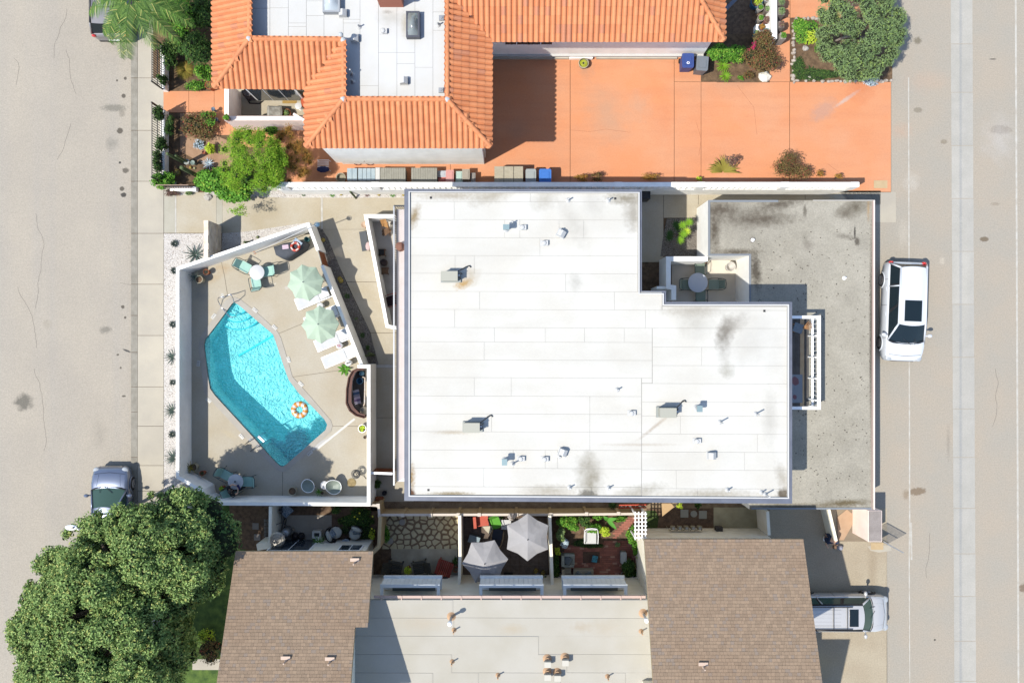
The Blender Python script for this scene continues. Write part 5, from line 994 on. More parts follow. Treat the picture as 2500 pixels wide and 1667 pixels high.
# parasols
def parasol(label, px, py, z, r, fm, polm, sides=8, rise=.42, tilt=0, rot=0, group=None, clothseg=3, base=True, open_=1, pbase=None, val=.1):
    c = P(px, py, z); t = thing('parasol', label, 'parasol', (c.x, c.y, .012), group); apex = Vector((c.x, c.y, z+rise))
    Rt = Euler((0, tilt, 0)).to_matrix()
    def pt(a_, rr_, h): return apex+Rt @ Vector((math.cos(a_)*rr_, math.sin(a_)*rr_, h))
    for k in range(sides):
        a0_ = rot+2*PI*k/sides; a1_ = a0_+2*PI/sides; mb = MB(); nn = clothseg
        for i in range(nn+1):
            f = i/nn; rr_ = r*f; h = -rise*(f**1.15)
            for j in range(3):
                b_ = a0_+(a1_-a0_)*j/2; rad = rr_*(1 if j != 1 else math.cos(PI/sides)*(1-.07*f*f)); mb.v.append(tuple(pt(b_, rad, h-(.05*f*f if j == 1 else 0))))
        for i in range(nn):
            for j in range(2): q = i*3+j; mb.f.append((q, q+3, q+4, q+1))
        e = nn*3
        for j in range(3): x_ = Vector(mb.v[e+j]); mb.v.append((x_.x, x_.y, x_.z-val))
        mb.f += [(e, e+3, e+4, e+1), (e+1, e+4, e+5, e+2)]
        mb.build('panel', fm, t, smooth=False)
        MB().tube([pt(a0_, .05, -.03), pt(a0_, r*.98, -rise-.03)], .01, 4).build('rib', polm, t)
    foot = pbase or (c.x, c.y)
    MB().tube([(foot[0], foot[1], .02), (apex.x, apex.y, apex.z+.05)], .022, 8).build('pole', polm, t)
    MB().lathe((apex.x, apex.y, apex.z), [(.03, 0), (.02, .05), (0, .07)], 8).build('finial', met_dark, t)
    if base: MB().lathe((foot[0], foot[1], .012), [(.25, 0), (.24, .05), (.05, .08)], 20).build('base', met_dark, t)
    return t
grn = mat('sage_canopy', A(206, 226, 202, 1.4), A(200, 221, 196, 1.4), .85, 2, fine=.02, trans=.25); gry = mat('grey_canopy', A(214, 212, 214, 1.12), A(206, 204, 206, 1.12), .85, 2, fine=.02, trans=.2)
g1 = 'sage green parasols over the loungers'
parasol('sage green parasol nearer the brown pool gate', 745, 690, 2.25, .86, grn, met_white, rot=.2, tilt=-.03, group=g1)
parasol('sage green parasol lower on the deck, over two loungers', 781, 792, 2.25, .88, grn, met_white, rot=.05, tilt=-.03, group=g1)
parasol('large grey parasol in full sun, upper right of the pair in the yard', 1288, 1311, 2.3, 1.1, gry, met_dark, 6, rise=.5, rot=.52, val=.06)
parasol('large grey parasol half in shade, lower left of the pair in the yard', 1184, 1370, 2.15, 1.08, gry, met_dark, 6, rise=.45, rot=.1, val=.06)
parasol('closed looking striped red and white little parasol at the yard fence', 1249, 1262, 1.7, .2, mat('striped_cloth', A(235, 225, 220), rough=.8, wave=((0, 9, 0), .45, .55, A(190, 50, 60))), pale, 6, rise=.3, base=False)
# covered grill with float rings on top
gc = thing('covered_grill', 'charcoal fabric covered outdoor grill against the north pool wall', 'grill', P(706, 600, 0)); dkc = mat('charcoal_cover', (.05, .055, .065), (.035, .04, .048), .8, 3, bump=.3, bs=8, bd=.05)
hp = [(666, 602), (694, 592), (735, 585), (745, 592), (740, 607), (722, 618), (702, 632), (695, 634), (683, 629), (672, 622)]
q_ = L2(hp, .9); cx_, cy_ = np.mean([p[0] for p in q_]), np.mean([p[1] for p in q_]); mb = MB(); n = len(q_)
for z_, k_ in ((0.02, 1.02), (.5, 1.0), (.8, .97), (.9, .9), (.95, .5)): mb.v += [(cx_+(x-cx_)*k_*(1+.03*math.sin(i*7+z_*9)), cy_+(y-cy_)*k_*(1+.03*math.cos(i*5+z_*7)), z_) for i, (x, y) in enumerate(q_)]
for i in range(4):
    for k in range(n): mb.f.append((i*n+k, i*n+(k+1) % n, (i+1)*n+(k+1) % n, (i+1)*n+k))
mb.f.append(tuple(range(4*n, 5*n))); mb.build('cover', dkc, gc, smooth=True, angle=60)
MB().tube([P(691, 628, .3), P(702, 632, .3)], .02).build('handle', chrome, gc)
def ring(label, px, py, z, R, r, c1, c2, seg=8, name='float_ring', cat='float ring', off=0, parent=None):
    c = P(px, py, z); t = thing(name, label, cat, tuple(c))
    for k in range(seg*2):
        a0_ = off+PI*k/seg; mb = MB(); nn = 4
        for i in range(nn+1):
            a_ = a0_+PI/seg*i/nn
            for j in range(10): b_ = 2*PI*j/10; mb.v.append((c.x+math.cos(a_)*(R+r*math.cos(b_)), c.y+math.sin(a_)*(R+r*math.cos(b_)), c.z+r*math.sin(b_)))
        for i in range(nn):
            for j in range(10): mb.f.append((i*10+j, (i+1)*10+j, (i+1)*10+(j+1) % 10, i*10+(j+1) % 10))
        mb.build('segment', c1 if k % 2 else c2, t, smooth=True)
    return t
fo = mat('orange_vinyl', A(250, 165, 50), rough=.3, coat=.5); fw = mat('white_vinyl', A(250, 245, 235), rough=.3, coat=.5); fr2 = mat('red_vinyl', A(225, 80, 55), rough=.4)
ring('orange and white striped inflatable ring floating in the pool', 731.5, 1000, 0, .29, .14, fo, fw, 8)
ring('red and white life ring lying on the covered grill', 721, 602, 1.02, .18, .065, fr2, fr2, 4, 'life_ring', 'life ring')
for k in range(4):
    c = P(721, 602, 1.02); a_ = .6+k*PI/2; MB().obox((c.x+math.cos(a_)*.18, c.y+math.sin(a_)*.18, 1.03), .06, .15, .145, a_+PI/2*0+PI/2*0).build('white_band', fw, bpy.data.objects['life_ring'])
c = P(697, 603, .97); MB().obox((c.x, c.y, .97), .3, .2, .05, .12).build('folded_towel', mat('pink_stripe', A(240, 215, 230), rough=.9, wave=((0, 40, 0), .4, .6, A(190, 90, 150))), label='pink and white striped folded towel on the covered grill', cat='towel')
c = P(727, 592, .97); MB().obox((c.x, c.y, .985), .42, .24, .05, -.7, .1).build('kickboard', mat('board_print', A(200, 215, 225), A(90, 140, 190), .5, 9), label='blue and white kickboard leaning behind the life ring on the covered grill', cat='kickboard')
c = P(748, 584, .4); MB().lathe((c.x, c.y, .012), [(.1, 0), (.12, .4), (.11, .4), (.09, .05)], 16).build('bucket', mat('aqua_plastic', A(110, 190, 190), rough=.4), smooth=True, label='aqua plastic bucket in the north corner of the pool deck', cat='bucket')
for k, (a, b) in enumerate((((617, 619), (776, 547)), ((800, 560), (854, 532)))):
    pass
MB().tube([P(617, 619, .03), P(690, 586, 1.2), P(772, 548, 2.1)], .018).build('skimmer_pole', whp, label='long white skimmer pole leaning over the north corner of the pool wall', cat='pool pole', smooth=True)
c = P(774, 548, 2.1); MB().tube([(c.x+math.cos(a_)*.12, c.y+math.sin(a_)*.1, 2.1) for a_ in [2*PI*k/12 for k in range(12)]], .015, closed=True).ball((c.x, c.y, 2.06), .1, .08, .05).build('skimmer_net', mat('blue_net', A(110, 150, 180), rough=.8), bpy.data.objects['skimmer_pole'])
# pool rails and ladder
hr_ = thing('pool_handrail', 'bent steel handrail at the curved steps of the pool', 'handrail', P(552, 740, 0))
MB().tube([P(548, 724, .75), P(563, 718, .85), P(569, 728, .7), P(571, 737, .3), P(571, 739, -.3)], .02, 8).build('rail', chrome, hr_, smooth=True)
MB().tube([P(548, 724, .75), P(533, 727, .6), P(532, 733, .3), P(540, 750, -.02), P(560, 773, .35), P(568, 775, .4), P(576, 772, .1), P(578, 760, -.5)], .02, 8).build('rail', chrome, hr_, smooth=True)
ld = thing('pool_ladder', 'steel pool ladder with white tread on the south west edge of the pool', 'ladder', P(625, 1072, 0))
for a, b in (((620, 1071), (598, 1084)), ((637, 1085), (611, 1102))):
    MB().tube([P(*b, .02), P(b[0]*.3+a[0]*.7-2, b[1]*.3+a[1]*.7-3, .75), P(a[0]+3, a[1]-3, .6), P(a[0]+4, a[1]-4, -1.0)], .02, 8).build('rail', chrome, ld, smooth=True)
for z_, o in ((-.12, 0), (-.45, 1), (-.75, 2)):
    a, b = P(626, 1067, 0), P(641, 1081, 0); d = b-a; MB().obox(((a.x+b.x)/2+.05, (a.y+b.y)/2+.05, z_+.04), d.length, .1, .025, math.atan2(d.y, d.x)).build('tread', met_white, ld)
# brown slatted curved bench / enclosure by the east wall
bn_ = thing('slatted_enclosure', 'brown slatted curved rail round a storage nook at the east pool wall', 'railing', P(870, 955, 0)); brw = mat('brown_stain_wood', A(120, 72, 56), A(98, 58, 46), .6, 4, rnd=.15)
arc = [(886, 899), (872, 900), (860, 906), (851, 922), (846, 950), (845, 985), (853, 1002), (868, 1014), (890, 1020)]
aw = [Vector((*p, 0)) for p in L2(arc, 1.1)]
for z_ in (1.1, .6, .12): MB().tube([(p.x, p.y, z_) for p in aw], .03, 6).build('rail', brw, bn_, smooth=True)
pts = []
for a, b in zip(aw, aw[1:]):
    d = b-a; n = max(1, int(d.length/.075)); pts += [(a+d*k/n, math.atan2(d.y, d.x)) for k in range(n)]
pmb = meshof(MB().box(-.028, -.012, .06, .028, .012, 1.08), brw)
for p, an in pts: inst('picket', pmb, bn_, (p.x, p.y, 0), Matrix.Rotation(an, 3, 'Z'))
inner_ = [Vector((*p, 0)) for p in L2([(888, 903), (874, 904), (866, 910), (860, 925), (857, 950), (857, 982), (864, 996), (876, 1008), (890, 1012)], 1.1)]
for k, (a, b) in enumerate(zip(inner_, inner_[1:])):
    MB().add([(aw[k].x+.02, aw[k].y, 1.0), (aw[k+1].x+.02, aw[k+1].y, 1.0), (b.x, b.y, 1.0), (a.x, a.y, 1.0), (aw[k].x+.02, aw[k].y, .97), (aw[k+1].x+.02, aw[k+1].y, .97), (b.x, b.y, .97), (a.x, a.y, .97)], [(0, 1, 2, 3), (4, 7, 6, 5), (2, 6, 7, 3)]).build('counter_board', brw, bn_)
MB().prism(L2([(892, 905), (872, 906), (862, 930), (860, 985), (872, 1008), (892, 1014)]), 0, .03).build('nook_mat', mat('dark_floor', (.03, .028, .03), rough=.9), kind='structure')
for px, py, r_, m_, l, nm in [(880, 912, .13, A(110, 170, 205), 'pale blue float ball at the top of the brown slatted nook', 'float_ball'), (877, 930, .16, A(40, 100, 140), 'round dark blue tub in the brown slatted nook', 'tub'), (889, 1002, .2, A(200, 188, 168), 'beige round lid at the bottom of the brown slatted nook', 'storage_barrel')]:
    c = P(px, py, .5); mb = MB()
    if nm == 'float_ball': mb.ball((c.x, c.y, .03+r_), r_)
    elif nm == 'tub': mb.lathe((c.x, c.y, .03), [(r_*.8, 0), (r_, .4), (r_*.93, .4), (r_*.75, .04)], 20)
    else: mb.lathe((c.x, c.y, .03), [(r_, 0), (r_, .5), (r_*.96, .54), (.04, .58), (.04, .61)], 20)
    mb.build(nm, mat('m_'+nm, m_, rough=.5), smooth=True, label=l, cat=nm.replace('_', ' '))
for k in range(6):
    c = P(868+k*1.2, 955+k*5.5, .3); MB().obox((c.x, c.y, .2+.03*k), .3, .12, .06, .25).build('folded_cushion', mat('nook_cloth%d' % k, A(*[(176, 176, 196), (60, 90, 130), (150, 150, 170), (205, 190, 210), (120, 100, 140), (190, 180, 200)][k]), rough=.9), label=['pale lilac', 'navy blue', 'grey', 'light pink grey', 'purple', 'grey lilac'][k]+' folded cushion in the pile inside the brown slatted nook', cat='cushion', group='cushions piled in the slatted nook')
MB().tube([P(885, 920, .5), P(891, 922, .5), P(891, 945, .5), P(890, 985, .5), P(884, 1000, .4)], .035, 8).build('pool_noodle', mat('noodle_white', A(230, 200, 170), A(240, 235, 230), .7, 9), smooth=True, label='bent white and peach pool noodle along the wall in the slatted nook', cat='pool noodle')
# entry patio furniture
wdm = mat('patio_wood', A(150, 112, 76), A(128, 92, 62), .7, 6, rnd=.1)
for px, py, l in [(932, 616, 'dark wooden cube stool with black cushion in the triangular entry patio'), (939, 661, 'light wooden cube stool in the triangular entry patio')]:
    c = P(px, py, .45); t = thing('cube_stool', l, 'stool', (c.x, c.y, .02))
    for k in range(5): MB().box(c.x-.16+.066*k, c.y-.16, .42, c.x-.1+.066*k, c.y+.16, .45).build('slat', wdm, t)
    for sx in (-1, 1):
        for sy in (-1, 1): MB().box(c.x+sx*.14-.02, c.y+sy*.14-.02, .02, c.x+sx*.14+.02, c.y+sy*.14+.02, .42).build('leg', wdm, t)
    if 'cushion' in l: MB().obox((c.x-.02, c.y, .47), .26, .26, .05).build('cushion', mat('black_cloth', (.02, .02, .02), rough=.9), t)
c = P(936, 640, .5); MB().lathe((c.x, c.y, .02), [(.13, 0), (.17, .2), (.16, .45), (.12, .5), (.1, .46)], 18).build('round_pot', mat('brown_pot', A(84, 66, 60), rough=.6), smooth=True, label='round dark brown pot between the two cube stools', cat='pot')
c = P(942, 563, .5); t = thing('folding_chair', 'wooden folding chair in the north end of the triangular entry patio', 'chair', (c.x, c.y, .02)); an = -.9
for k in range(6): MB().obox((c.x+math.cos(an)*(.05*k-.1), c.y+math.sin(an)*(.05*k-.1), .42), .04, .4, .02, an).build('seat_slat', wdm, t)
for s in (-1, 1): MB().tube([(c.x+s*.15, c.y+.25, .9), (c.x+s*.18, c.y-.2, .02)], .02, 4).build('frame_leg', wdm, t); MB().tube([(c.x+s*.18, c.y+.15, .02), (c.x+s*.16, c.y-.25, .6)], .02, 4).build('frame_leg', wdm, t)
MB().add([(c.x-.18, c.y+.2, .6), (c.x+.2, c.y+.1, .6), (c.x+.05, c.y+.5, .95), (c.x-.22, c.y+.45, .95)], [(0, 1, 2, 3)]).build('back_panel', mat('tan_canvas', A(214, 160, 100)), t)
kr = chair('wire_chair', mat('red_seat', A(60, 20, 20), rough=.6), mat('red_tube', A(200, 50, 45), rough=.4), None); r1 = atP(kr, 958, 735, PI+.3, 'red wire framed chair at the lower end of the triangular entry patio')
c = P(960, 604, zf); MB().lathe((c.x+.35, c.y, zf), [(.2, 0), (.2, .4), (.17, .45)], 18).build('wicker_stool', mat('wicker_pink', A(206, 150, 128), rough=.8), smooth=True, label='round pinkish wicker stool on the slatted walkway', cat='stool')
c = P(888, 588, .5); t = thing('reclining_lounger', 'black reclining lounge chair with a pink cushion outside the triangular patio wall', 'lounge chair', (c.x, c.y, .012)); MB().obox((c.x, c.y, .38), .34, .95, .05, .16).build('seat', mat('black_mesh', (.05, .055, .06), rough=.7), t); MB().ball((c.x+.2, c.y-.25, .45), .13, .22, .06).build('cushion', mat('blush_cloth', A(235, 205, 200)), t, smooth=True)
for sx, sy in ((-1, -1), (1, -1), (-1, 1), (1, 1)): MB().tube([(c.x+sx*.15-sy*.06, c.y+sy*.42, .38), (c.x+sx*.15-sy*.06, c.y+sy*.44, .01)], .015).build('leg', met_dark, t)
c = P(888, 548, .6); MB().lathe((c.x, c.y, .012), [(.12, 0), (.16, .45), (.14, .5), (.13, .46), (0, .44)], 18).build('planter', mat('peach_pot', A(238, 205, 175), rough=.7), smooth=True, label='peach planter at the outer corner of the triangular patio wall', cat='planter')
# rear court: round grey table, four wire chairs, big white pot
rtable('round grey table in the walled rear court', 1704, 690, .74, .47, mat('grey_top', A(196, 202, 212, 1.6), rough=.6), met_dark)
kw = chair('wire_court_chair', mat('wire_green', A(150, 166, 150, 1.3), rough=.7), mintd, 'dark wire chairs round the grey court table')
for px, py, a_, l in [(1704, 661, -PI/2, 'upper'), (1674, 696, 0, 'left'), (1738, 696, PI, 'right'), (1706, 722, PI/2, 'lower')]: atP(kw, px, py, a_, 'dark green wire chair at the '+l+' side of the round grey court table', .02)
c = P(1784, 651, .5); MB().lathe((c.x, c.y, .02), [(.17, 0), (.235, .5), (.215, .5), (.2, .42), (0, .1)], 26).build('planter', mat('planter_white', A(236, 232, 226, 1.3), A(226, 220, 212, 1.3), .8, 3), smooth=True, angle=50, label='big white round empty planter in the corner of the rear court', cat='planter')
MB().tube([P(1722, 650, .03), P(1727, 643, .5), P(1722, 642, .9)], .02).build('garden_faucet', mat('copper', A(206, 130, 80), rough=.4, metal=.5), smooth=True, label='small copper coloured tap by the court wall', cat='tap')
# balcony chair, rug, table
c = P(1960, 802, zbf+.5); t = thing('balcony_chair', 'bamboo chair with a tufted blue grey cushion on the white balcony', 'chair', (c.x, c.y, zbf)); MB().obox((c.x-.18, c.y+.02, zbf+.42), .42, .42, .07, -.35).build('cushion', mat('blue_grey_cushion', A(150, 166, 178), A(138, 154, 168), .9, 12, bump=.4, bs=10, bd=.04), t)
bam = mat('bamboo', A(214, 160, 110), rough=.6)
for k in range(7): a_ = -.7+k*.3; MB().tube([(c.x+.02, c.y+.02, zbf+.42), (c.x+.02+math.cos(a_)*.3, c.y+.1+math.sin(a_)*.25, zbf+.85)], .014, 5).build('spindle', bam, t)
for sx, sy in ((-.35, -.15), (0, -.2), (-.3, .2), (.05, .2)): MB().tube([(c.x+sx, c.y+sy, zbf+.4), (c.x+sx, c.y+sy, zbf)], .018, 5).build('leg', bam, t)
c = P(1946, 948, zbf); rgm = mat('rug_print', A(158, 170, 184), rough=.95, blobs=[(1941, 930, zbf, .18, .22, .4, 1, A(150, 110, 118), .15), (1940, 969, zbf, .1, .12, .3, 1, A(150, 110, 118), .15)]); MB().box(P(1925, 0, zbf).x, P(0, 983, zbf).y, zbf+.001, P(1959, 0, zbf).x, P(0, 914, zbf).y, zbf+.012).build('rug', rgm, label='blue grey rug with dusky pink leaf shapes on the dark balcony decking', cat='rug')
# ================= vegetation =================
def gm(name, a, b, isl=None, tr=.22, s=5): return mat(name, A(*a, 2.05), A(*b, 2.05), .75, s, island=isl and A(*isl, 1.9) or True, trans=tr, spec=.25)
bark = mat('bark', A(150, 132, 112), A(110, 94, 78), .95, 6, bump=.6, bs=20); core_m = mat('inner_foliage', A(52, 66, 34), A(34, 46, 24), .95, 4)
def leafcloud(name, lobes, n, size, m, parent, asp=.55, up=.55, top=-.25, core=.72, spread=.25, kind='stuff', fold=.35, droop=0):
    lobes = np.array(lobes, float); nl_ = len(lobes); w = (lobes[:, 3]*lobes[:, 4]); w = w/w.sum(); pick = RNG.choice(nl_, n, p=w)
    d = RNG.normal(size=(n, 3)); d /= np.linalg.norm(d, axis=1)[:, None]; bad = d[:, 2] < top; d[bad, 2] *= -1
    rad = 1+RNG.uniform(-spread, .08, (n, 1)); bump_ = 1+.12*np.sin(d[:, :1]*7+pick[:, None])*np.cos(d[:, 1:2]*8+pick[:, None]*2)
    c = lobes[pick, :3]+d*lobes[pick, 3:6]*rad*bump_
    nr = d*.6+RNG.normal(size=(n, 3))*.55; nr[:, 2] += up; nr /= np.linalg.norm(nr, axis=1)[:, None]
    t = np.cross(nr, RNG.normal(size=(n, 3))); t[:, 2] -= droop; t /= np.linalg.norm(t, axis=1)[:, None]; b = np.cross(nr, t); s = size*RNG.uniform(.6, 1.3, (n, 1))
    p0 = c-t*s*.5; p2 = c+t*s*.5; p1 = c+b*s*asp*.5+nr*s*.12*fold; p3 = c-b*s*asp*.5+nr*s*.12*fold
    V = np.stack([p0, p1, p2, p3], 1).reshape(-1, 3); off = np.array(wloc.get(parent.name, (0, 0, 0))) if parent is not None else np.array([c[:, 0].mean(), c[:, 1].mean(), 0])
    V = V-off; me = bpy.data.meshes.new(name); me.vertices.add(4*n); me.vertices.foreach_set('co', V.ravel())
    me.loops.add(6*n); idx_ = (np.arange(n)[:, None]*4+np.array([0, 1, 2, 0, 2, 3])).ravel(); me.loops.foreach_set('vertex_index', idx_)
    me.polygons.add(2*n); me.polygons.foreach_set('loop_start', np.arange(0, 6*n, 3)); me.update(calc_edges=True); me.validate()
    me.materials.append(m); o = bpy.data.objects.new(name, me); C.objects.link(o); wloc[o.name] = tuple(off)
    if parent is not None: o.parent = parent
    else: o.location = off
    if kind: o['kind'] = kind
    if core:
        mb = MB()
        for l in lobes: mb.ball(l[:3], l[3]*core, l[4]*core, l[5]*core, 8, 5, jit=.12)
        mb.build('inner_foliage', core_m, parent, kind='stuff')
    return o
def stems(t, base, tips, r=.03, name='stem', m=None):
    for tp in tips: b = Vector(base); e = Vector(tp); MB().tube([b, b.lerp(e, .5)+Vector((random.uniform(-.05, .05), random.uniform(-.05, .05), .05)), e], r, 6, r2=r*.45).build(name, m or bark, t, smooth=True)
def bush(label, px, py, rx, ry, h, m, n=700, size=.09, nl_=7, cat='shrub', name='shrub', asp=.55, core=.6, spread=.35, z0=0, group=None, stem=True, rise=.4, up=.55):
    s = (H-h)/F; c = P(px, py, h*.7); t = thing(name, label, cat, (c.x, c.y, z0), group); lobes = []
    for k in range(nl_):
        a_ = 2*PI*k/nl_*1.0+random.uniform(-.3, .3); q = random.uniform(.35, .62) if k else 0
        lobes.append((c.x+math.cos(a_)*q*rx*s, c.y+math.sin(a_)*q*ry*s, z0+h*random.uniform(rise, .75), rx*s*random.uniform(.38, .55), ry*s*random.uniform(.38, .55), h*random.uniform(.22, .34)))
    leafcloud('foliage', lobes, n, size, m, t, asp=asp, core=core, spread=spread, up=up)
    if stem: stems(t, (c.x, c.y, z0), [l[:3] for l in lobes[:4]], .02)
    return t
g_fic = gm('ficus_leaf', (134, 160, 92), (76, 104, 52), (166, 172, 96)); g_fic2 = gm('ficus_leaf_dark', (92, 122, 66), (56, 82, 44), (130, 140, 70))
g_jun = gm('juniper_leaf', (134, 154, 104), (92, 118, 72), (150, 176, 88)); g_lime = gm('lime_leaf', (132, 172, 44), (92, 134, 32), (176, 190, 70), .25); g_mid = gm('green_leaf', (104, 156, 50), (60, 106, 32), (150, 180, 70))
g_dk = gm('dark_leaf', (70, 104, 44), (40, 66, 28), (110, 130, 60)); g_palm = gm('palm_leaflet', (100, 128, 60), (52, 84, 36), (166, 166, 96), .1); g_olive = gm('olive_leaf', (150, 140, 60), (120, 112, 50), (190, 150, 80))
g_red = gm('bronze_leaf', (120, 110, 62), (96, 70, 50), (150, 70, 60)); g_rust = gm('rusty_leaf', (170, 130, 60), (130, 104, 50), (190, 110, 60)); g_pur = gm('purple_leaf', (130, 100, 90), (100, 76, 72), (150, 140, 90)); g_sil = gm('silver_leaf', (200, 214, 224), (160, 180, 190), (230, 235, 240)); g_yel = gm('yellow_green_leaf', (190, 205, 60), (150, 180, 50), (215, 220, 90)); g_mag = gm('magenta_bract', (200, 40, 100), (170, 30, 80))
# the big leafy tree on the verge
tr_ = thing('ficus_tree', 'huge dense leafy tree spreading over the road and the left brown shingled roof', 'tree', P(240, 1520, 0)*1)
out_ = [(28, 1600), (22, 1500), (50, 1452), (92, 1350), (120, 1315), (165, 1282), (228, 1250), (290, 1222), (345, 1206), (440, 1190), (505, 1206), (560, 1244), (598, 1290), (585, 1345), (566, 1400), (532, 1452), (482, 1478), (470, 1540), (498, 1590), (492, 1625), (440, 1660), (420, 1760), (60, 1760)]
def dist_in(x, y, pg):
    best = 1e9
    for i in range(len(pg)):
        ax, ay = pg[i]; bx_, by_ = pg[(i+1) % len(pg)]; dx, dy = bx_-ax, by_-ay; t = max(0, min(1, ((x-ax)*dx+(y-ay)*dy)/(dx*dx+dy*dy))); best = min(best, math.hypot(x-ax-dx*t, y-ay-dy*t))
    return best
lob = []; rr = random.Random(21)
while len(lob) < 560:
    x, y = rr.uniform(20, 600), rr.uniform(1190, 1755)
    if not inpoly(x, y, out_): continue
    d = dist_in(x, y, out_); r_ = rr.choice((.2, .26, .34, .42, .52))
    if d < r_*50*.62 or math.sin(x*.085+2*math.sin(y*.05))*math.sin(y*.09+1.5*math.sin(x*.04)) > .78: continue
    zt_ = 4.3+3.6*min(1, d/150)**.6+.5*math.sin(x*.021+1)*math.cos(y*.024)+rr.uniform(-.4, .5)
    zt_ = zt_-(1.4 if x > 500 else 0)-(1.0 if 400 < x < 560 and y > 1440 else 0)
    if rr.random() < .3: zt_ -= rr.uniform(.4, 1.2)
    p = P(x, y, zt_); lob.append((p.x, p.y, p.z, r_, r_, r_*.8))
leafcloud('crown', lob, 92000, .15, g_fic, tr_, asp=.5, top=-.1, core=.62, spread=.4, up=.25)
leafcloud('crown_tips', [(l[0], l[1], l[2]+.05, l[3]*1.05, l[4]*1.05, l[5]*1.05) for l in lob], 26000, .085, gm('ficus_tip', (170, 190, 120), (134, 158, 88), (196, 196, 120)), tr_, asp=.5, top=.15, core=0, spread=.12, up=.3)  # paler small leaves on top put the crown's highlights into colour
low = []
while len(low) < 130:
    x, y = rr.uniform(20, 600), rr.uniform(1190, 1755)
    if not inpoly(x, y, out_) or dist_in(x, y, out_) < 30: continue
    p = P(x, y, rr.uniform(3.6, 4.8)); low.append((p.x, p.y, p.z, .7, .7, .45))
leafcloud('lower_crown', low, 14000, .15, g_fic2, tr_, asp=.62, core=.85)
tb_ = P(210, 1500, 0); tb_ = Vector((P(300, 1470, 4).x, P(300, 1470, 4).y, 0)); MB().tube([tb_, tb_+Vector((.05, .1, 1.6)), tb_+Vector((.1, 0, 3.2))], .38, 12, r2=.26).build('trunk', bark, tr_, smooth=True)
stems(tr_, tb_+Vector((.1, 0, 3.0)), [P(130, 1520, 6.5), P(250, 1330, 6.5), P(450, 1280, 6), P(420, 1420, 6.5), P(250, 1620, 6.5), P(120, 1640, 6), P(520, 1300, 5), P(300, 1480, 7.4)], .16, 'limb')
tr_.location = (tb_.x, tb_.y, 0)
for ch_ in tr_.children: ch_.location = -Vector((tb_.x, tb_.y, 0))+Vector(wloc[tr_.name]) if not ch_.location.length else ch_.location
bush('ragged green shrub in the sunlit patch between the big tree and the left shingled roof', 512, 1590, 38, 30, 1.2, g_red, 900, .08)
bush('yellow green ground shrub at the foot of the left shingled roof edge', 505, 1552, 28, 24, .5, g_yel, 500, .08)
# juniper tree, top right
jt = thing('juniper_tree', 'rounded grey green conifer like tree over the planting bed at the alley edge', 'tree', P(2088, 88, 0)); lob = []; rr = random.Random(4)
gaps = [(2090, 20, 22), (2055, 90, 24), (2105, 85, 22), (2050, 45, 14), (2130, 50, 12), (2120, 145, 12)]
while len(lob) < 165:
    a_, q = rr.uniform(0, 2*PI), math.sqrt(rr.uniform(0, 1)); x, y = 2098+math.cos(a_)*q*104, 66+math.sin(a_)*q*122
    if any(math.hypot(x-g0, y-g1) < g2 for g0, g1, g2 in gaps) or rr.random() < .06: continue
    zt_ = 2.6+1.7*math.sqrt(max(0, 1-q*q))+rr.uniform(-.3, .3); p = P(x, y, zt_); r_ = rr.uniform(.2, .36); lob.append((p.x, p.y, p.z, r_, r_, r_*.62))
leafcloud('crown', lob, 30000, .085, g_jun, jt, asp=.35, top=-.1, core=.72, spread=.2)
jb = P(2088, 88, 0); jc = mat('grey_bark', A(190, 178, 165), A(160, 148, 136), .9, 6)
stems(jt, jb, [P(2040, 100, 2.6), P(2120, 30, 2.8), P(2150, 110, 2.6), P(2080, 10, 2.8), P(2070, 140, 2.6), P(2110, 70, 3.2)], .09, 'limb', jc)
MB().tube([jb, jb+Vector((0, 0, .5))], .16, 10, r2=.1).build('trunk', jc, jt, smooth=True)
# palm, top left
pt_ = thing('palm_tree', 'feathery palm leaning its arching fronds over the grey car at the top left', 'palm tree', P(392, 40, 0)); hb = P(322, -6, 6.4)
pb = Vector((hb.x+.25, hb.y-.1, 0)); MB().tube([pb, (hb.x+.1, hb.y, 3), (hb.x, hb.y, 6.3)], .17, 10, r2=.11).build('trunk', bark, pt_, smooth=True)
rr = random.Random(9)
for k in range(19):
    a_ = 2*PI*k/19+rr.uniform(-.12, .12); L = rr.uniform(1.9, 2.7); d = Vector((math.cos(a_), math.sin(a_), 0)); ups = rr.uniform(.1, .5); pts = []; mb = MB()
    for i in range(9): u = i/8; pts.append(hb+d*L*(u-.12*u*u)+Vector((0, 0, L*(ups*u-(.55+ups*.6)*u*u)))+Vector((-d.y, d.x, 0))*(.25*math.sin(k*1.7)*u*u))
    mb.tube(pts, .022, 4, r2=.006)
    for i in range(46):
        u = .12+.87*i/46; f = u*8; j = min(7, int(f)); c = pts[j].lerp(pts[j+1], f-j); dd = (pts[j+1]-pts[j]).normalized(); sd = dd.cross(Vector((0, 0, 1))).normalized(); ln = .52*math.sin(PI*min(1, .15+u*.85))**.6+.06
        for s in (-1, 1): mb.blade(c, sd*s+dd*.75+Vector((0, 0, -.1+rr.uniform(-.15, .15))), ln*rr.uniform(.85, 1.1), .04, droop=.35, segs=2)
    mb.build('frond', g_palm, pt_)
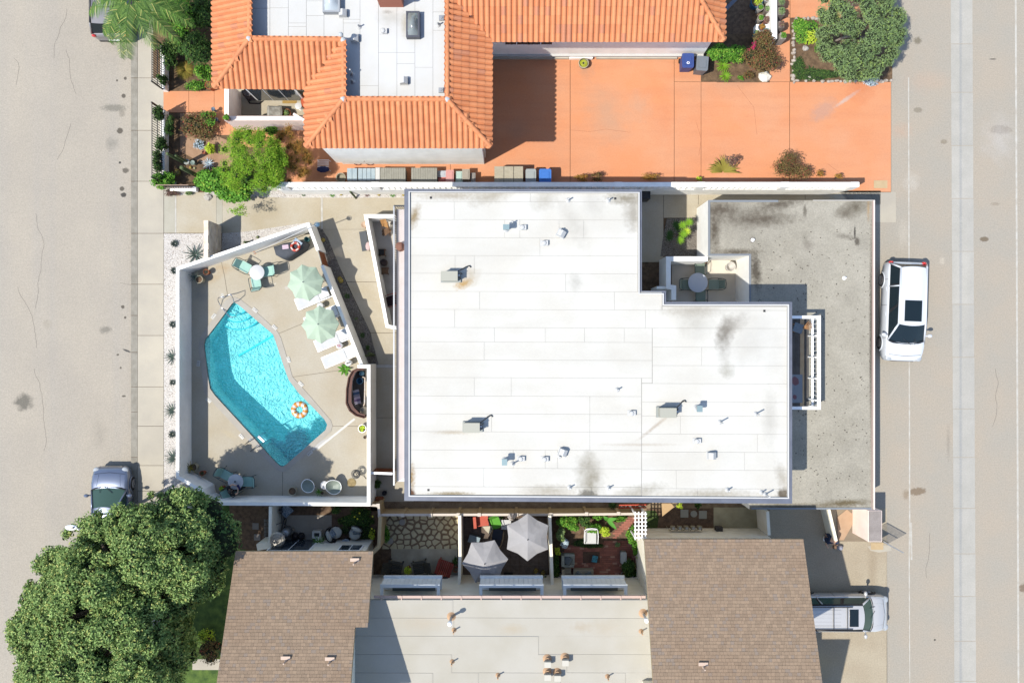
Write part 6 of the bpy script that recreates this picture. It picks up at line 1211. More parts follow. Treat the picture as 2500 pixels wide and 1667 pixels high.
# shrubs beside it
bush('bright green shrub between the palm and the tiled roof', 432, 38, 52, 52, 2.4, g_mid, 3200, .1, 10)
bush('dark green shrub against the west eave of the tiled roof', 486, 118, 42, 50, 2.0, g_dk, 2400, .1, 9)
bush('dark hedge at the top edge beside the tiled roof', 492, 25, 36, 46, 2.2, g_dk, 2200, .1, 9)
bush('mixed dark shrub under the palm fronds by the first iron fence', 400, 20, 30, 40, 1.6, g_dk, 1200, .1, 6)
bush('dense dark shrub filling the bed below the palm', 445, 95, 42, 34, 1.6, g_dk, 1800, .1, 9)
bush('dark shrub by the first iron fence below the palm', 412, 130, 22, 40, 1.2, g_dk, 1200, .09, 8)
bush('mid green shrub at the tile roof eave above the walkway', 497, 175, 24, 24, 1.2, g_mid, 900, .09, 7)
bush('low green shrub by the orange walkway corner', 478, 208, 34, 14, .6, g_mid, 600, .08)
def tuft(label, px, py, r, n, m, h=.5, w=.015, name='ornamental_grass', cat='ornamental grass', z=0, droop=.5, up=.9, bl='blade', parts=False, group=None, pot=None, az=(0, 2*PI)):
    c = P(px, py, z+.05); t = thing(name, label, cat, (c.x, c.y, z), group); mb = MB()
    for k in range(n):
        a_ = random.uniform(*az) if not parts else az[0]+(az[1]-az[0])*k/n+random.uniform(-.1, .1); e = random.uniform(.15, 1.0) if not parts else (.35 if k % 2 else .9)
        b = mb if not parts else MB(); b.blade((c.x+math.cos(a_)*.03, c.y+math.sin(a_)*.03, z+.03), (math.cos(a_), math.sin(a_), e), r*random.uniform(.75, 1.1)*math.hypot(1, e)*.8, w, up=.2, droop=droop)
        if parts: b.build(bl, m, t, smooth=True)
    if not parts: mb.build('blades', m, t, kind='stuff')
    return t
tuft('straw coloured ornamental grass tuft below the dark green shrub at the tiled roof', 452, 172, .62, 380, g_olive, w=.02)
# west garden of the tiled building
bush('spreading shrub of mixed green and reddish leaves beside the orange walkway', 484, 306, 52, 38, .9, g_red, 2200, .08, 9, core=.5)
bush('green clump at the right side of the reddish shrub', 506, 290, 24, 22, .9, g_mid, 700, .08)
bush('small lime leaved shrub left of the curved tan paving', 512, 362, 13, 16, .6, g_yel, 400, .09)
bush('grey green succulent clump above the pots in the cactus garden', 487, 352, 18, 14, .3, g_sil, 300, .07)
tl = thing('feathery_tree', 'bright lime green feathery tree over the north edge of the pool side path', 'tree', P(628, 410, 0)); lob = []; rr = random.Random(6)
for k in range(84):
    a_, q = rr.uniform(0, 2*PI), math.sqrt(rr.uniform(0, 1)); x, y = 618+math.cos(a_)*q*78, 394+math.sin(a_)*q*76; p = P(x, y, 2.4+1.1*math.sqrt(1-q*q)+rr.uniform(-.2, .2)); r_ = rr.uniform(.25, .42); lob.append((p.x, p.y, p.z, r_, r_, r_*.6))
leafcloud('crown', lob, 27000, .08, g_lime, tl, asp=.28, core=.45, spread=.55)
b_ = P(628, 410, 0); stems(tl, b_, [P(590, 370, 2.6), P(660, 380, 2.6), P(640, 440, 2.6), P(600, 430, 2.6)], .04, 'limb')
tl2 = thing('rusty_shrub', 'wispy olive and rust coloured shrub between the lime tree and the tiled roof', 'shrub', P(715, 400, 0)); lob = []
for k in range(46):
    a_, q = rr.uniform(0, 2*PI), math.sqrt(rr.uniform(0, 1)); x, y = 712+math.cos(a_)*q*44, 382+math.sin(a_)*q*72; p = P(x, y, 1.5+.8*math.sqrt(1-q*q)); lob.append((p.x, p.y, p.z, .26, .26, .2))
leafcloud('foliage', lob, 11000, .085, g_rust, tl2, asp=.2, core=.4, spread=.7); stems(tl2, P(715, 400, 0), [P(700, 360, 1.6), P(740, 390, 1.6), P(720, 430, 1.6)], .025)
bush('broad leaved green creeper spilling over the wall below the lime tree', 520, 440, 48, 34, 1.5, g_mid, 2600, .13, 10, asp=.75)
bush('broad leaved green creeper spilling onto the pool side path', 570, 468, 50, 26, 1.5, g_mid, 2400, .13, 10, asp=.75)
bush('dark creeper clump right of the cactus garden', 590, 430, 34, 28, 1.4, g_dk, 1300, .12, 8, asp=.7)
bush('yellow green fringe of the lime tree hanging over the path by the stone wall', 585, 512, 34, 20, 2.4, g_lime, 420, .07, 7, core=0, spread=.8, stem=False)
bush('rounded green shrub on the fence corner at the sidewalk', 388, 441, 22, 22, 1.3, g_mid, 1000, .09)
bush('green shrub beside the corner shrub along the south fence', 412, 436, 20, 20, 1.2, g_mid, 700, .09)
bush('reddish brown low shrub on the apron below the fence corner', 420, 470, 24, 12, .4, g_pur, 800, .05)
bush('small grey green shrub right of the reddish brown one', 462, 470, 12, 8, .3, g_jun, 300, .05)
bush('dark vine on the upper part of the second iron fence', 388, 275, 14, 26, 1.6, g_dk, 700, .08)
bush('dark vine halfway down the second iron fence', 393, 350, 16, 18, 1.5, g_dk, 600, .08); bush('leafy vine low on the second iron fence', 382, 395, 14, 30, 1.5, g_dk, 800, .08); bush('dark shrub behind the second iron fence', 412, 305, 14, 34, 1.2, g_dk, 800, .08)
bush('dark vine at the end of the first iron fence', 394, 192, 10, 14, 1.5, g_dk, 350, .08)
bush('strap leaved clump by the pale pink wall', 662, 318, 26, 16, .9, g_mid, 500, .14, asp=.2)
# cacti
cac = mat('cactus_green', A(116, 134, 84), A(92, 112, 66), .7, 8, bump=.3, bs=20); gold = mat('golden_cactus', A(212, 186, 90), A(180, 156, 66), .7, 10, bump=.5, bs=40)
def ribbed(mb, pts, r, n=12, r2=None):
    m0 = len(mb.v); mb.tube(pts, r, n*2, r2=r2); L = (len(mb.v)-m0)//(n*2)
    P3 = [Vector(p) for p in pts]
    for i in range(L):
        for k in range(0, n*2, 2):
            j = m0+i*n*2+k; v = Vector(mb.v[j]); mb.v[j] = tuple(v.lerp(P3[i], .16))
def column(label, px, py, z, r, lean=(0, 0)):
    tp = P(px, py, z); t = thing('column_cactus', label, 'cactus', (tp.x, tp.y, .01), 'column cacti'); mb = MB()
    ribbed(mb, [(tp.x+lean[0], tp.y+lean[1], .01), (tp.x+lean[0]*.4, tp.y+lean[1]*.4, z*.5), (tp.x, tp.y, z-.1), (tp.x, tp.y, z)], r, 8); mb.build('stem', cac, t, smooth=True); MB().ball((tp.x, tp.y, z-.02), r*.95, r*.95, r*.6, 12, 5).build('tip', cac, t, smooth=True); return t
column('tall slim column cactus with a pale tip by the second iron fence', 408, 375, 2.3, .07); column('second slim column cactus just right of the pale tipped one', 428, 379, 1.8, .06); column('thick short column cactus below the stone birdbath disc', 443, 409, 1.9, .1)
def barrel(label, px, py, r, m=gold, hh=.8):
    c = P(px, py, r*hh); t = thing('barrel_cactus', label, 'cactus', (c.x, c.y, .02), 'barrel cacti'); mb = MB(); n = 28; ms = 7
    for i in range(ms+1):
        th_ = PI*.5*i/ms+.0
        for k in range(n): q = r*(1 if k % 2 else .86); mb.v.append((c.x+math.cos(2*PI*k/n)*q*math.sin(th_+.02), c.y+math.sin(2*PI*k/n)*q*math.sin(th_+.02), .02+r*hh*(.8+math.cos(th_)*.9)))
    for k in range(n): mb.v.append((c.x+math.cos(2*PI*k/n)*r*.8, c.y+math.sin(2*PI*k/n)*r*.8, .01))
    for i in range(ms+1):
        for k in range(n): mb.f.append((i*n+k, i*n+(k+1) % n, (i+1)*n+(k+1) % n, (i+1)*n+k))
    mb.build('body', m, t, smooth=True); MB().ball((c.x, c.y, .02+r*hh*1.66), r*.22, r*.22, r*.1, 8, 4).build('crown_wool', mat('cactus_wool', A(225, 200, 140), rough=1) if 'cactus_wool' not in MATS else MATS['cactus_wool'], t); return t
barrel('large greenish golden barrel cactus in the west cactus garden', 433, 421, .17, mat('olive_cactus', A(170, 156, 80), A(140, 130, 66), .7, 10)); barrel('yellow barrel cactus in the gravel strip under the block wall, left one', 833, 473.5, .09); barrel('yellow barrel cactus in the gravel strip under the block wall, middle one', 925, 475, .08); barrel('pale yellow cactus at the building end of the gravel strip', 985, 476, .07)
barrel('small yellow cactus among pots in the west garden', 465, 409, .07); barrel('white spotted little cactus beside the small yellow cactus', 475, 411, .06, mat('white_cactus', A(220, 220, 190), A(170, 180, 120), .8, 20))
for px, py, l in [(789, 586, 'first'), (829, 680, 'second'), (832, 685, 'third')]: barrel('golden barrel cactus in shade behind the pool wall, '+l+' from the gate end', px, py, .11 if l != 'third' else .13)
column('pale branching column cactus in the grey gravel behind the sun loungers', 868, 778, .9, .06, (-.1, .05)); column('pale column cactus near the corner of the pool wall', 900, 862, .8, .055, (.15, -.1)); column('leaning pale column cactus beside the pool wall corner', 893, 868, .6, .05, (.25, 0)); column('short dark cactus in the white gravel outside the north pool wall', 597, 591, .5, .06, (.1, .05)); column('brown forked cactus in the gravel strip under the block wall', 855, 468, 1.0, .05, (.1, -.15))
barrel('small grey round cactus in the white gravel outside the north pool wall', 629, 579, .07, cac)
# agaves along the sidewalk gravel and elsewhere
g_ag = mat('agave_leaf', A(104, 124, 112), A(76, 96, 88), .6, 6, island=True); g_ag2 = mat('dark_agave_leaf', A(70, 86, 76), A(48, 62, 56), .6, 6, island=True)
def agave(label, px, py, r, n, m, w=.07, z=.016, az=(0, 2*PI), group='agaves', up=.5): return tuft(label, px, py, r, n, m, w=w, name='agave', cat='agave', z=z, droop=.18, bl='leaf', parts=True, az=az, group=group)
lbl = 'in the white gravel between the sidewalk and the pool wall'
agave('small dark agave rosette '+lbl+', uppermost', 427, 595, .24, 20, g_ag2, .07); agave('large spiky agave at the foot of the pale stone wall', 478, 622, .72, 17, g_ag, .085); agave('small dark agave rosette at the corner of the pool wall, below the spiky agave', 425, 661, .22, 18, g_ag2)
agave('small dark agave rosette in the gravel beside the shallow end', 422, 792, .22, 18, g_ag2); agave('spiky blue agave against the pool wall beside the shallow end', 424, 872, .52, 15, g_ag, .06, az=(PI*.45, PI*1.55)); agave('small dark agave rosette in the gravel level with the slatted nook', 422, 933, .2, 17, g_ag2)
agave('spiky blue agave against the pool wall, second from the bottom', 424, 1002, .55, 15, g_ag, .06, az=(PI*.45, PI*1.55)); agave('small dark agave rosette just above the lowest spiky agave', 421, 1060, .24, 18, g_ag2); agave('lowest spiky blue agave against the pool wall', 426, 1117, .6, 16, g_ag, .06, az=(PI*.45, PI*1.55))
agave('silver agave beside the curved tan paving of the west garden', 510, 400, .38, 22, g_sil, .05); agave('dark aloe in bare soil of the bed under the grey green tree', 1978, 174, .34, 12, g_dk, .07); agave('small green agave in the gravel strip, first right of the lime tree', 811, 476, .16, 16, g_mid, .04); agave('small reddish agave in the middle of the gravel strip', 896, 475, .16, 14, g_pur, .04); agave('small green agave near the building end of the gravel strip', 958, 476, .16, 16, g_mid, .04); agave('small dark agave in the gravel strip under the overhanging tree', 741, 475, .12, 12, g_dk, .04)
agave('dark agave in shaded grey gravel, upper one behind the pool wall', 848, 723, .2, 14, g_dk, .045); agave('dark agave in shaded grey gravel, middle one behind the pool wall', 885, 818, .17, 14, g_dk, .045); bush('round black green shrublet in the grey gravel near the pool wall corner', 898, 849, 7, 7, .3, g_dk, 260, .04)
# pots with plants on the pool deck
def pot(label, px, py, z, r, m, plant=None, name='potted_plant', cat='potted plant', z0=.012, lean=None):
    c = P(px, py, z); t = thing(name, label, cat, (c.x, c.y, z0)); MB().lathe((c.x, c.y, z0), [(r*.66, 0), (r, z-z0), (r*.88, z-z0), (r*.82, z-z0-.06), (0, z-z0-.06)], 24).build('pot', m, t, smooth=True, angle=50); MB().cyl((c.x, c.y, z-.075), r*.82, .02, 16).build('soil', mulch_m, t)
    if plant: plant(t, c)
    return t
terra = mat('terracotta_pot', A(205, 120, 78), A(188, 106, 68), .8, 6); crp = mat('cream_pot', A(222, 214, 186), A(208, 198, 168), .7, 6)
def pl_blades(m, n, r, w, up_=.6, dr=.3, off=(0, 0)):
    def f(t, c):
        for k in range(n):
            a_ = 2*PI*k/n+random.uniform(-.2, .2); e = random.choice((.4, .9, 1.5)); MB().blade((c.x+off[0], c.y+off[1], c.z-.05), (math.cos(a_)+off[0], math.sin(a_)+off[1], e), r*random.uniform(.8, 1.15), w, droop=dr).build('leaf', m, t, smooth=True)
    return f
def pl_leafy(m, n, r, s): 
    def f(t, c): leafcloud('foliage', [(c.x, c.y, c.z+r*.4, r, r, r*.6)], n, s, m, t, core=.4, spread=.5)
    return f
pot('tall cream pot with a spiky yucca in the north west corner of the pool deck', 485, 682, .6, .19, crp, pl_blades(g_ag, 26, .42, .035, off=(-.18, .1))); pot('terracotta pot with a small dark plant in the north west corner of the pool deck', 503, 664, .4, .14, terra, pl_blades(g_ag2, 10, .2, .03)); pot('round cream pot with a spiky dracaena in the south west corner of the pool deck', 471, 1141, .5, .2, crp, pl_blades(g_olive, 26, .45, .035, off=(-.12, 0))); pot('terracotta pot beside the spiky dracaena in the south west corner', 493, 1155, .4, .13, terra, pl_blades(g_dk, 6, .12, .03))
pot('terracotta pot with a lime sprout beside the seated reader', 541, 1192, .4, .13, terra, pl_leafy(g_yel, 40, .12, .1)); pot('cream pot filled with dark water or soil near the south pool wall', 713, 1199, .45, .21, crp); pot('white bowl pot with yellow green leaves by the east pool wall', 884, 1046, .35, .2, met_white, pl_blades(g_yel, 9, .26, .1)); pot('small cream pot with a green fern between the shell chairs', 786, 1203, .3, .1, crp, pl_blades(g_mid, 16, .3, .04, off=(-.15, .05)))
tuft('broad bright green leaves beside the cups at the lowest lounger', 842, 901, .4, 9, g_mid, w=.17, name='leafy_plant', cat='plant', z=.02, droop=.3, bl='leaf', parts=True)
c = P(868, 1158, .6); t = thing('hose_reel', 'coiled dark grey garden hose on a stand near the shell chair by the east wall', 'hose', (c.x, c.y, .012)); 
for k in range(5): MB().tube([(c.x+math.cos(a_)*(.1+.028*k)+.02*math.sin(k), c.y+math.sin(a_)*(.1+.028*k), .45+.03*math.sin(a_*2+k)) for a_ in [2*PI*i/18 for i in range(18)]], .014, 5, closed=True).build('coil', met_dark, t, smooth=True)
for a_ in (.5, 2.6, 4.6): MB().tube([(c.x, c.y, .44), (c.x+math.cos(a_)*.15, c.y+math.sin(a_)*.15, .012)], .015).build('stand_leg', met_dark, t)
MB().tube([(c.x+.12, c.y, .45), (c.x+.3, c.y-.15, .03), (c.x+.42, c.y-.3, .03)], .014).build('hose_end', met_dark, t, smooth=True); c = P(858, 1178, .05); MB().cyl((c.x, c.y, .012), .22, .02, 24).build('round_paver', mat('tan_paver', A(190, 168, 120), A(160, 140, 100), .9, 8), smooth=False, label='round tan paver under the end of the coiled hose', cat='paver')
# iron fences on low white walls, west side
def ironfence(label, px, y0, y1):
    t = thing('iron_fence', label, 'fence', P(px, (y0+y1)/2, 0), 'iron fences on low white walls'); a, b = P(px, y0, .5), P(px, y1, .5); MB().box(a.x-.1, b.y, 0, a.x+.1, a.y, .5).build('low_wall', white_w, t)
    for z_ in (.62, 1.1, 1.72): MB().box(a.x-.015, b.y, z_, a.x+.015, a.y, z_+.025).build('rail', met_black, t)
    y = b.y; pm_ = meshof(MB().box(-.012, -.012, 0, .012, .012, 1.22), met_black)
    while y < a.y: inst('picket', pm_, t, (a.x, y, .5)); y += .115
    for yy in (a.y, b.y): MB().box(a.x-.03, yy-.03, .5, a.x+.03, yy+.03, 1.78).build('post', met_black, t)
    return t
ironfence('black iron picket fence on a low white wall above the orange walkway', 397, 112, 218); ironfence('black iron picket fence on a low white wall below the orange walkway', 397, 268, 445)
t = thing('iron_fence', 'short pale railed fence along the south edge of the cactus garden', 'fence', P(455, 455, 0)); a, b = P(415, 461, .35), P(478, 461, .35); MB().box(a.x, a.y-.1, 0, b.x, a.y+.1, .35).build('low_wall', white_w, t)
for z_ in (.7, 1.3): MB().box(a.x-.3, a.y-.015, z_, b.x, a.y+.015, z_+.025).build('rail', mat('rail_tan%d' % int(z_*10), A(214, 180, 160)), t)
x = a.x
while x < b.x: MB().box(x-.01, a.y-.01, .35, x+.01, a.y+.01, 1.3).build('picket', met_black, t); x += .12
for k, (px, py, r_, c_, l) in enumerate([(455, 395, .15, A(200, 204, 196), 'octagonal pale grey birdbath disc'), (470, 397, .12, A(150, 170, 160), 'greenish glazed bowl right of the birdbath disc'), (497, 372, .09, A(190, 110, 80), 'small terracotta pot left of the curved paving'), (520, 266, .1, A(110, 130, 150), 'blue grey pot above the reddish shrub'), (528, 292, .1, A(90, 96, 110), 'dark pot beside the orange walkway')]):
    c = P(px, py, .45); MB().lathe((c.x, c.y, .012), [(r_*.5, 0), (r_*.4, .3), (r_, .42), (r_*.9, .44), (0, .4)], 8 if k == 0 else 18).build('birdbath' if k == 0 else 'garden_pot', mat('gpot%d' % k, c_, rough=.5), label=l+' in the west garden', cat='birdbath' if k == 0 else 'pot')
for px, py, r_, l in [(508, 482, .2, 'white rock on the apron under the creeper'), (1949, 62, .17, 'largest white rock in the corner of the bed under the grey green tree'), (1966, 119, .16, 'round white stone cap in bare soil of the tree bed'), (1975, 190, .14, 'pinkish rock on the driveway edge of the tree bed')]:
    c = P(px, py, .05); MB().ball((c.x, c.y, .06), r_, r_*.85, r_*.6, 9, 6, .18).build('rock', peb_m if 0 else mat('rock_%d' % px, A(232, 226, 216), A(200, 190, 178), .9, 6, bump=.3, bs=12), smooth=False, label=l, cat='rock')
rk = random.Random(2); bed = thing('stone_edging', 'row of loose pale edging stones round the bed under the grey green tree', 'stone edging', P(2000, 198, 0)); sm_ = mat('edging_stone', A(232, 220, 206), A(206, 190, 174), .9, 4, rnd=.08)
ex = [(1937, 202-k*9) for k in range(17)]+[(1944+k*11, 199) for k in range(22)]+[(1944+k*10, 47) for k in range(9)]
for x, y in ex:
    if rk.random() < .12: continue
    c = P(x+rk.uniform(-2, 2), y+rk.uniform(-2, 2), .04); MB().ball((c.x, c.y, .05), rk.uniform(.06, .14), rk.uniform(.06, .11), rk.uniform(.05, .09), 7, 5, .2).build('stone', sm_, bed)
def mat_cover(label, px, py, rx, ry, m, n, size, h=.12, name='ground_cover'):
    c = P(px, py, .1); s = .02; t = thing(name, label, 'ground cover', (c.x, c.y, .02)); lobes = [(c.x+random.uniform(-.5, .5)*rx*s, c.y+random.uniform(-.5, .5)*ry*s, .06, rx*s*.5, ry*s*.5, h) for _ in range(7)]; leafcloud('leaves', lobes, n, size, m, t, core=.8, spread=.2, up=1.2)
mat_cover('bright green leafy ground cover in the upper left of the tree bed', 1962, 78, 36, 34, g_mid, 1500, .09, .2); mat_cover('yellow green patch of ground cover beside the bright green one', 1977, 92, 20, 18, g_yel, 600, .08, .2); mat_cover('dense dark green mat on the left side of the tree bed', 1950, 164, 20, 36, g_dk, 2600, .045); mat_cover('dense dark green mat along the bottom of the tree bed', 2012, 182, 66, 16, g_dk, 3600, .045); mat_cover('small bright patch of greenery at the left foot of the grey green tree', 1999, 112, 16, 18, g_mid, 500, .06, .2)
bush('silvery white shrub on the driveway edge under the grey green tree', 2128, 199, 24, 13, .5, g_sil, 900, .05)
# bed beside the east end of the tiled building
bush('bright green hedge shrub behind the blue and grey bins', 1762, 130, 38, 22, 1.2, g_mid, 1800, .1, 9); bush('green shrub between the hedge and the red tinged shrub', 1800, 130, 28, 24, 1.2, g_mid, 1100, .09); bush('big red tinged shrub at the driveway corner of the east bed', 1862, 140, 54, 42, 1.5, g_red, 3600, .08, 12); bush('upper red tinged shrub below the white plant stand', 1868, 92, 34, 26, 1.5, g_red, 1400, .08, 8); bush('magenta flowering twig among the red tinged shrubs', 1837, 120, 10, 16, 1.7, g_mag, 160, .06, 4, core=0)
tuft('lime rosette of long strap leaves in the east bed, upper of two', 1765, 160, .5, 34, g_lime, w=.06, name='strap_leaf_plant', cat='plant', droop=.5, bl='leaf', parts=True); tuft('lime rosette of long strap leaves in the east bed, lower of two', 1771, 186, .42, 28, g_lime, w=.06, name='strap_leaf_plant', cat='plant', droop=.5, bl='leaf', parts=True)
bush('small green tuft in bare soil at the front of the east bed', 1809, 190, 9, 8, .3, g_mid, 260, .05); bush('low shrub with red flowers at the front of the east bed', 1830, 184, 16, 12, .4, g_red, 500, .06)
c = P(1868, 186, .2); MB().ball((c.x, c.y, .1), .32, .25, .2, 10, 6, .12).build('rock', grey_w, label='grey green boulder at the driveway corner of the east bed', cat='rock')
ws_ = thing('plant_stand', 'white painted plant shelf wall at the top right of the tiled building', 'plant stand', P(1890, 40, 0)); a, b = P(1884, 95, 1.0), P(1897, -60, 1.0); MB().box(a.x, a.y, 0, b.x, b.y, 1.0).build('shelf_wall', white_w, ws_); a, b = P(1846, 110, .5), P(1884, 60, .5); MB().box(a.x, a.y, 0, b.x, b.y, .5).build('shelf', white_w, ws_)
for k, (px, py, w_, c_, pm_, l) in enumerate([(1908, 28, .3, (160, 150, 140), g_jun, 'upper square grey planter hung outside the white shelf wall'), (1908, 60, .26, (165, 155, 146), g_pur, 'second square planter outside the white shelf wall'), (1912, 88, .26, (200, 190, 180), g_mid, 'lowest pale square planter outside the white shelf wall'), (1908, 5, .3, (140, 130, 122), g_jun, 'dark square planter at the top edge outside the white shelf wall')]):
    c = P(px, py, .9); t = thing('square_planter', l, 'planter', (c.x, c.y, 0)); MB().box(c.x-w_/2, c.y-w_*.6, 0, c.x+w_/2, c.y+w_*.6, .9).build('box', mat('planter%d' % k, A(*c_), rough=.9), t); leafcloud('foliage', [(c.x, c.y, .95, w_*.5, w_*.6, .12)], 260, .05, pm_, t, core=.5)
for k, (px, py, r_, c_, pm_, l) in enumerate([(1857, 18, .16, (230, 225, 215), g_mid, 'white pot with a green rosette'), (1858, 44, .16, (215, 205, 190), g_mid, 'pale pot with a light green rosette'), (1874, 22, .15, (170, 160, 150), g_jun, 'grey pot by the shelf wall'), (1874, 48, .16, (190, 140, 130), g_pur, 'pinkish bowl by the shelf wall'), (1860, 66, .17, (90, 110, 140), g_rust, 'blue pot with rusty succulents'), (1848, 80, .12, (40, 160, 190), g_jun, 'bright turquoise glazed jar'), (1872, 76, .15, (180, 214, 216), None, 'pale aqua bowl'), (1848, 4, .3, (60, 120, 160), g_yel, 'large blue pot with yellow plant'), (1873, -6, .2, (225, 225, 225), g_mid, 'white pot at the top edge')]):
    pot(l+' on the plant shelves beside the tiled roof', px, py, .6, r_, mat('spot%d' % k, A(*c_), rough=.4), pm_ and pl_leafy(pm_, 120, r_*.8, .07), 'shelf_pot')
ha = MB().obox((P(1785, 10, 2.2).x, P(1785, 10, 2.2).y, 2.2), 1.9, .16, .06, .78); ha.build('awning_arm', slate, label='slanting grey beam under the eave corner at the top right', cat='beam')
# shrubs along the block wall on the orange side
for px, py, rx, ry, m_, n_, h_, l in [(1337+85, 434, 22, 12, g_rust, 450, .9, 'thin rusty shrub against the block wall right of the blue bin'), (1460, 430, 20, 14, g_red, 450, .9, 'reddish sparse shrub against the block wall near the tall corner'), (1590, 432, 30, 10, g_rust, 420, .8, 'low rusty shrub against the block wall at the middle joint'), (1708, 436, 10, 7, g_yel, 140, .6, 'small yellow green shrub left of the fern like palm at the block wall'), (1965, 418, 34, 22, g_red, 900, 1.3, 'lower part of the bronze bush at the block wall'), (2005, 424, 14, 12, g_rust, 220, .9, 'small rusty shrub right of the bronze bush'), (2048, 430, 12, 9, g_rust, 160, .8, 'last small rusty shrub before the end of the block wall')]: bush(l, px, py, rx, ry, h_, m_, n_, .07, 6, core=.25, spread=.7)
bush('rounded bronze and green bush in front of the block wall', 1927, 402, 42, 34, 1.5, g_red, 2600, .065, 10, core=.35, spread=.6)
tuft('yellow green fern like shrub with purple tips in front of the block wall', 1765, 420, 1.0, 46, g_olive, w=.12, name='cycad', cat='shrub', droop=.5, bl='frond', parts=True, az=(-.1, PI+.1)); bush('purple tipped crown of the fern like shrub', 1792, 392, 24, 14, 1.4, g_pur, 380, .07, 5, core=0)
# rear court plant
tp_ = thing('rosette_tree', 'lime green rosette leaved plant in the rear court gravel', 'plant', P(1665, 575, 0))
for px, py, m_, z_ in [(1667, 550, g_lime, 1.3), (1682, 543, g_lime, 1.3), (1676, 565, g_yel, 1.2), (1661, 586, g_lime, 1.2), (1655, 557, g_dk, 1.0), (1636, 570, g_dk, .8), (1650, 548, g_dk, 1.0), (1634, 580, g_dk, .7), (1668, 572, g_lime, 1.3)]:
    c = P(px, py, z_); MB().tube([P(1665, 575, 0), (c.x*.5+P(1665, 575, 0).x*.5, c.y*.5+P(1665, 575, 0).y*.5, z_*.5), (c.x, c.y, z_)], .018, 5).build('stem', bark, tp_)
    for k in range(13): a_ = 2*PI*k/13; MB().blade((c.x, c.y, z_), (math.cos(a_), math.sin(a_), .25+.3*(k % 2)), .27, .07, droop=.25).build('leaf', m_, tp_, smooth=True)
# ================= patio of the tiled building =================
pcw = thing('patio_wall', 'pale pink parapet wall round the patio under the left wing of the tiled roof', 'wall', P(640, 270, 0)); wall(MB(), [(553, 200), (553, 289), (743, 289)], .2, 1.9).build('wall_run', pink_w, pcw); wall(MB(), [(716, 278), (752, 300)], .1, 2.1).build('wall_run', pink_w, pcw)
MB().prism(L2([(560, 180), (800, 180), (800, 285), (560, 285)]), 0, .03).build('patio_floor', path_m, kind='structure')
c = P(681+26, 242, .04); MB().box(c.x-.35, c.y-.22, .032, c.x+.35, c.y+.22, .045).build('doormat', mat('straw_mat', A(204, 168, 100), A(190, 154, 88), .95, 20), label='straw coloured doormat on the patio of the tiled building', cat='doormat')
c = P(664, 272, .8); t = thing('covered_chair', 'grey fabric covered chair on the patio of the tiled building', 'chair', (c.x, c.y, .03)); cvr = mat('grey_cover', A(206, 204, 194), A(160, 154, 142), .9, 3, bump=.4, bs=8, bd=.05)
mb = MB()
for z_, k_ in ((.03, 1.05), (.4, 1), (.62, .95), (.68, .7)): mb.v += [(c.x+x*k_*.34+(.1 if z_ > .6 else 0), c.y+y*k_*.3, z_+(.12 if x < 0 and z_ > .6 else 0)) for x, y in ((-1, -1), (0, -1.08), (1, -1), (1.08, 0), (1, 1), (0, 1.05), (-1, 1), (-1.05, 0))]
for i in range(3):
    for k in range(8): mb.f.append((i*8+k, i*8+(k+1) % 8, (i+1)*8+(k+1) % 8, (i+1)*8+k))
mb.f.append(tuple(range(24, 32))); mb.build('cover', cvr, t)
t = thing('fountain', 'dark rocky corner fountain with a black frame on the patio of the tiled building', 'fountain', P(610, 232, .03)); c = P(608, 230, .5); MB().ball((c.x, c.y, .35), .36, .3, .4, 9, 6, .25).build('rockwork', mat('dark_rock', A(120, 112, 112), A(70, 64, 66), .8, 8, bump=.5, bs=15), t)
fr_ = [P(x, y, .06) for x, y in ((590, 222), (610, 253), (634, 253), (660, 232), (645, 215))]; MB().tube(fr_, .03, 4, closed=True).build('base_frame', met_black, t)
cx2 = mat('rust_cushion', A(214, 100, 60), rough=.8); c = P(742, 244, .6); t = thing('patio_armchair', 'rust orange armchair half under the tiled eave of the patio', 'chair', (c.x, c.y, .03)); MB().ball((c.x+.1, c.y, .45), .3, .42, .14).build('seat', cx2, t, smooth=True); MB().ball((c.x+.3, c.y, .6), .12, .42, .3).build('backrest', cx2, t, smooth=True)
for sy in (-.25, .25): MB().tube([(c.x+.05, c.y+sy, .4), (c.x+.02, c.y+sy, .03)], .02).build('leg', met_dark, t)
rtable('small white round table beside the rust orange armchair', 728, 259, .5, .16, base=met_white)
pot('blue pot with a green plant on the corner of the pink patio wall', 553, 287, 2.25, .14, mat('blue_glaze', A(50, 60, 120), rough=.3), pl_leafy(g_mid, 160, .14, .08), z0=1.9)
pot('terracotta trough with small plants against the pink patio wall', 700, 276, .4, .2, terra, pl_leafy(g_jun, 120, .16, .06), z0=.03)
for px, py in ((700, 222), ): pass
window(ob, (P(672, 0, 1.2).x, P(0, 214, 2.2).y-.02, 1.2), 2.2, 1.9, 'y', 3)
pot('large terracotta pot with a bare twig by the corner of the tiled roof', 510, 208, .6, .2, terra, pl_blades(g_olive, 9, .3, .03))
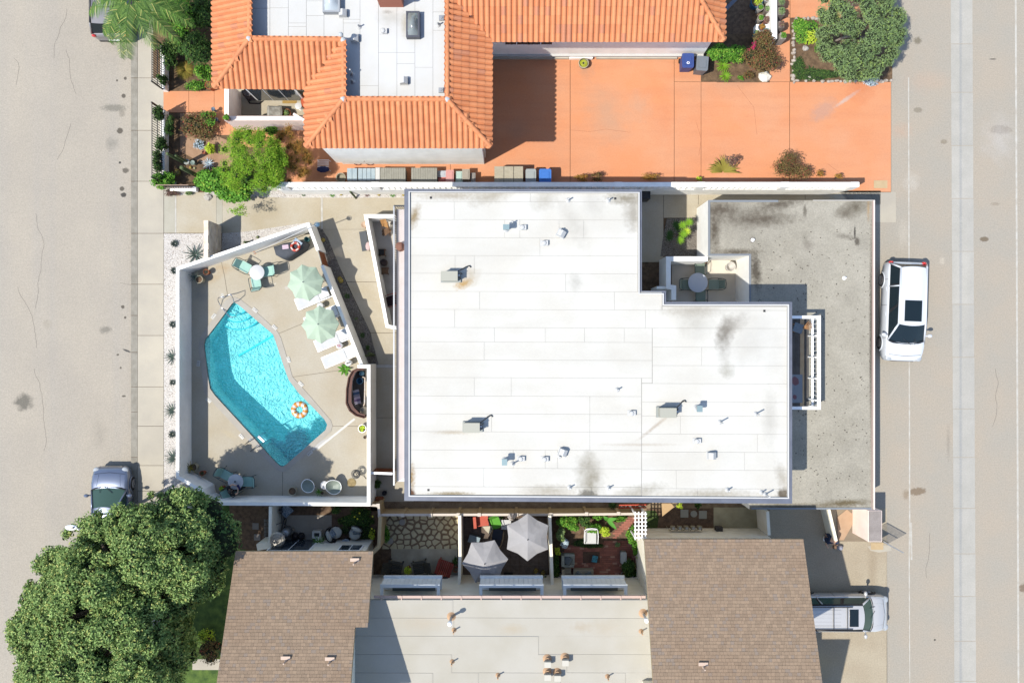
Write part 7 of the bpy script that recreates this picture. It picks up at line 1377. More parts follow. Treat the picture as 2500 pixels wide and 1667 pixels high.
# ================= storage and bins on the orange strip =================
def bx2(name, cat_, label, x0, y0, x1, y1, zt_, m, parts=(), group=None, z0=.012):
    a, b = P(x0, y1, zt_), P(x1, y0, zt_); t = thing(name, label, cat_, ((a.x+b.x)/2, (a.y+b.y)/2, z0), group); MB().box(a.x, a.y, z0, b.x, b.y, zt_-.04).build('body', m, t); return t, a, b
rs = mat('resin_box_grey', A(182, 180, 168), A(170, 168, 156), .7, 4, rnd=.04)
for x0, x1, l in ((928, 989, 'left'), (1005, 1066, 'right')):
    t, a, b = bx2('deck_box', 'storage box', 'long grey slatted resin storage box against the block wall, the '+l+' of two', x0, 411, x1, 444, .75, rs)
    n = 11
    for k in range(n): MB().box(a.x-.02+(b.x-a.x+.04)*k/n+.004, a.y-.02, .71, a.x-.02+(b.x-a.x+.04)*(k+1)/n-.004, b.y+.02, .75).build('lid_slat', rs, t)
ltb = mat('pale_blue_panel', A(205, 222, 230), A(190, 210, 222), .3, 3)
for x0, x1, l in ((847, 872, 'small'), (874, 916, 'wide')):
    t, a, b = bx2('cold_frame', 'cold frame', l+' pale blue glazed garden frame left of the resin boxes', x0, 411, x1, 441, .6, whp); n = 2 if l == 'small' else 4
    for k in range(n): MB().box(a.x+(b.x-a.x)*k/n+.01, a.y, .565, a.x+(b.x-a.x)*(k+1)/n-.01, b.y, .6).build('pane', ltb, t)
t, a, b = bx2('cabinet', 'cabinet', 'narrow white cabinet between the garden frame and the resin box', 917, 410, 928, 440, .75, whp); MB().box(a.x-.01, a.y-.01, .71, b.x+.01, b.y+.01, .75).build('top', whp, t)
sn = mat('shed_panel', A(214, 204, 180), A(200, 190, 166), .7, 8, rnd=.04); t, a, b = bx2('storage_shed', 'shed', 'low three door wood grain storage shed against the block wall beside the two bins', 1207, 407, 1277, 446, 1.1, mat('shed_side', A(120, 112, 100)))
for k in range(3): MB().box(a.x-.01+(b.x-a.x+.02)*k/3+.012, a.y-.01, 1.06, a.x-.01+(b.x-a.x+.02)*(k+1)/3-.012, b.y+.01, 1.1).build('lid', sn, t); MB().box(a.x+(b.x-a.x)*k/3+.02, b.y, .1, a.x+(b.x-a.x)*(k+1)/3-.02, b.y+.02, 1.0).build('door', sn, t)
def bin_(label, px, py, rz, col, w=.56, d=.66, h=1.05):
    c = P(px, py, h); t = thing('wheelie_bin', label, 'bin', (0, 0, 0), 'wheelie bins'); m_ = mat('bin_'+label[:12], A(*col), rough=.5)
    MB().add([(-w*.4, -d*.38, .05), (w*.4, -d*.38, .05), (w*.4, d*.38, .05), (-w*.4, d*.38, .05), (-w*.48, -d*.46, h-.08), (w*.48, -d*.46, h-.08), (w*.48, d*.46, h-.08), (-w*.48, d*.46, h-.08)], [(0, 3, 2, 1), (4, 5, 6, 7), (0, 1, 5, 4), (1, 2, 6, 5), (2, 3, 7, 6), (3, 0, 4, 7)]).build('body', m_, t)
    l = MB(); l.prism([(-w*.5, -d*.42), (-w*.42, -d*.52), (w*.42, -d*.52), (w*.5, -d*.42), (w*.5, d*.5), (-w*.5, d*.5)], h-.078, h-.03); l.build('lid', m_, t); MB().prism([(-w*.32, -d*.3), (w*.32, -d*.3), (w*.3, d*.25), (-w*.3, d*.25)], h-.03, h).build('lid_panel', m_, t)
    MB().tube([(-w*.4, d*.52, h-.06), (w*.4, d*.52, h-.06)], .018).build('handle', m_, t)
    for s in (-1, 1): MB().lathe((s*w*.42, d*.4, .12), [(.12, -.03), (.12, .03)], 12, Matrix.Rotation(PI/2, 3, 'Y')).build('wheel', tyre_m, t)
    t.location = (c.x, c.y, .012); t.rotation_euler = (0, 0, rz); return t
b1_ = bin_('blue wheelie bin with a white recycling mark, by the hedge under the tiled eave', 1680, 148, 0, (70, 96, 170)); bin_('dark grey wheelie bin beside the blue one at the hedge', 1715, 155, -.08, (142, 150, 158))
bin_('light grey wheelie bin between the storage shed and the bright blue bin', 1296, 430, PI, (190, 196, 194), .5); bin_('bright blue wheelie bin against the block wall', 1331, 430, PI, (70, 140, 235), .58)
o = None
wloc[b1_.name] = (0, 0, 0)
for k in range(3): a_ = 2*PI*k/3+.5; MB().obox((math.cos(a_)*.05, -.12+math.sin(a_)*.04, 1.052), .1, .025, .004, a_+PI/2).build('recycling_arrow', met_white, b1_)
for k, (x0, y0, x1, y1, z_, c_, nm, l) in enumerate([(1069, 418, 1088, 432, .45, (215, 222, 232), 'plastic_tub', 'pale blue white plastic tub among the pink ones'), (1071, 433, 1087, 445, .4, (236, 140, 130), 'plastic_tub', 'small salmon pink tub under the pale tub'), (1089, 416, 1107, 445, .7, (240, 175, 170), 'plastic_tub', 'tall pink plastic tub against the block wall'), (1113, 419, 1129, 445, .5, (205, 232, 224), 'plastic_tub', 'mint white slotted crate beside the pink tub'), (1129, 414, 1146, 438, .7, (190, 180, 165), 'plastic_tub', 'taupe lidded tub right of the mint crate'), (1150, 423, 1160, 446, .5, (170, 164, 158), 'plastic_tub', 'narrow grey tub at the end of the row')]):
    t, a, b = bx2(nm, 'tub', l, x0, y0, x1, y1, z_, mat('tub%d' % k, A(*c_), rough=.5)); MB().box(a.x-.015, a.y-.015, z_-.038, b.x+.015, b.y+.015, z_).build('lid', mat('tublid%d' % k, A(*c_), rough=.4), t); MB().box(a.x+.05, a.y+.06, z_, b.x-.05, b.y-.06, z_+.02).build('lid_panel', MATS['tublid%d' % k], t)
c = P(832, 434, .3); MB().lathe((c.x, c.y, .012), [(.2, 0), (.24, .3), (.2, .3), (.17, .1), (0, .1)], 24).build('round_basin', mat('stone_basin', A(190, 182, 160), rough=.9), smooth=True, angle=50, label='round stone coloured basin in the orange strip left of the glazed frames', cat='basin')
t = thing('metal_chair', 'blue and white metal garden chair in the shade under the tiled eave', 'chair', P(788, 404, .012)); c = P(788, 404, .5)
for k in range(4): MB().box(c.x-.28, c.y-.05+.1*k, .42, c.x+.28, c.y-.02+.1*k, .44).build('slat', met_white, t)
MB().ball((c.x, c.y-.18, .44), .32, .16, .07).build('cushion', mat('navy_cushion', A(50, 60, 110)), t, smooth=True)
for sx, sy in ((-1, -1), (1, -1), (-1, 1), (1, 1)): MB().tube([(c.x+sx*.27, c.y+sy*.2+.05, .43), (c.x+sx*.29, c.y+sy*.24+.05, .012)], .015).build('leg', met_white, t)
t = thing('garden_bicycle', 'small rusty red bicycle shaped frame leaning on the white wall', 'bicycle', P(885, 396, .012)); c = P(885, 396, .4); rr_m = mat('rust_red', A(120, 50, 40), rough=.6)
for dx in (-.28, .32): MB().tube([(c.x+dx+math.cos(a_)*.2, c.y+.03+math.sin(a_)*.1, .24+math.sin(a_)*.22) for a_ in [2*PI*k/16 for k in range(16)]], .018, closed=True).build('wheel', rr_m, t, smooth=True)
MB().tube([(c.x-.28, c.y+.03, .24), (c.x-.05, c.y+.08, .6), (c.x+.22, c.y+.08, .58), (c.x+.32, c.y+.03, .24), (c.x, c.y+.03, .26), (c.x-.28, c.y+.03, .24)], .02).build('frame', rr_m, t); MB().tube([(c.x+.22, c.y+.08, .58), (c.x+.26, c.y+.05, .72), (c.x+.12, c.y-.05, .74)], .015).build('handlebar', rr_m, t); MB().ball((c.x-.08, c.y+.08, .66), .1, .05, .03).build('saddle', trim, t)
c = P(1425, 154, .35); t = thing('coiled_hose_pot', 'round cream pot holding a coiled yellow green hose by the orange driveway wall', 'pot', (c.x, c.y, .012)); MB().lathe((c.x, c.y, .012), [(.2, 0), (.25, .34), (.22, .35), (.2, .1), (0, .1)], 24).build('pot', crp, t, smooth=True, angle=50)
for k in range(3): MB().tube([(c.x+math.cos(a_)*(.17-.045*k), c.y+math.sin(a_)*(.17-.045*k), .25+.03*k) for a_ in [2*PI*i/16 for i in range(16)]], .025, 5, closed=True).build('hose_coil', mat('hose_yellow', A(214, 220, 70), rough=.5) if 'hose_yellow' not in MATS else MATS['hose_yellow'], t, smooth=True)

# ================= south yards =================
# flagstones: a jittered tiling of irregular stones with open joints
fs_ = thing('flagstone_paving', None, None, P(1020, 1290, .012), kind='structure'); fst = mat('flagstone', A(232, 220, 182, 1.25), A(218, 204, 164, 1.25), .85, 4, fine=.06, fs=20, rnd=.07, bump=.2, bs=20)
sheet('flagstone_bed', rect(932, 1256, 1121, 1339), .016, mat('bed_sand', A(160, 138, 112, 1.3), A(134, 112, 90, 1.3), .95, 4)); rr = random.Random(14); sites = []
for j in range(7):
    for i in range(10): sites.append((944+i*18.6+(j % 2)*9+rr.uniform(-6.5, 6.5), 1262+j*12.3+rr.uniform(-4.2, 4.2)))
B_ = (934, 1256, 1119, 1339)
def clip(poly, a, b, c_):
    out = []
    for i in range(len(poly)):
        p, q = poly[i], poly[(i+1) % len(poly)]; dp, dq = a*p[0]+b*p[1]-c_, a*q[0]+b*q[1]-c_
        if dp <= 0: out.append(p)
        if (dp < 0) != (dq < 0) and dp != dq: t = dp/(dp-dq); out.append((p[0]+(q[0]-p[0])*t, p[1]+(q[1]-p[1])*t))
    return out
for k, (x, y) in enumerate(sites):
    pg = rect(*B_); gapw = rr.uniform(1.3, 3.2)
    for m_, (x2, y2) in enumerate(sites):
        if m_ == k or abs(x2-x) > 50 or abs(y2-y) > 40: continue
        a, b = x2-x, (y2-y); L = math.hypot(a, b); pg = clip(pg, a/L, b/L, (a*(x+x2)/2+b*(y+y2)/2)/L-gapw)
        if not pg: break
    if len(pg) > 2: MB().prism(L2(pg), .012, .04+rr.uniform(0, .012)).build('flagstone', fst, fs_)
for px, py, l in ((982, 1274, 'upper'), (953, 1320, 'left')): c = P(px, py, .06); MB().cyl((c.x, c.y, .045), .15, .04, 24).build('round_stepping_stone', mat('round_stone_'+l, A(205, 200, 190), rough=.9), label=l+' round pale stepping stone lying on the flagstones', cat='stepping stone')
bush('green shrubs along the pale wall beside the flagstones', 943, 1303, 11, 26, .6, g_mid, 700, .07, 6)
c = P(1086, 1382, .5)
def adirondack(label, px, py, rz, col):
    t = thing('slatted_armchair', label, 'chair'); m_ = mat('adk_%d' % px, A(*col), A(*[x*.88 for x in col]), .7, 8, rnd=.06)
    for k in range(6): MB().box(-.25, -.27+.091*k, .33-.0, .3, -.19+.091*k, .36).build('seat_slat', m_, t)
    for k in range(6): y = -.27+.091*k; MB().add([(-.22, y, .36), (-.22, y+.08, .36), (-.6, y+.08, .9), (-.6, y, .9), (-.25, y, .34), (-.25, y+.08, .34), (-.63, y+.08, .88), (-.63, y, .88)], [(0, 3, 2, 1), (4, 5, 6, 7), (0, 4, 7, 3), (1, 2, 6, 5), (2, 3, 7, 6)]).build('back_slat', m_, t)
    for s in (-1, 1): MB().box(-.4, s*.33-.06, .52, .32, s*.33+.06, .55).build('armrest', m_, t); MB().box(.24, s*.31-.03, 0, .3, s*.31+.03, .52).build('leg', m_, t); MB().box(-.38, s*.31-.03, 0, -.32, s*.31+.03, .52).build('leg', m_, t)
    t.location = P(px, py, .3)*1; t.location.z = .025; t.rotation_euler = (0, 0, rz); return t
adirondack('red slatted armchair with a high back below the flagstones', 1086, 1382, -1.9+PI, (190, 78, 60))
for px, py, rz_, l in ((967, 1386, -.2, 'left'), (1024, 1386, PI+.2, 'right')): kk = adirondack(l+' dark garden chair of the pair by the yellow plant table below the flagstones', px, py, rz_, (96, 92, 80))
pot('yellow green plant on a low table between the two dark garden chairs', 995, 1391, .5, .16, terra, pl_leafy(g_yel, 220, .2, .07), z0=.025)
def slabm(label, name, x0, y0, x1, y1, z0_, z1_, m, cat_): return MB().prism(L2(rect(x0, y0, x1, y1)), z0_, z1_).build(name, m, label=label, cat=cat_)
slabm('dark door mat below the red slatted armchair', 'doormat', 1047, 1399, 1077, 1412, .025, .04, mat('mat_dark', A(70, 66, 62), rough=.95), 'doormat'); slabm('dark door mat at the lower edge of the brick garden', 'doormat', 1458, 1402, 1487, 1412, .04, .055, mat('mat_brown', A(90, 74, 60), rough=.95), 'doormat'); slabm('dark door mat at the lower edge of the grey parasol yard', 'doormat', 1230, 1396, 1252, 1410, .02, .04, mat('mat_black', A(60, 58, 56), rough=.95), 'doormat')
bush('small dark pot plant beside the divider wall and red armchair', 1111, 1370, 8, 11, .5, g_dk, 260, .06); pot('terracotta pot half hidden by the divider wall below the red armchair', 1113, 1390, .35, .14, terra)
t = thing('barbecue', 'small black wheeled barbecue below the red slatted armchair', 'barbecue', P(1086, 1414, .025)); c = P(1086, 1414, .6); MB().ball((c.x, c.y, .62), .2, .16, .14).build('lid', trim, t, smooth=True); MB().box(c.x-.32, c.y-.1, .5, c.x-.2, c.y+.1, .53).build('side_shelf', met_grey, t)
for s in (-.14, .14): MB().tube([(c.x+s, c.y, .5), (c.x+s*1.4, c.y, .03)], .015).build('leg', met_grey, t)
# shaded patio of swivel chairs
wick = mat('dark_wicker', A(70, 62, 60), A(50, 44, 44), .8, 10); offw = mat('offwhite_cushion', A(220, 222, 212), rough=.9); blp = mat('blue_pattern', A(90, 120, 150), A(200, 210, 215), .9, 16, detail=3)
for px, py, a_, l in ((818, 1300, -1.2+PI/2, 'left'), (868, 1300, -2.0+PI*0+.0, 'right')):
    c = P(px, py, .4); t = thing('swivel_chair', l+' dark wicker swivel chair with off white cushions on the shaded patio', 'chair', (0, 0, 0), 'wicker swivel chairs')
    MB().lathe((0, 0, .012), [(.24, 0), (.24, .03), (.08, .06), (.08, .2), (.3, .22), (.34, .4)], 20).build('base', wick, t, smooth=True, angle=40); m_ = MB()
    for i in range(13): b_ = PI*.55+2*PI*.45*i/12; m_.v += [(math.cos(b_)*.36, math.sin(b_)*.36, .38), (math.cos(b_)*.42, math.sin(b_)*.42, .8)]
    for i in range(12): m_.f.append((2*i, 2*i+2, 2*i+3, 2*i+1))
    m_.build('shell', wick, t, smooth=True); MB().ball((.03, 0, .44), .33, .3, .09).build('seat_cushion', offw, t, smooth=True); MB().ball((-.26, 0, .66), .13, .3, .22).build('back_cushion', offw, t, smooth=True); MB().obox((-.08, .04, .6), .3, .3, .09, .4, 0, .9).build('pillow', blp, t); t.location = (c.x, c.y, .012); t.rotation_euler = (0, 0, a_)
rtable('dark patterned round table between the two wicker swivel chairs', 844, 1326, .4, .22, blp, wick, drum=True)
c = P(697, 1247, .6); MB().obox((c.x, c.y, .5), .5, .5, .14, .75, .3).build('floor_pillow', blp, label='blue and white patterned pillow standing under the south pool wall', cat='pillow')
c = P(676, 1318, 2.1); t = thing('patio_heater', 'tall patio heater with a wide round grey reflector dome', 'patio heater', (c.x, c.y, .012)); dm = mat('brushed_dome', A(206, 200, 190), A(190, 184, 174), .35, 3, metal=.4); MB().lathe((c.x, c.y, 2.02), [(.36, 0), (.3, .06), (.22, .07), (.2, .1), (.12, .11), (.1, .14), (0, .15)], 32).build('reflector', dm, t, smooth=True, angle=20); MB().cyl((c.x, c.y, 1.75), .08, .27, 12).build('burner', met_grey, t); MB().cyl((c.x, c.y, .7), .03, 1.1, 8).build('pole', met_grey, t); MB().lathe((c.x, c.y, .012), [(.23, 0), (.2, .7), (.1, .75)], 18).build('tank_cover', met_grey, t, smooth=True)
for px, py, r_, l in ((697, 1304, .18, 'larger'), (710, 1296, .13, 'smaller')): c = P(px, py, .4); MB().lathe((c.x, c.y, .02), [(r_*.7, 0), (r_, .4), (r_*.85, .4), (r_*.8, .3), (0, .3)], 20).build('patio_pot', mat('pp_'+l, A(180, 170, 155), rough=.8), smooth=True, angle=50, label=l+' beige round pot beside the patio heater', cat='pot')
for px, l in ((719, 'left'), (734, 'right')): c = P(px, 1310, .35); MB().ball((c.x, c.y, .2), .17, .2, .19).build('pouf', wick, smooth=True, label=l+' dark round pouf of the pair beside the patio heater', cat='pouf')
tuft('spiky potted palm in front of the shaded patio window', 778, 1324, .5, 22, g_mid, w=.05, name='potted_palm', cat='plant', z=.7, droop=.4, bl='leaf', parts=True); c = P(777, 1322, .7); MB().lathe((c.x, c.y, .012), [(.12, 0), (.17, .65), (.15, .65)], 18).build('tall_planter', grey_w, smooth=True, label='tall grey planter under the spiky potted palm', cat='planter')
c = P(773, 1305, .4); t = thing('fire_table', 'square concrete fire table with a dark inset on the shaded patio', 'fire table', (c.x, c.y, .025)); MB().holed([(c.x-.22, c.y-.18), (c.x+.22, c.y-.18), (c.x+.22, c.y+.18), (c.x-.22, c.y+.18)], [[(c.x-.13, c.y-.09), (c.x+.13, c.y-.09), (c.x+.13, c.y+.09), (c.x-.13, c.y+.09)]], .4, .03).build('top', grey_w, t); MB().box(c.x-.13, c.y-.09, .3, c.x+.13, c.y+.09, .33).build('inset', trim, t)
t = thing('bicycle', 'dark bicycle parked at the left end of the shaded patio', 'bicycle', P(692, 1256, .012)); c = P(691, 1256, .5)
for dy in (-.5, .5): MB().tube([(c.x+.06*math.cos(a_), c.y+dy+.3*math.cos(a_), .33+.3*math.sin(a_)) for a_ in [2*PI*k/18 for k in range(18)]], .02, closed=True).build('wheel', tyre_m, t, smooth=True)
MB().tube([(c.x, c.y-.5, .33), (c.x, c.y-.3, .75), (c.x, c.y+.2, .78), (c.x, c.y+.5, .33), (c.x, c.y+.0, .35), (c.x, c.y-.5, .33)], .02).build('frame', met_dark, t); MB().tube([(c.x-.28, c.y-.42, .9), (c.x, c.y-.3, .92), (c.x+.28, c.y-.42, .9)], .016).build('handlebar', met_dark, t); MB().ball((c.x, c.y+.22, .86), .07, .13, .04).build('saddle', trim, t)
mat_cover('dark green planting filling the right half of the shaded patio yard', 868, 1262, 50, 24, g_dk, 3200, .07, .2); mat_cover('dark lawn patch under the wicker swivel chairs', 868, 1300, 50, 24, g_dk, 2000, .05, .06)
bush('bushy dark plant under the south pool wall, left of the yellow flowers', 822, 1246, 12, 10, .7, g_dk, 400, .07); bush('yellow green plant beside the cream divider wall of the shaded patio', 909, 1306, 10, 12, .6, g_yel, 300, .06)
for k, (px, py) in enumerate(((866, 1261), (873, 1266), (878, 1252), (910, 1260), (908, 1290))): c = P(px, py, .4); MB().ball((c.x, c.y, .42), .045, .045, .03, 8, 4).build('yellow_flower', mat('petal%d' % k, A(230, 225, 70, 1.6), rough=.7), label='tiny yellow flower in the dark planting of the shaded yard', cat='flower', group='yellow flowers in the shaded yard')
for px, py, l in ((624, 1284, 'upper'), (628, 1311, 'lower')): c = P(px, py, .03); MB().obox((c.x, c.y, .03), .3, .3, .04).build('stepping_stone', mat('step_'+l, A(170, 160, 150)), label=l+' square stepping stone in the dark yard beside the big tree', cat='stepping stone')
sp3 = thing('paver_strip', None, None, P(652, 1290, .012), kind='structure')
for j in range(5):
    for i in range(2): c = P(648+i*8, 1270+j*9, .02); MB().obox((c.x, c.y, .03), .13, .15, .03).build('paver', mat('pv%d%d' % (i, j), A(150, 140, 128)), sp3)
# yard of the grey parasols
pv = thing('parasol_yard_paving', None, None, P(1230, 1330, .012), kind='structure'); pvm = mat('yard_paver', A(136, 120, 106, 1.3), A(112, 98, 88, 1.3), .9, 6, fine=.2, fs=25, rnd=.06)
for j in range(7):
    for i in range(9): MB().prism(L2(rect(1131+i*23, 1262+j*24, 1153.2+i*23, 1285.2+j*24)), .012, .03).build('paver', pvm, pv)
cor = mat('coral_cloth', A(236, 120, 96), A(226, 106, 84), .8, 5, wave=((0, 12, 0), .4, .6, A(205, 90, 70)))
c = P(1174, 1272, .45); t = thing('lounge_chair', 'coral red cushioned lounge chair in the corner of the parasol yard', 'chair', (c.x, c.y, .03))
MB().obox((c.x+.05, c.y+.02, .42), .62, .5, .12, .1).build('seat_cushion', cor, t); MB().obox((c.x-.28, c.y+.0, .6), .14, .55, .4, .08).build('back_cushion', cor, t)
for sx, sy in ((-.25, -.2), (.3, -.2), (-.25, .2), (.3, .2)): MB().tube([(c.x+sx, c.y+sy, .36), (c.x+sx, c.y+sy, .03)], .02).build('leg', wdm, t)
kgc = chair('garden_chair', mat('lime_cloth', A(110, 190, 60), rough=.8), met_black, None); atP(kgc, 1211, 1272, -1.2, 'lime green cloth chair beside the coral lounge chair', .03)
c = P(1208, 1270, .02); MB().prism(L2([(1195, 1262), (1228, 1258), (1226, 1280), (1200, 1282)]), .031, .045).build('artificial_turf', mat('fake_turf', A(100, 180, 60), A(80, 150, 50), .95, 14), label='patch of bright green artificial turf under the lime chair', cat='mat')
sq = P(1236, 1280, .5); t = thing('square_table', 'small square white table beside the closed striped parasol', 'table', (sq.x, sq.y, .03)); MB().box(sq.x-.23, sq.y-.23, .48, sq.x+.23, sq.y+.23, .52).build('tabletop', whp, t)
for sx, sy in ((-1, -1), (1, -1), (-1, 1), (1, 1)): MB().box(sq.x+sx*.19-.02, sq.y+sy*.19-.02, .03, sq.x+sx*.19+.02, sq.y+sy*.19+.02, .48).build('leg', whp, t)
kfc = chair('folding_chair', mat('navy_sling', A(60, 66, 84), rough=.8), pale, None); atP(kfc, 1215, 1300, 1.4, 'pale framed chair with a navy sling below the square white table', .03)
c = P(1193, 1290, .4); MB().add([(c.x-.3, c.y+.1, .4), (c.x+.3, c.y+.15, .42), (c.x+.05, c.y-.3, .3), (c.x-.15, c.y-.1, .38)], [(3, 2, 1, 0)]).add([(c.x-.3, c.y+.1, .37), (c.x+.3, c.y+.15, .39), (c.x+.05, c.y-.3, .27), (c.x-.15, c.y-.1, .35)], [(0, 1, 2, 3)]).build('draped_cloth', mat('ivory_cloth', A(235, 226, 200), rough=.9), label='ivory cloth draped in front of the lime chair', cat='cloth')
c = P(1157, 1318, .5); t = thing('ice_chest', 'blue grey ice chest under the edge of the lower grey parasol', 'ice chest', (c.x, c.y, .03)); MB().obox((c.x, c.y, .2), .5, .32, .34, -.3).build('body', mat('chest_blue', A(130, 150, 165)), t); MB().obox((c.x, c.y, .4), .54, .36, .07, -.3).build('lid', mat('chest_lid', A(170, 190, 200)), t)
for px, py, c_, l in ((1308, 1394, (214, 180, 60), 'left'), (1326, 1398, (200, 170, 70), 'right')): c = P(px, py, .25); MB().obox((c.x, c.y, .16), .16, .2, .26, -.5).build('yellow_carton', mat('carton_'+l, A(*c_), A(90, 80, 60), .7, 14), label=l+' small yellow box of the pair below the upper grey parasol', cat='box')
c = P(1312, 1406, .3); MB().ball((c.x, c.y, .2), .17, .15, .18, 9, 6, .15).build('grey_bag', mat('bag_grey', A(140, 146, 152), rough=.8), label='lumpy grey bag beside the small yellow boxes', cat='bag'); bush('dark potted shrub at the lower right corner of the parasol yard', 1331, 1418, 10, 14, .6, g_dk, 400, .06)
# brick garden
bk = thing('brick_paving', None, None, P(1450, 1360, .012), kind='structure'); brick_m = mat('brick', A(178, 116, 98, 1.4), A(150, 98, 84, 1.4), .9, 5, fine=.12, fs=25, island=A(196, 150, 130, 1.4)); mb = MB(); rr = random.Random(8)
path_pg = [(1500, 1318), (1483, 1318), (1520, 1270), (1548, 1258), (1552, 1275), (1520, 1300)]; pat = [(1372, 1332), (1555, 1318), (1556, 1440), (1360, 1440)]
bw2, bh2 = .215, .105; a, b = P(1345, 1440, 0), P(1560, 1256, 0); y = a.y; row_ = 0
while y < b.y:
    x = a.x+(row_ % 2)*bw2/2
    while x < b.x:
        px_, py_ = 1250+x*50, 833.5-y*50
        if inpoly(px_, py_, path_pg) or inpoly(px_, py_, pat):
            q = x; mb.box(q+.004, y+.004, .012, q+bw2-.004, y+bh2-.004, .036+rr.uniform(0, .008))
        x += bw2
    y += bh2; row_ += 1
mb.build('bricks', brick_m, bk, kind='stuff')
mat_cover('dark lawn wedge in front of the white chair in the brick garden', 1440, 1326, 44, 13, g_dk, 1500, .05, .05)
for px, py, rx, ry, m_, n_, h_, l in [(1376, 1272, 16, 16, g_mid, 900, 1.1, 'light green shrub in the top left corner of the brick garden'), (1370, 1306, 14, 20, g_jun, 900, 1.0, 'grey green shrub along the divider wall of the brick garden'), (1380, 1328, 14, 14, g_sil, 500, .8, 'silvery shrub at the corner of the brick garden lawn'), (1400, 1280, 20, 20, g_mid, 1100, 1.2, 'feathery green shrub behind the white chair of the brick garden'), (1430, 1272, 20, 14, g_dk, 800, 1.2, 'dark shrub under the fence in the brick garden'), (1450, 1290, 22, 14, g_mid, 900, 1.0, 'green shrub directly above the white garden chair'), (1478, 1298, 16, 14, g_yel, 600, .8, 'yellow green shrub at the bend of the brick path'), (1462, 1262, 18, 8, g_mid, 400, 1.0, 'small green shrub at the beige fence behind the banana leaves'), (1512, 1266, 22, 9, g_mid, 600, .7, 'low green shrub at the fence right of the banana leaves'), (1543, 1304, 14, 22, g_mid, 1300, .9, 'bright green clover like shrub below the white arbour'), (1554, 1336, 13, 20, g_mid, 1000, .9, 'bright green shrub along the wooden fence of the brick garden'), (1560, 1360, 8, 12, g_yel, 300, .7, 'small lime shrub lowest along the wooden fence'), (1540, 1390, 22, 26, g_dk, 1200, .8, 'dark shrub in shade by the wooden fence'), (1358, 1385, 12, 34, g_dk, 1000, .7, 'dark shrub in shade along the divider wall of the brick garden'), (1362, 1346, 8, 10, g_yel, 300, .6, 'yellow green tuft at the foot of the divider wall'), (1508, 1330, 7, 6, g_jun, 160, .3, 'pale little plant at the edge of the shade by the brick path')]: bush(l, px, py, rx, ry, h_, m_, n_, .085, 6)
t = thing('banana_plant', 'banana like plant with two huge green leaves at the fence of the brick garden', 'plant', P(1488, 1274, 0)); c = P(1484, 1268, .9)
for dx, dy, L, z_ in ((.45, -.5, .7, .35), (-.3, .25, .5, .5), (.5, .1, .55, .4)): MB().blade((c.x, c.y, .9), (dx, dy, z_), L, .28, droop=.4, segs=5).build('leaf', gm('banana_leaf%d' % int(L*100), (90, 150, 60), (80, 140, 54)), t, smooth=True)
MB().cyl((c.x, c.y, .02), .06, .9, 8).build('stem', g_mid, t)
ar = thing('arbour', 'white lattice garden arbour at the end of the brick path', 'arbour', P(1563, 1290, .02)); xa_, xb_, ya_, yb3 = P(1551, 0, 2.1).x, P(1576, 0, 2.1).x, P(0, 1312, 2.1).y, P(0, 1254, 2.1).y
for x in (xa_, xb_, (xa_*2+xb_)/3, (xa_+2*xb_)/3): MB().box(x-.025, ya_-.1, 2.06, x+.025, yb3+.1, 2.1).build('lattice_bar', met_white, ar)
for k in range(7): y = ya_+(yb3-ya_)*k/6; MB().box(xa_-.06, y-.025, 2.1, xb_+.06, y+.025, 2.13).build('lattice_bar', met_white, ar)
for x in (xa_, xb_):
    for y in (ya_, yb3): MB().box(x-.035, y-.035, .02, x+.035, y+.035, 2.06).build('post', met_white, ar)
sof = mat('grey_upholstery', A(188, 196, 188), A(176, 184, 176), .9, 8); gcu = mat('slate_cushion', A(130, 142, 148), rough=.9); beige = mat('beige_upholstery', A(206, 196, 174), A(196, 186, 164), .9, 8)
def sofa(name, label, x0, y0, x1, y1, m, back='w', cush=1, h=.42):
    a, b = P(x0, y1, h), P(x1, y0, h); t = thing(name, label, name.replace('_', ' '), ((a.x+b.x)/2, (a.y+b.y)/2, .04)); MB().box(a.x, a.y, .06, b.x, b.y, h).build('seat', m, t)
    if 'w' in back: MB().box(a.x-.14, a.y, .04, a.x-.001, b.y, h+.32).build('backrest', m, t)
    if 's' in back: MB().box(a.x, a.y-.14, .04, b.x, a.y-.001, h+.32).build('backrest', m, t)
    if name == 'armchair':
        for y_ in (a.y, b.y): MB().box(a.x, y_-.06, .3, b.x-.05, y_+.06, h+.18).build('armrest', m, t)
    for k in range(cush): q = (k+.5)/cush; cc = (a.x+.18, a.y+(b.y-a.y)*q) if back == 'w' else (a.x+(b.x-a.x)*q, a.y+.15); MB().obox((cc[0], cc[1], h+.14), .36, .34, .12, .5*(k*2-1), .5 if back == 's' else 0, 0 if back == 's' else -.6).build('cushion', gcu, t)
    return t
sofa('armchair', 'pale grey armchair with a slate cushion on the brick patio', 1377, 1353, 1403, 1379, sof); sofa('sofa', 'beige two cushion sofa facing the brick patio from the shade', 1400, 1390, 1449, 1410, beige, 's', 2); sofa('bench', 'plain beige corner bench left of the two cushion sofa', 1362, 1402, 1396, 1418, beige, 's', 0, .4); sofa('ottoman', 'plain pale ottoman beside the pale corner seats', 1378, 1386, 1394, 1400, beige, 'w', 0, .35)
slabm('brown patterned outdoor rug under the teal tray', 'rug', 1423, 1346, 1464, 1373, .045, .06, mat('rug_brown', A(128, 100, 84), A(112, 86, 72), .95, 12), 'rug')
c = P(1452, 1364, .35); t = thing('coffee_table', 'low table with a bright teal top and dark pattern on the brick patio', 'table', (c.x, c.y, .06)); MB().obox((c.x, c.y, .34), .26, .32, .03, -.2).build('tabletop', mat('teal_top', A(80, 190, 215), A(60, 120, 140), .5, 12), t)
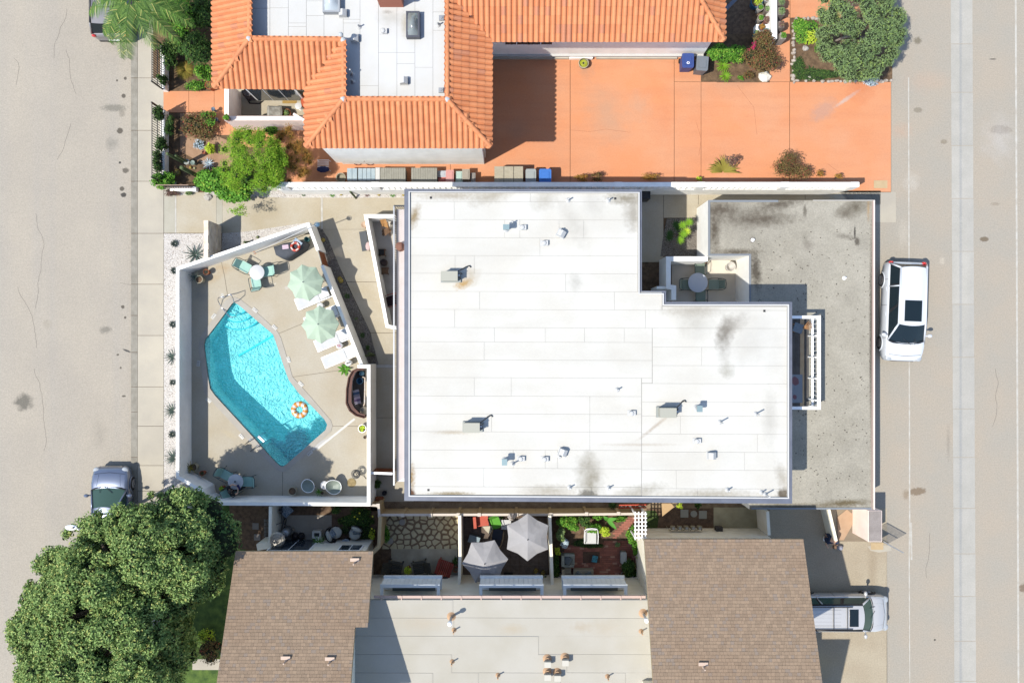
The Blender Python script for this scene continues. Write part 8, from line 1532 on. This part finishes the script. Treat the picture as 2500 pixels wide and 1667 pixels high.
for sx, sy in ((-1, -1), (1, -1), (-1, 1), (1, 1)): MB().tube([(c.x+sx*.1, c.y+sy*.12, .33), (c.x+sx*.11, c.y+sy*.13, .06)], .012).build('leg', met_dark, t)
a, b = P(1515, 1376, .45), P(1530, 1347, .45); t = thing('cooler_box', 'pale grey rounded cooler box standing on the brick patio', 'cooler', ((a.x+b.x)/2, (a.y+b.y)/2, .04)); MB().box(a.x+.02, a.y+.02, .04, b.x-.02, b.y-.02, .38).build('body', sof, t); MB().prism([(a.x, a.y+.05), (a.x+.05, a.y), (b.x-.05, a.y), (b.x, a.y+.05), (b.x, b.y-.05), (b.x-.05, b.y), (a.x+.05, b.y), (a.x, b.y-.05)], .38, .46).build('lid', mat('cooler_lid', A(205, 212, 212)), t)
kwc = chair('white_garden_chair', whp, met_white, None); atP(kwc, 1440, 1306, -PI/2, 'white garden chair at the lawn edge of the brick garden', .03, sc=1.15)
pot('round grey green glazed pot in the shade at the lower end of the brick garden', 1523, 1404, .35, .16, mat('celadon', A(150, 166, 156), rough=.4)); pot('small white pot beside the glazed pot in the shade', 1512, 1408, .25, .08, met_white)
# north side passage: ladder, meters, stones
t = thing('ladder', 'orange red ladder lying against the beige yard fence', 'ladder', P(1544, 1234, .05)); lr = mat('ladder_red', A(226, 86, 56), rough=.5); x0_, x1_ = P(1510, 0, .8).x, P(1578, 0, .8).x; y0_, y1_ = P(0, 1239, .8).y, P(0, 1231, .9).y
for y_, z_ in ((y0_, .8), (y1_, 1.0)): MB().obox(((x0_+x1_)/2, y_, z_), x1_-x0_, .05, .1, .015).build('rail', lr, t)
for k in range(6): x = x0_+.1+(x1_-x0_-.2)*k/5; MB().tube([(x, y0_, .82), (x+.03, y1_, 1.02)], .02).build('rung', met_grey, t)
for x in (x0_+.2, x1_-.2): MB().box(x, y0_-.03, .012, x+.05, y0_+.02, .8).build('bracket', met_grey, t)
sheet('turf_patch', [(1576, 1246), (1600, 1246), (1608, 1262), (1604, 1292), (1578, 1292)], .03, mat('dark_turf', A(90, 110, 56), A(66, 84, 40), .95, 14))
for px, py, r_, l in ((1671, 1253, 0, 'left square'), (1694, 1254, .16, 'middle round'), (1716, 1256, 0, 'right square')):
    c = P(px, py, .03); m_ = mat('step2_%d' % px, A(196, 194, 178)); (MB().cyl((c.x, c.y, .014), r_, .03, 20) if r_ else MB().obox((c.x, c.y, .03), .38, .38, .03)).build('stepping_stone', m_, label=l+' stepping stone of the three beside the gas meters', cat='stepping stone')
gmm = mat('meter_paint', A(200, 190, 160), A(180, 170, 142), .6, 6)
for k in range(5):
    px = 1642+k*16.3; c = P(px, 1290, .8); t = thing('gas_meter', ['leftmost', 'second from left', 'middle', 'fourth from left', 'rightmost'][k]+' gas meter in the row of five on the pale house wall', 'gas meter', (c.x, c.y, .014), 'gas meters in a row'); MB().obox((c.x, c.y+.06, .85), .2, .16, .24).build('body', gmm, t); MB().cyl((c.x, c.y+.06, .97), .06, .06, 10).build('cap', met_grey, t); MB().tube([(c.x-.16, c.y-.06, .03), (c.x-.14, c.y-.06, .9), (c.x-.05, c.y+.03, 1.0)], .022, 6).build('pipe', gmm, t); MB().tube([(c.x+.1, c.y+.03, 1.0), (c.x+.1, c.y-.08, .85)], .02, 6).build('pipe', gmm, t)
c = P(1755, 1290, .6); MB().obox((c.x, c.y, .55), .32, .2, .4).build('grey_meter_box', mat('box_dark', A(90, 84, 78)), label='dark utility box right of the gas meters', cat='utility box')
MB().add([P(1615, 1229, 1.9), P(1656, 1229, 1.9), P(1617, 1260, 1.2)], [(2, 1, 0)]).add([P(1615, 1229, 1.87), P(1656, 1229, 1.87), P(1617, 1260, 1.17)], [(0, 1, 2)]).build('shade_cloth', mat('peach_cloth', A(238, 200, 150), rough=.9), label='triangular peach shade cloth under the south eave of the big roof', cat='shade cloth')
bush('light green plant right of the triangular shade cloth', 1660, 1233, 10, 9, .9, g_yel, 300, .06); bush('dark green plant between the stepping stones and the big roof eave', 1705, 1234, 9, 9, .8, g_dk, 300, .06); bush('dark shrub left of the orange red ladder below the eave', 1497, 1234, 12, 8, .7, g_dk, 300, .06)
# ramp, planter roof and open iron gate at the driveway
sheet('ramp', [(2042, 1243), (2122, 1243), (2122, 1321), (2046, 1321)], .02, mat('ramp_tan', A(178, 160, 136), A(166, 148, 126), .9, 2, fine=.08, streak=((.6, 4, 1), .5, A(150, 134, 114))))
c = P(2062, 1290, .05); MB().add([P(2044, 1262, .03), P(2068, 1243, .03), P(2092, 1262, .03), P(2060, 1318, .03), P(2046, 1318, .03)], [(4, 3, 2, 1, 0)]).add([P(2044, 1262, .05), P(2068, 1243, .05), P(2092, 1262, .05), P(2060, 1318, .05), P(2046, 1318, .05)], [(0, 1, 2, 3, 4)]).build('cardboard_sheet', mat('cardboard', A(226, 190, 156), A(216, 178, 144), .9, 2), label='peach coloured cardboard sheets lying on the tan ramp', cat='cardboard')
pl = thing('gate_pillar', 'broad gate pillar with a grey mineral top beside the garage', 'pillar', P(2130, 1284, 0)); a, b = P(2120, 1322, 1.9), P(2153, 1246, 1.9); MB().box(a.x, a.y, 0, b.x, b.y, 1.9).build('pillar_body', pink_w, pl); MB().box(a.x+.02, a.y+.02, 1.9, b.x-.03, a.y+.48, 1.93).build('cap', mat('mineral_cap', A(190, 180, 174), A(176, 166, 160), .95, 4, fine=.2, fs=30, rnd=.04), pl); MB().box(a.x+.02, a.y+.485, 1.9, b.x-.03, b.y-.02, 1.93).build('cap', MATS['mineral_cap'], pl)
MB().prism(L2(rect(2126, 1324, 2156, 1341)), .012, .03).build('utility_cover', mat('cover_plate', A(232, 204, 160), A(222, 194, 150), .8, 4), label='rectangular cream utility cover in the concrete patch by the gate pillar', cat='utility cover'); MB().prism(L2(rect(2133, 441, 2166, 460)), .012, .03).build('utility_cover', MATS['cover_plate'], label='rectangular cream utility cover in the orange driveway corner', cat='utility cover')
gt2 = thing('iron_gate', 'black iron gate standing open at an angle beside the mineral topped pillar', 'gate', P(2156, 1322, 0)); ga, gb2 = P(2157, 1322, 1.8), P(2206, 1349, 1.8); ga.z = gb2.z = 0; d = gb2-ga; n = 22
for z_ in (.15, 1.0, 1.8): MB().tube([ga+Vector((0, 0, z_)), gb2+Vector((0, 0, z_))], .022, 6).build('rail', met_grey if z_ > 1.5 else met_black, gt2)
for k in range(n+1): p = ga+d*k/n; MB().tube([p+Vector((0, 0, .15)), p+Vector((0, 0, 1.8))], .011, 4).build('bar', met_black, gt2)
MB().obox((ga+d*.3+Vector((0, 0, .6))), d.length*.55, .01, .8, math.atan2(d.y, d.x)).build('mesh_panel', met_black, gt2)
pot('small black pot on the walkway side at the slatted nook', 891, 1067, .3, .08, trim); t = MB().box(P(1567, 0, 1).x+.0, P(0, 485, 1).y, 0, P(1588, 0, 1).x, P(0, 462, 1).y, 1.0).build('meter_cabinet', met_black, label='black metal cabinet in the rear passage beside the white roof corner', cat='cabinet')
MB().tube([P(1610, 628, .4), P(1600, 660, 1.2)], .015)
# brown wooden gate and cross fence by the pool's east wall
fence('slat_gate', 'short orange brown slatted gate across the passage beside the pool wall', [(905, 1154), (958, 1156)], 1.5, [], gw, met_white, .2)
bush('dark potted shrub in the passage below the slatted gate', 922, 1182, 11, 12, .6, g_dk, 420, .06); c = P(938, 1204, .3); MB().lathe((c.x, c.y, .02), [(.1, 0), (.12, .25), (.09, .25), (.08, .1), (0, .1)], 16).build('dark_pot', trim, smooth=True, label='small round black pot in the passage below the slatted gate', cat='pot')
c = P(926, 1218, .5); MB().obox((c.x, c.y, .45), .34, .2, .3).build('wooden_crate', gw, label='orange brown crate at the jog of the short beige fence', cat='crate')
# ================= people =================
skin_m = mat('skin', (.5, .3, .2), rough=.6); hair_m = mat('dark_hair', (.018, .012, .01), rough=.5); hair_b = mat('brown_hair', (.16, .09, .05), rough=.5)
blackc = mat('black_clothes', (.012, .012, .014), rough=.9); navyc = mat('navy_clothes', (.02, .03, .06), rough=.9); shoe_w = mat('white_shoes', (.7, .7, .68), rough=.6)
def skinned(name, verts, edges, radii, m, parent, sub=2, root=0):
    me = bpy.data.meshes.new(name); me.from_pydata([tuple(v) for v in verts], edges, []); me.update()
    o = bpy.data.objects.new(name, me); C.objects.link(o); o.modifiers.new('skin', 'SKIN'); sk = me.skin_vertices
    if not sk:
        me.attributes  # fall through
    bpy.context.view_layer.objects.active = o
    for i, r in enumerate(radii): sk[0].data[i].radius = (r, r) if not hasattr(r, '__len__') else r
    sk[0].data[root].use_root = True
    s = o.modifiers.new('sub', 'SUBSURF'); s.levels = s.render_levels = sub
    dg = bpy.context.evaluated_depsgraph_get(); ev = o.evaluated_get(dg); nm = bpy.data.meshes.new_from_object(ev); nm.materials.clear(); nm.materials.append(m); nm.shade_smooth()
    bpy.data.objects.remove(o); o2 = bpy.data.objects.new(name, nm); C.objects.link(o2); o2.parent = parent; return o2
def person(label, loc, rz, J, cloth, hair, hold=None):
    # J: joint positions (metres, figure faces +x): pelvis, chest, neck, head, and per side shoulder elbow wrist hip knee ankle toe
    t = thing('person', label, 'person'); V = [J['pelvis'], J['waist'], J['chest'], J['neck'], J['headb'], J['head']]; R = [.13, .115, .14, .055, .075, .098]; E = [(0, 1), (1, 2), (2, 3), (3, 4), (4, 5)]
    def addc(par, pts, rad):
        p = par
        for q, r in zip(pts, rad): V.append(q); R.append(r); E.append((p, len(V)-1)); p = len(V)-1
        return p
    for s in ('l', 'r'):
        w = addc(2, [J['sh'+s], J['el'+s], J['wr'+s]], [.065, .042, .028]); el, wr = Vector(J['el'+s]), Vector(J['wr'+s]); d = (wr-el).normalized(); side = d.cross(Vector((0, 0, 1))).normalized(); palm = wr+d*.06
        pi = addc(w, [palm], [.034])
        for k in range(4): f0 = palm+d*.035+side*(.027-.018*k); L = (.06, .07, .066, .05)[k]; addc(pi, [f0, f0+d*L*.6+Vector((0, 0, -.008)), f0+d*L+Vector((0, 0, -.024))], [.011, .009, .007])
        th = wr+d*.03+side*.03*(1 if s == 'l' else -1); addc(w, [th, th+d*.04+side*.018*(1 if s == 'l' else -1)], [.012, .009])
        addc(0, [J['hp'+s], J['kn'+s], J['an'+s], J['to'+s]], [.09, .06, .04, .032])
    skinned('body', V, E, R, skin_m, t)
    skinned('shirt', [J['pelvis'], J['waist'], J['chest'], Vector(J['chest']).lerp(Vector(J['neck']), .6)]+[J['shl'], Vector(J['shl']).lerp(Vector(J['ell']), .6), J['shr'], Vector(J['shr']).lerp(Vector(J['elr']), .6)], [(0, 1), (1, 2), (2, 3), (2, 4), (4, 5), (2, 6), (6, 7)], [.15, .135, .16, .08, .085, .06, .085, .06], cloth, t)
    skinned('trousers', [J['waist'], J['pelvis'], J['hpl'], J['knl'], Vector(J['knl']).lerp(Vector(J['anl']), .8), J['hpr'], J['knr'], Vector(J['knr']).lerp(Vector(J['anr']), .8)], [(0, 1), (1, 2), (2, 3), (3, 4), (1, 5), (5, 6), (6, 7)], [.14, .155, .11, .078, .06, .11, .078, .06], cloth, t)
    for s in ('l', 'r'): a, b = Vector(J['an'+s]), Vector(J['to'+s]); m_ = (a+b)/2; MB().ball((m_.x, m_.y, max(.035, m_.z-.015)), .13, .05, .045).build('shoe', shoe_w, t, smooth=True)
    h = Vector(J['head']); f = Vector(J.get('face', (1, 0, 0))).normalized(); sd = f.cross(Vector((0, 0, 1))).normalized(); up = sd.cross(f)
    MB().ball(h-f*.025+up*.03, .112, .1, .112, 14, 8).build('hair', hair, t, smooth=True)
    MB().ball(h+f*.105-up*.02, .016, .016, .022, 6, 4).build('nose', skin_m, t, smooth=True)
    for s in (-1, 1): MB().ball(h+f*.088+sd*s*.035+up*.01, .012, .012, .01, 6, 4).build('eye', hair_m, t); MB().ball(h+sd*s*.1, .014, .02, .028, 6, 4).build('ear', skin_m, t, smooth=True)
    MB().obox(h+f*.094-up*.055, .01, .045, .01).build('mouth', mat('lip_'+str(len(MATS)), (.4, .12, .1)), t)
    t.location = loc; t.rotation_euler = (0, 0, rz); return t
V_ = Vector
Jsit = dict(pelvis=V_((0, 0, .55)), waist=V_((.03, 0, .75)), chest=V_((.1, 0, .98)), neck=V_((.15, 0, 1.14)), headb=V_((.18, 0, 1.2)), head=V_((.21, 0, 1.28)), face=(1, 0, -.6),
  shl=V_((.1, .19, 1.07)), ell=V_((.26, .26, .86)), wrl=V_((.42, .12, .86)), shr=V_((.1, -.19, 1.07)), elr=V_((.3, -.24, .86)), wrr=V_((.44, -.06, .88)),
  hpl=V_((.04, .1, .52)), knl=V_((.45, .14, .52)), anl=V_((.5, .13, .09)), tol=V_((.66, .15, .04)), hpr=V_((.04, -.1, .52)), knr=V_((.46, -.12, .53)), anr=V_((.56, -.12, .09)), tor=V_((.7, -.15, .04)))
p_ = P(586, 1192, .0); rch.location = (p_.x, p_.y, .012); rch.rotation_euler = (0, 0, .5)
hd = P(563, 1199, 1.28); base = Vector((hd.x, hd.y, .012))-Vector((.21*math.cos(.5), .21*math.sin(.5), 0)); rch.location = base+Vector((.02, 0, 0))
rd = person('seated person in black clothes reading at the pale blue white round table', base, .5, Jsit, blackc, hair_m)
bk_ = base+Vector((math.cos(.5)*.52, math.sin(.5)*.52, .93)); MB().obox(bk_, .16, .24, .02, .5, 0, -.6).build('tablet', mat('dark_blue_cover', (.02, .02, .09), rough=.3), label='dark blue tablet or book held by the seated reader', cat='book')
Jcr = dict(pelvis=V_((-.12, 0, .42)), waist=V_((-.03, 0, .6)), chest=V_((.12, 0, .78)), neck=V_((.24, 0, .9)), headb=V_((.29, 0, .93)), head=V_((.36, 0, .97)), face=(1, 0, -1),
  shl=V_((.17, .2, .84)), ell=V_((.36, .26, .6)), wrl=V_((.5, .14, .45)), shr=V_((.17, -.2, .84)), elr=V_((.34, -.26, .6)), wrr=V_((.5, -.12, .42)),
  hpl=V_((-.1, .11, .4)), knl=V_((.28, .18, .5)), anl=V_((.08, .15, .09)), tol=V_((.25, .17, .04)), hpr=V_((-.1, -.11, .4)), knr=V_((.28, -.18, .48)), anr=V_((.1, -.15, .09)), tor=V_((.27, -.17, .04)))
hd = P(2037, 1334, .97); cr = person('crouching person in navy clothes with a pale bag in the shaded driveway', Vector((hd.x, hd.y+.36, .006)), -PI/2, Jcr, navyc, hair_b)
c = P(2045, 1337, .2); MB().ball((c.x+.12, c.y, .16), .16, .12, .15, 10, 6, .08).build('shopping_bag', mat('pale_bag', (.25, .25, .29), rough=.7), label='pale grey bag beside the crouching person', cat='bag')
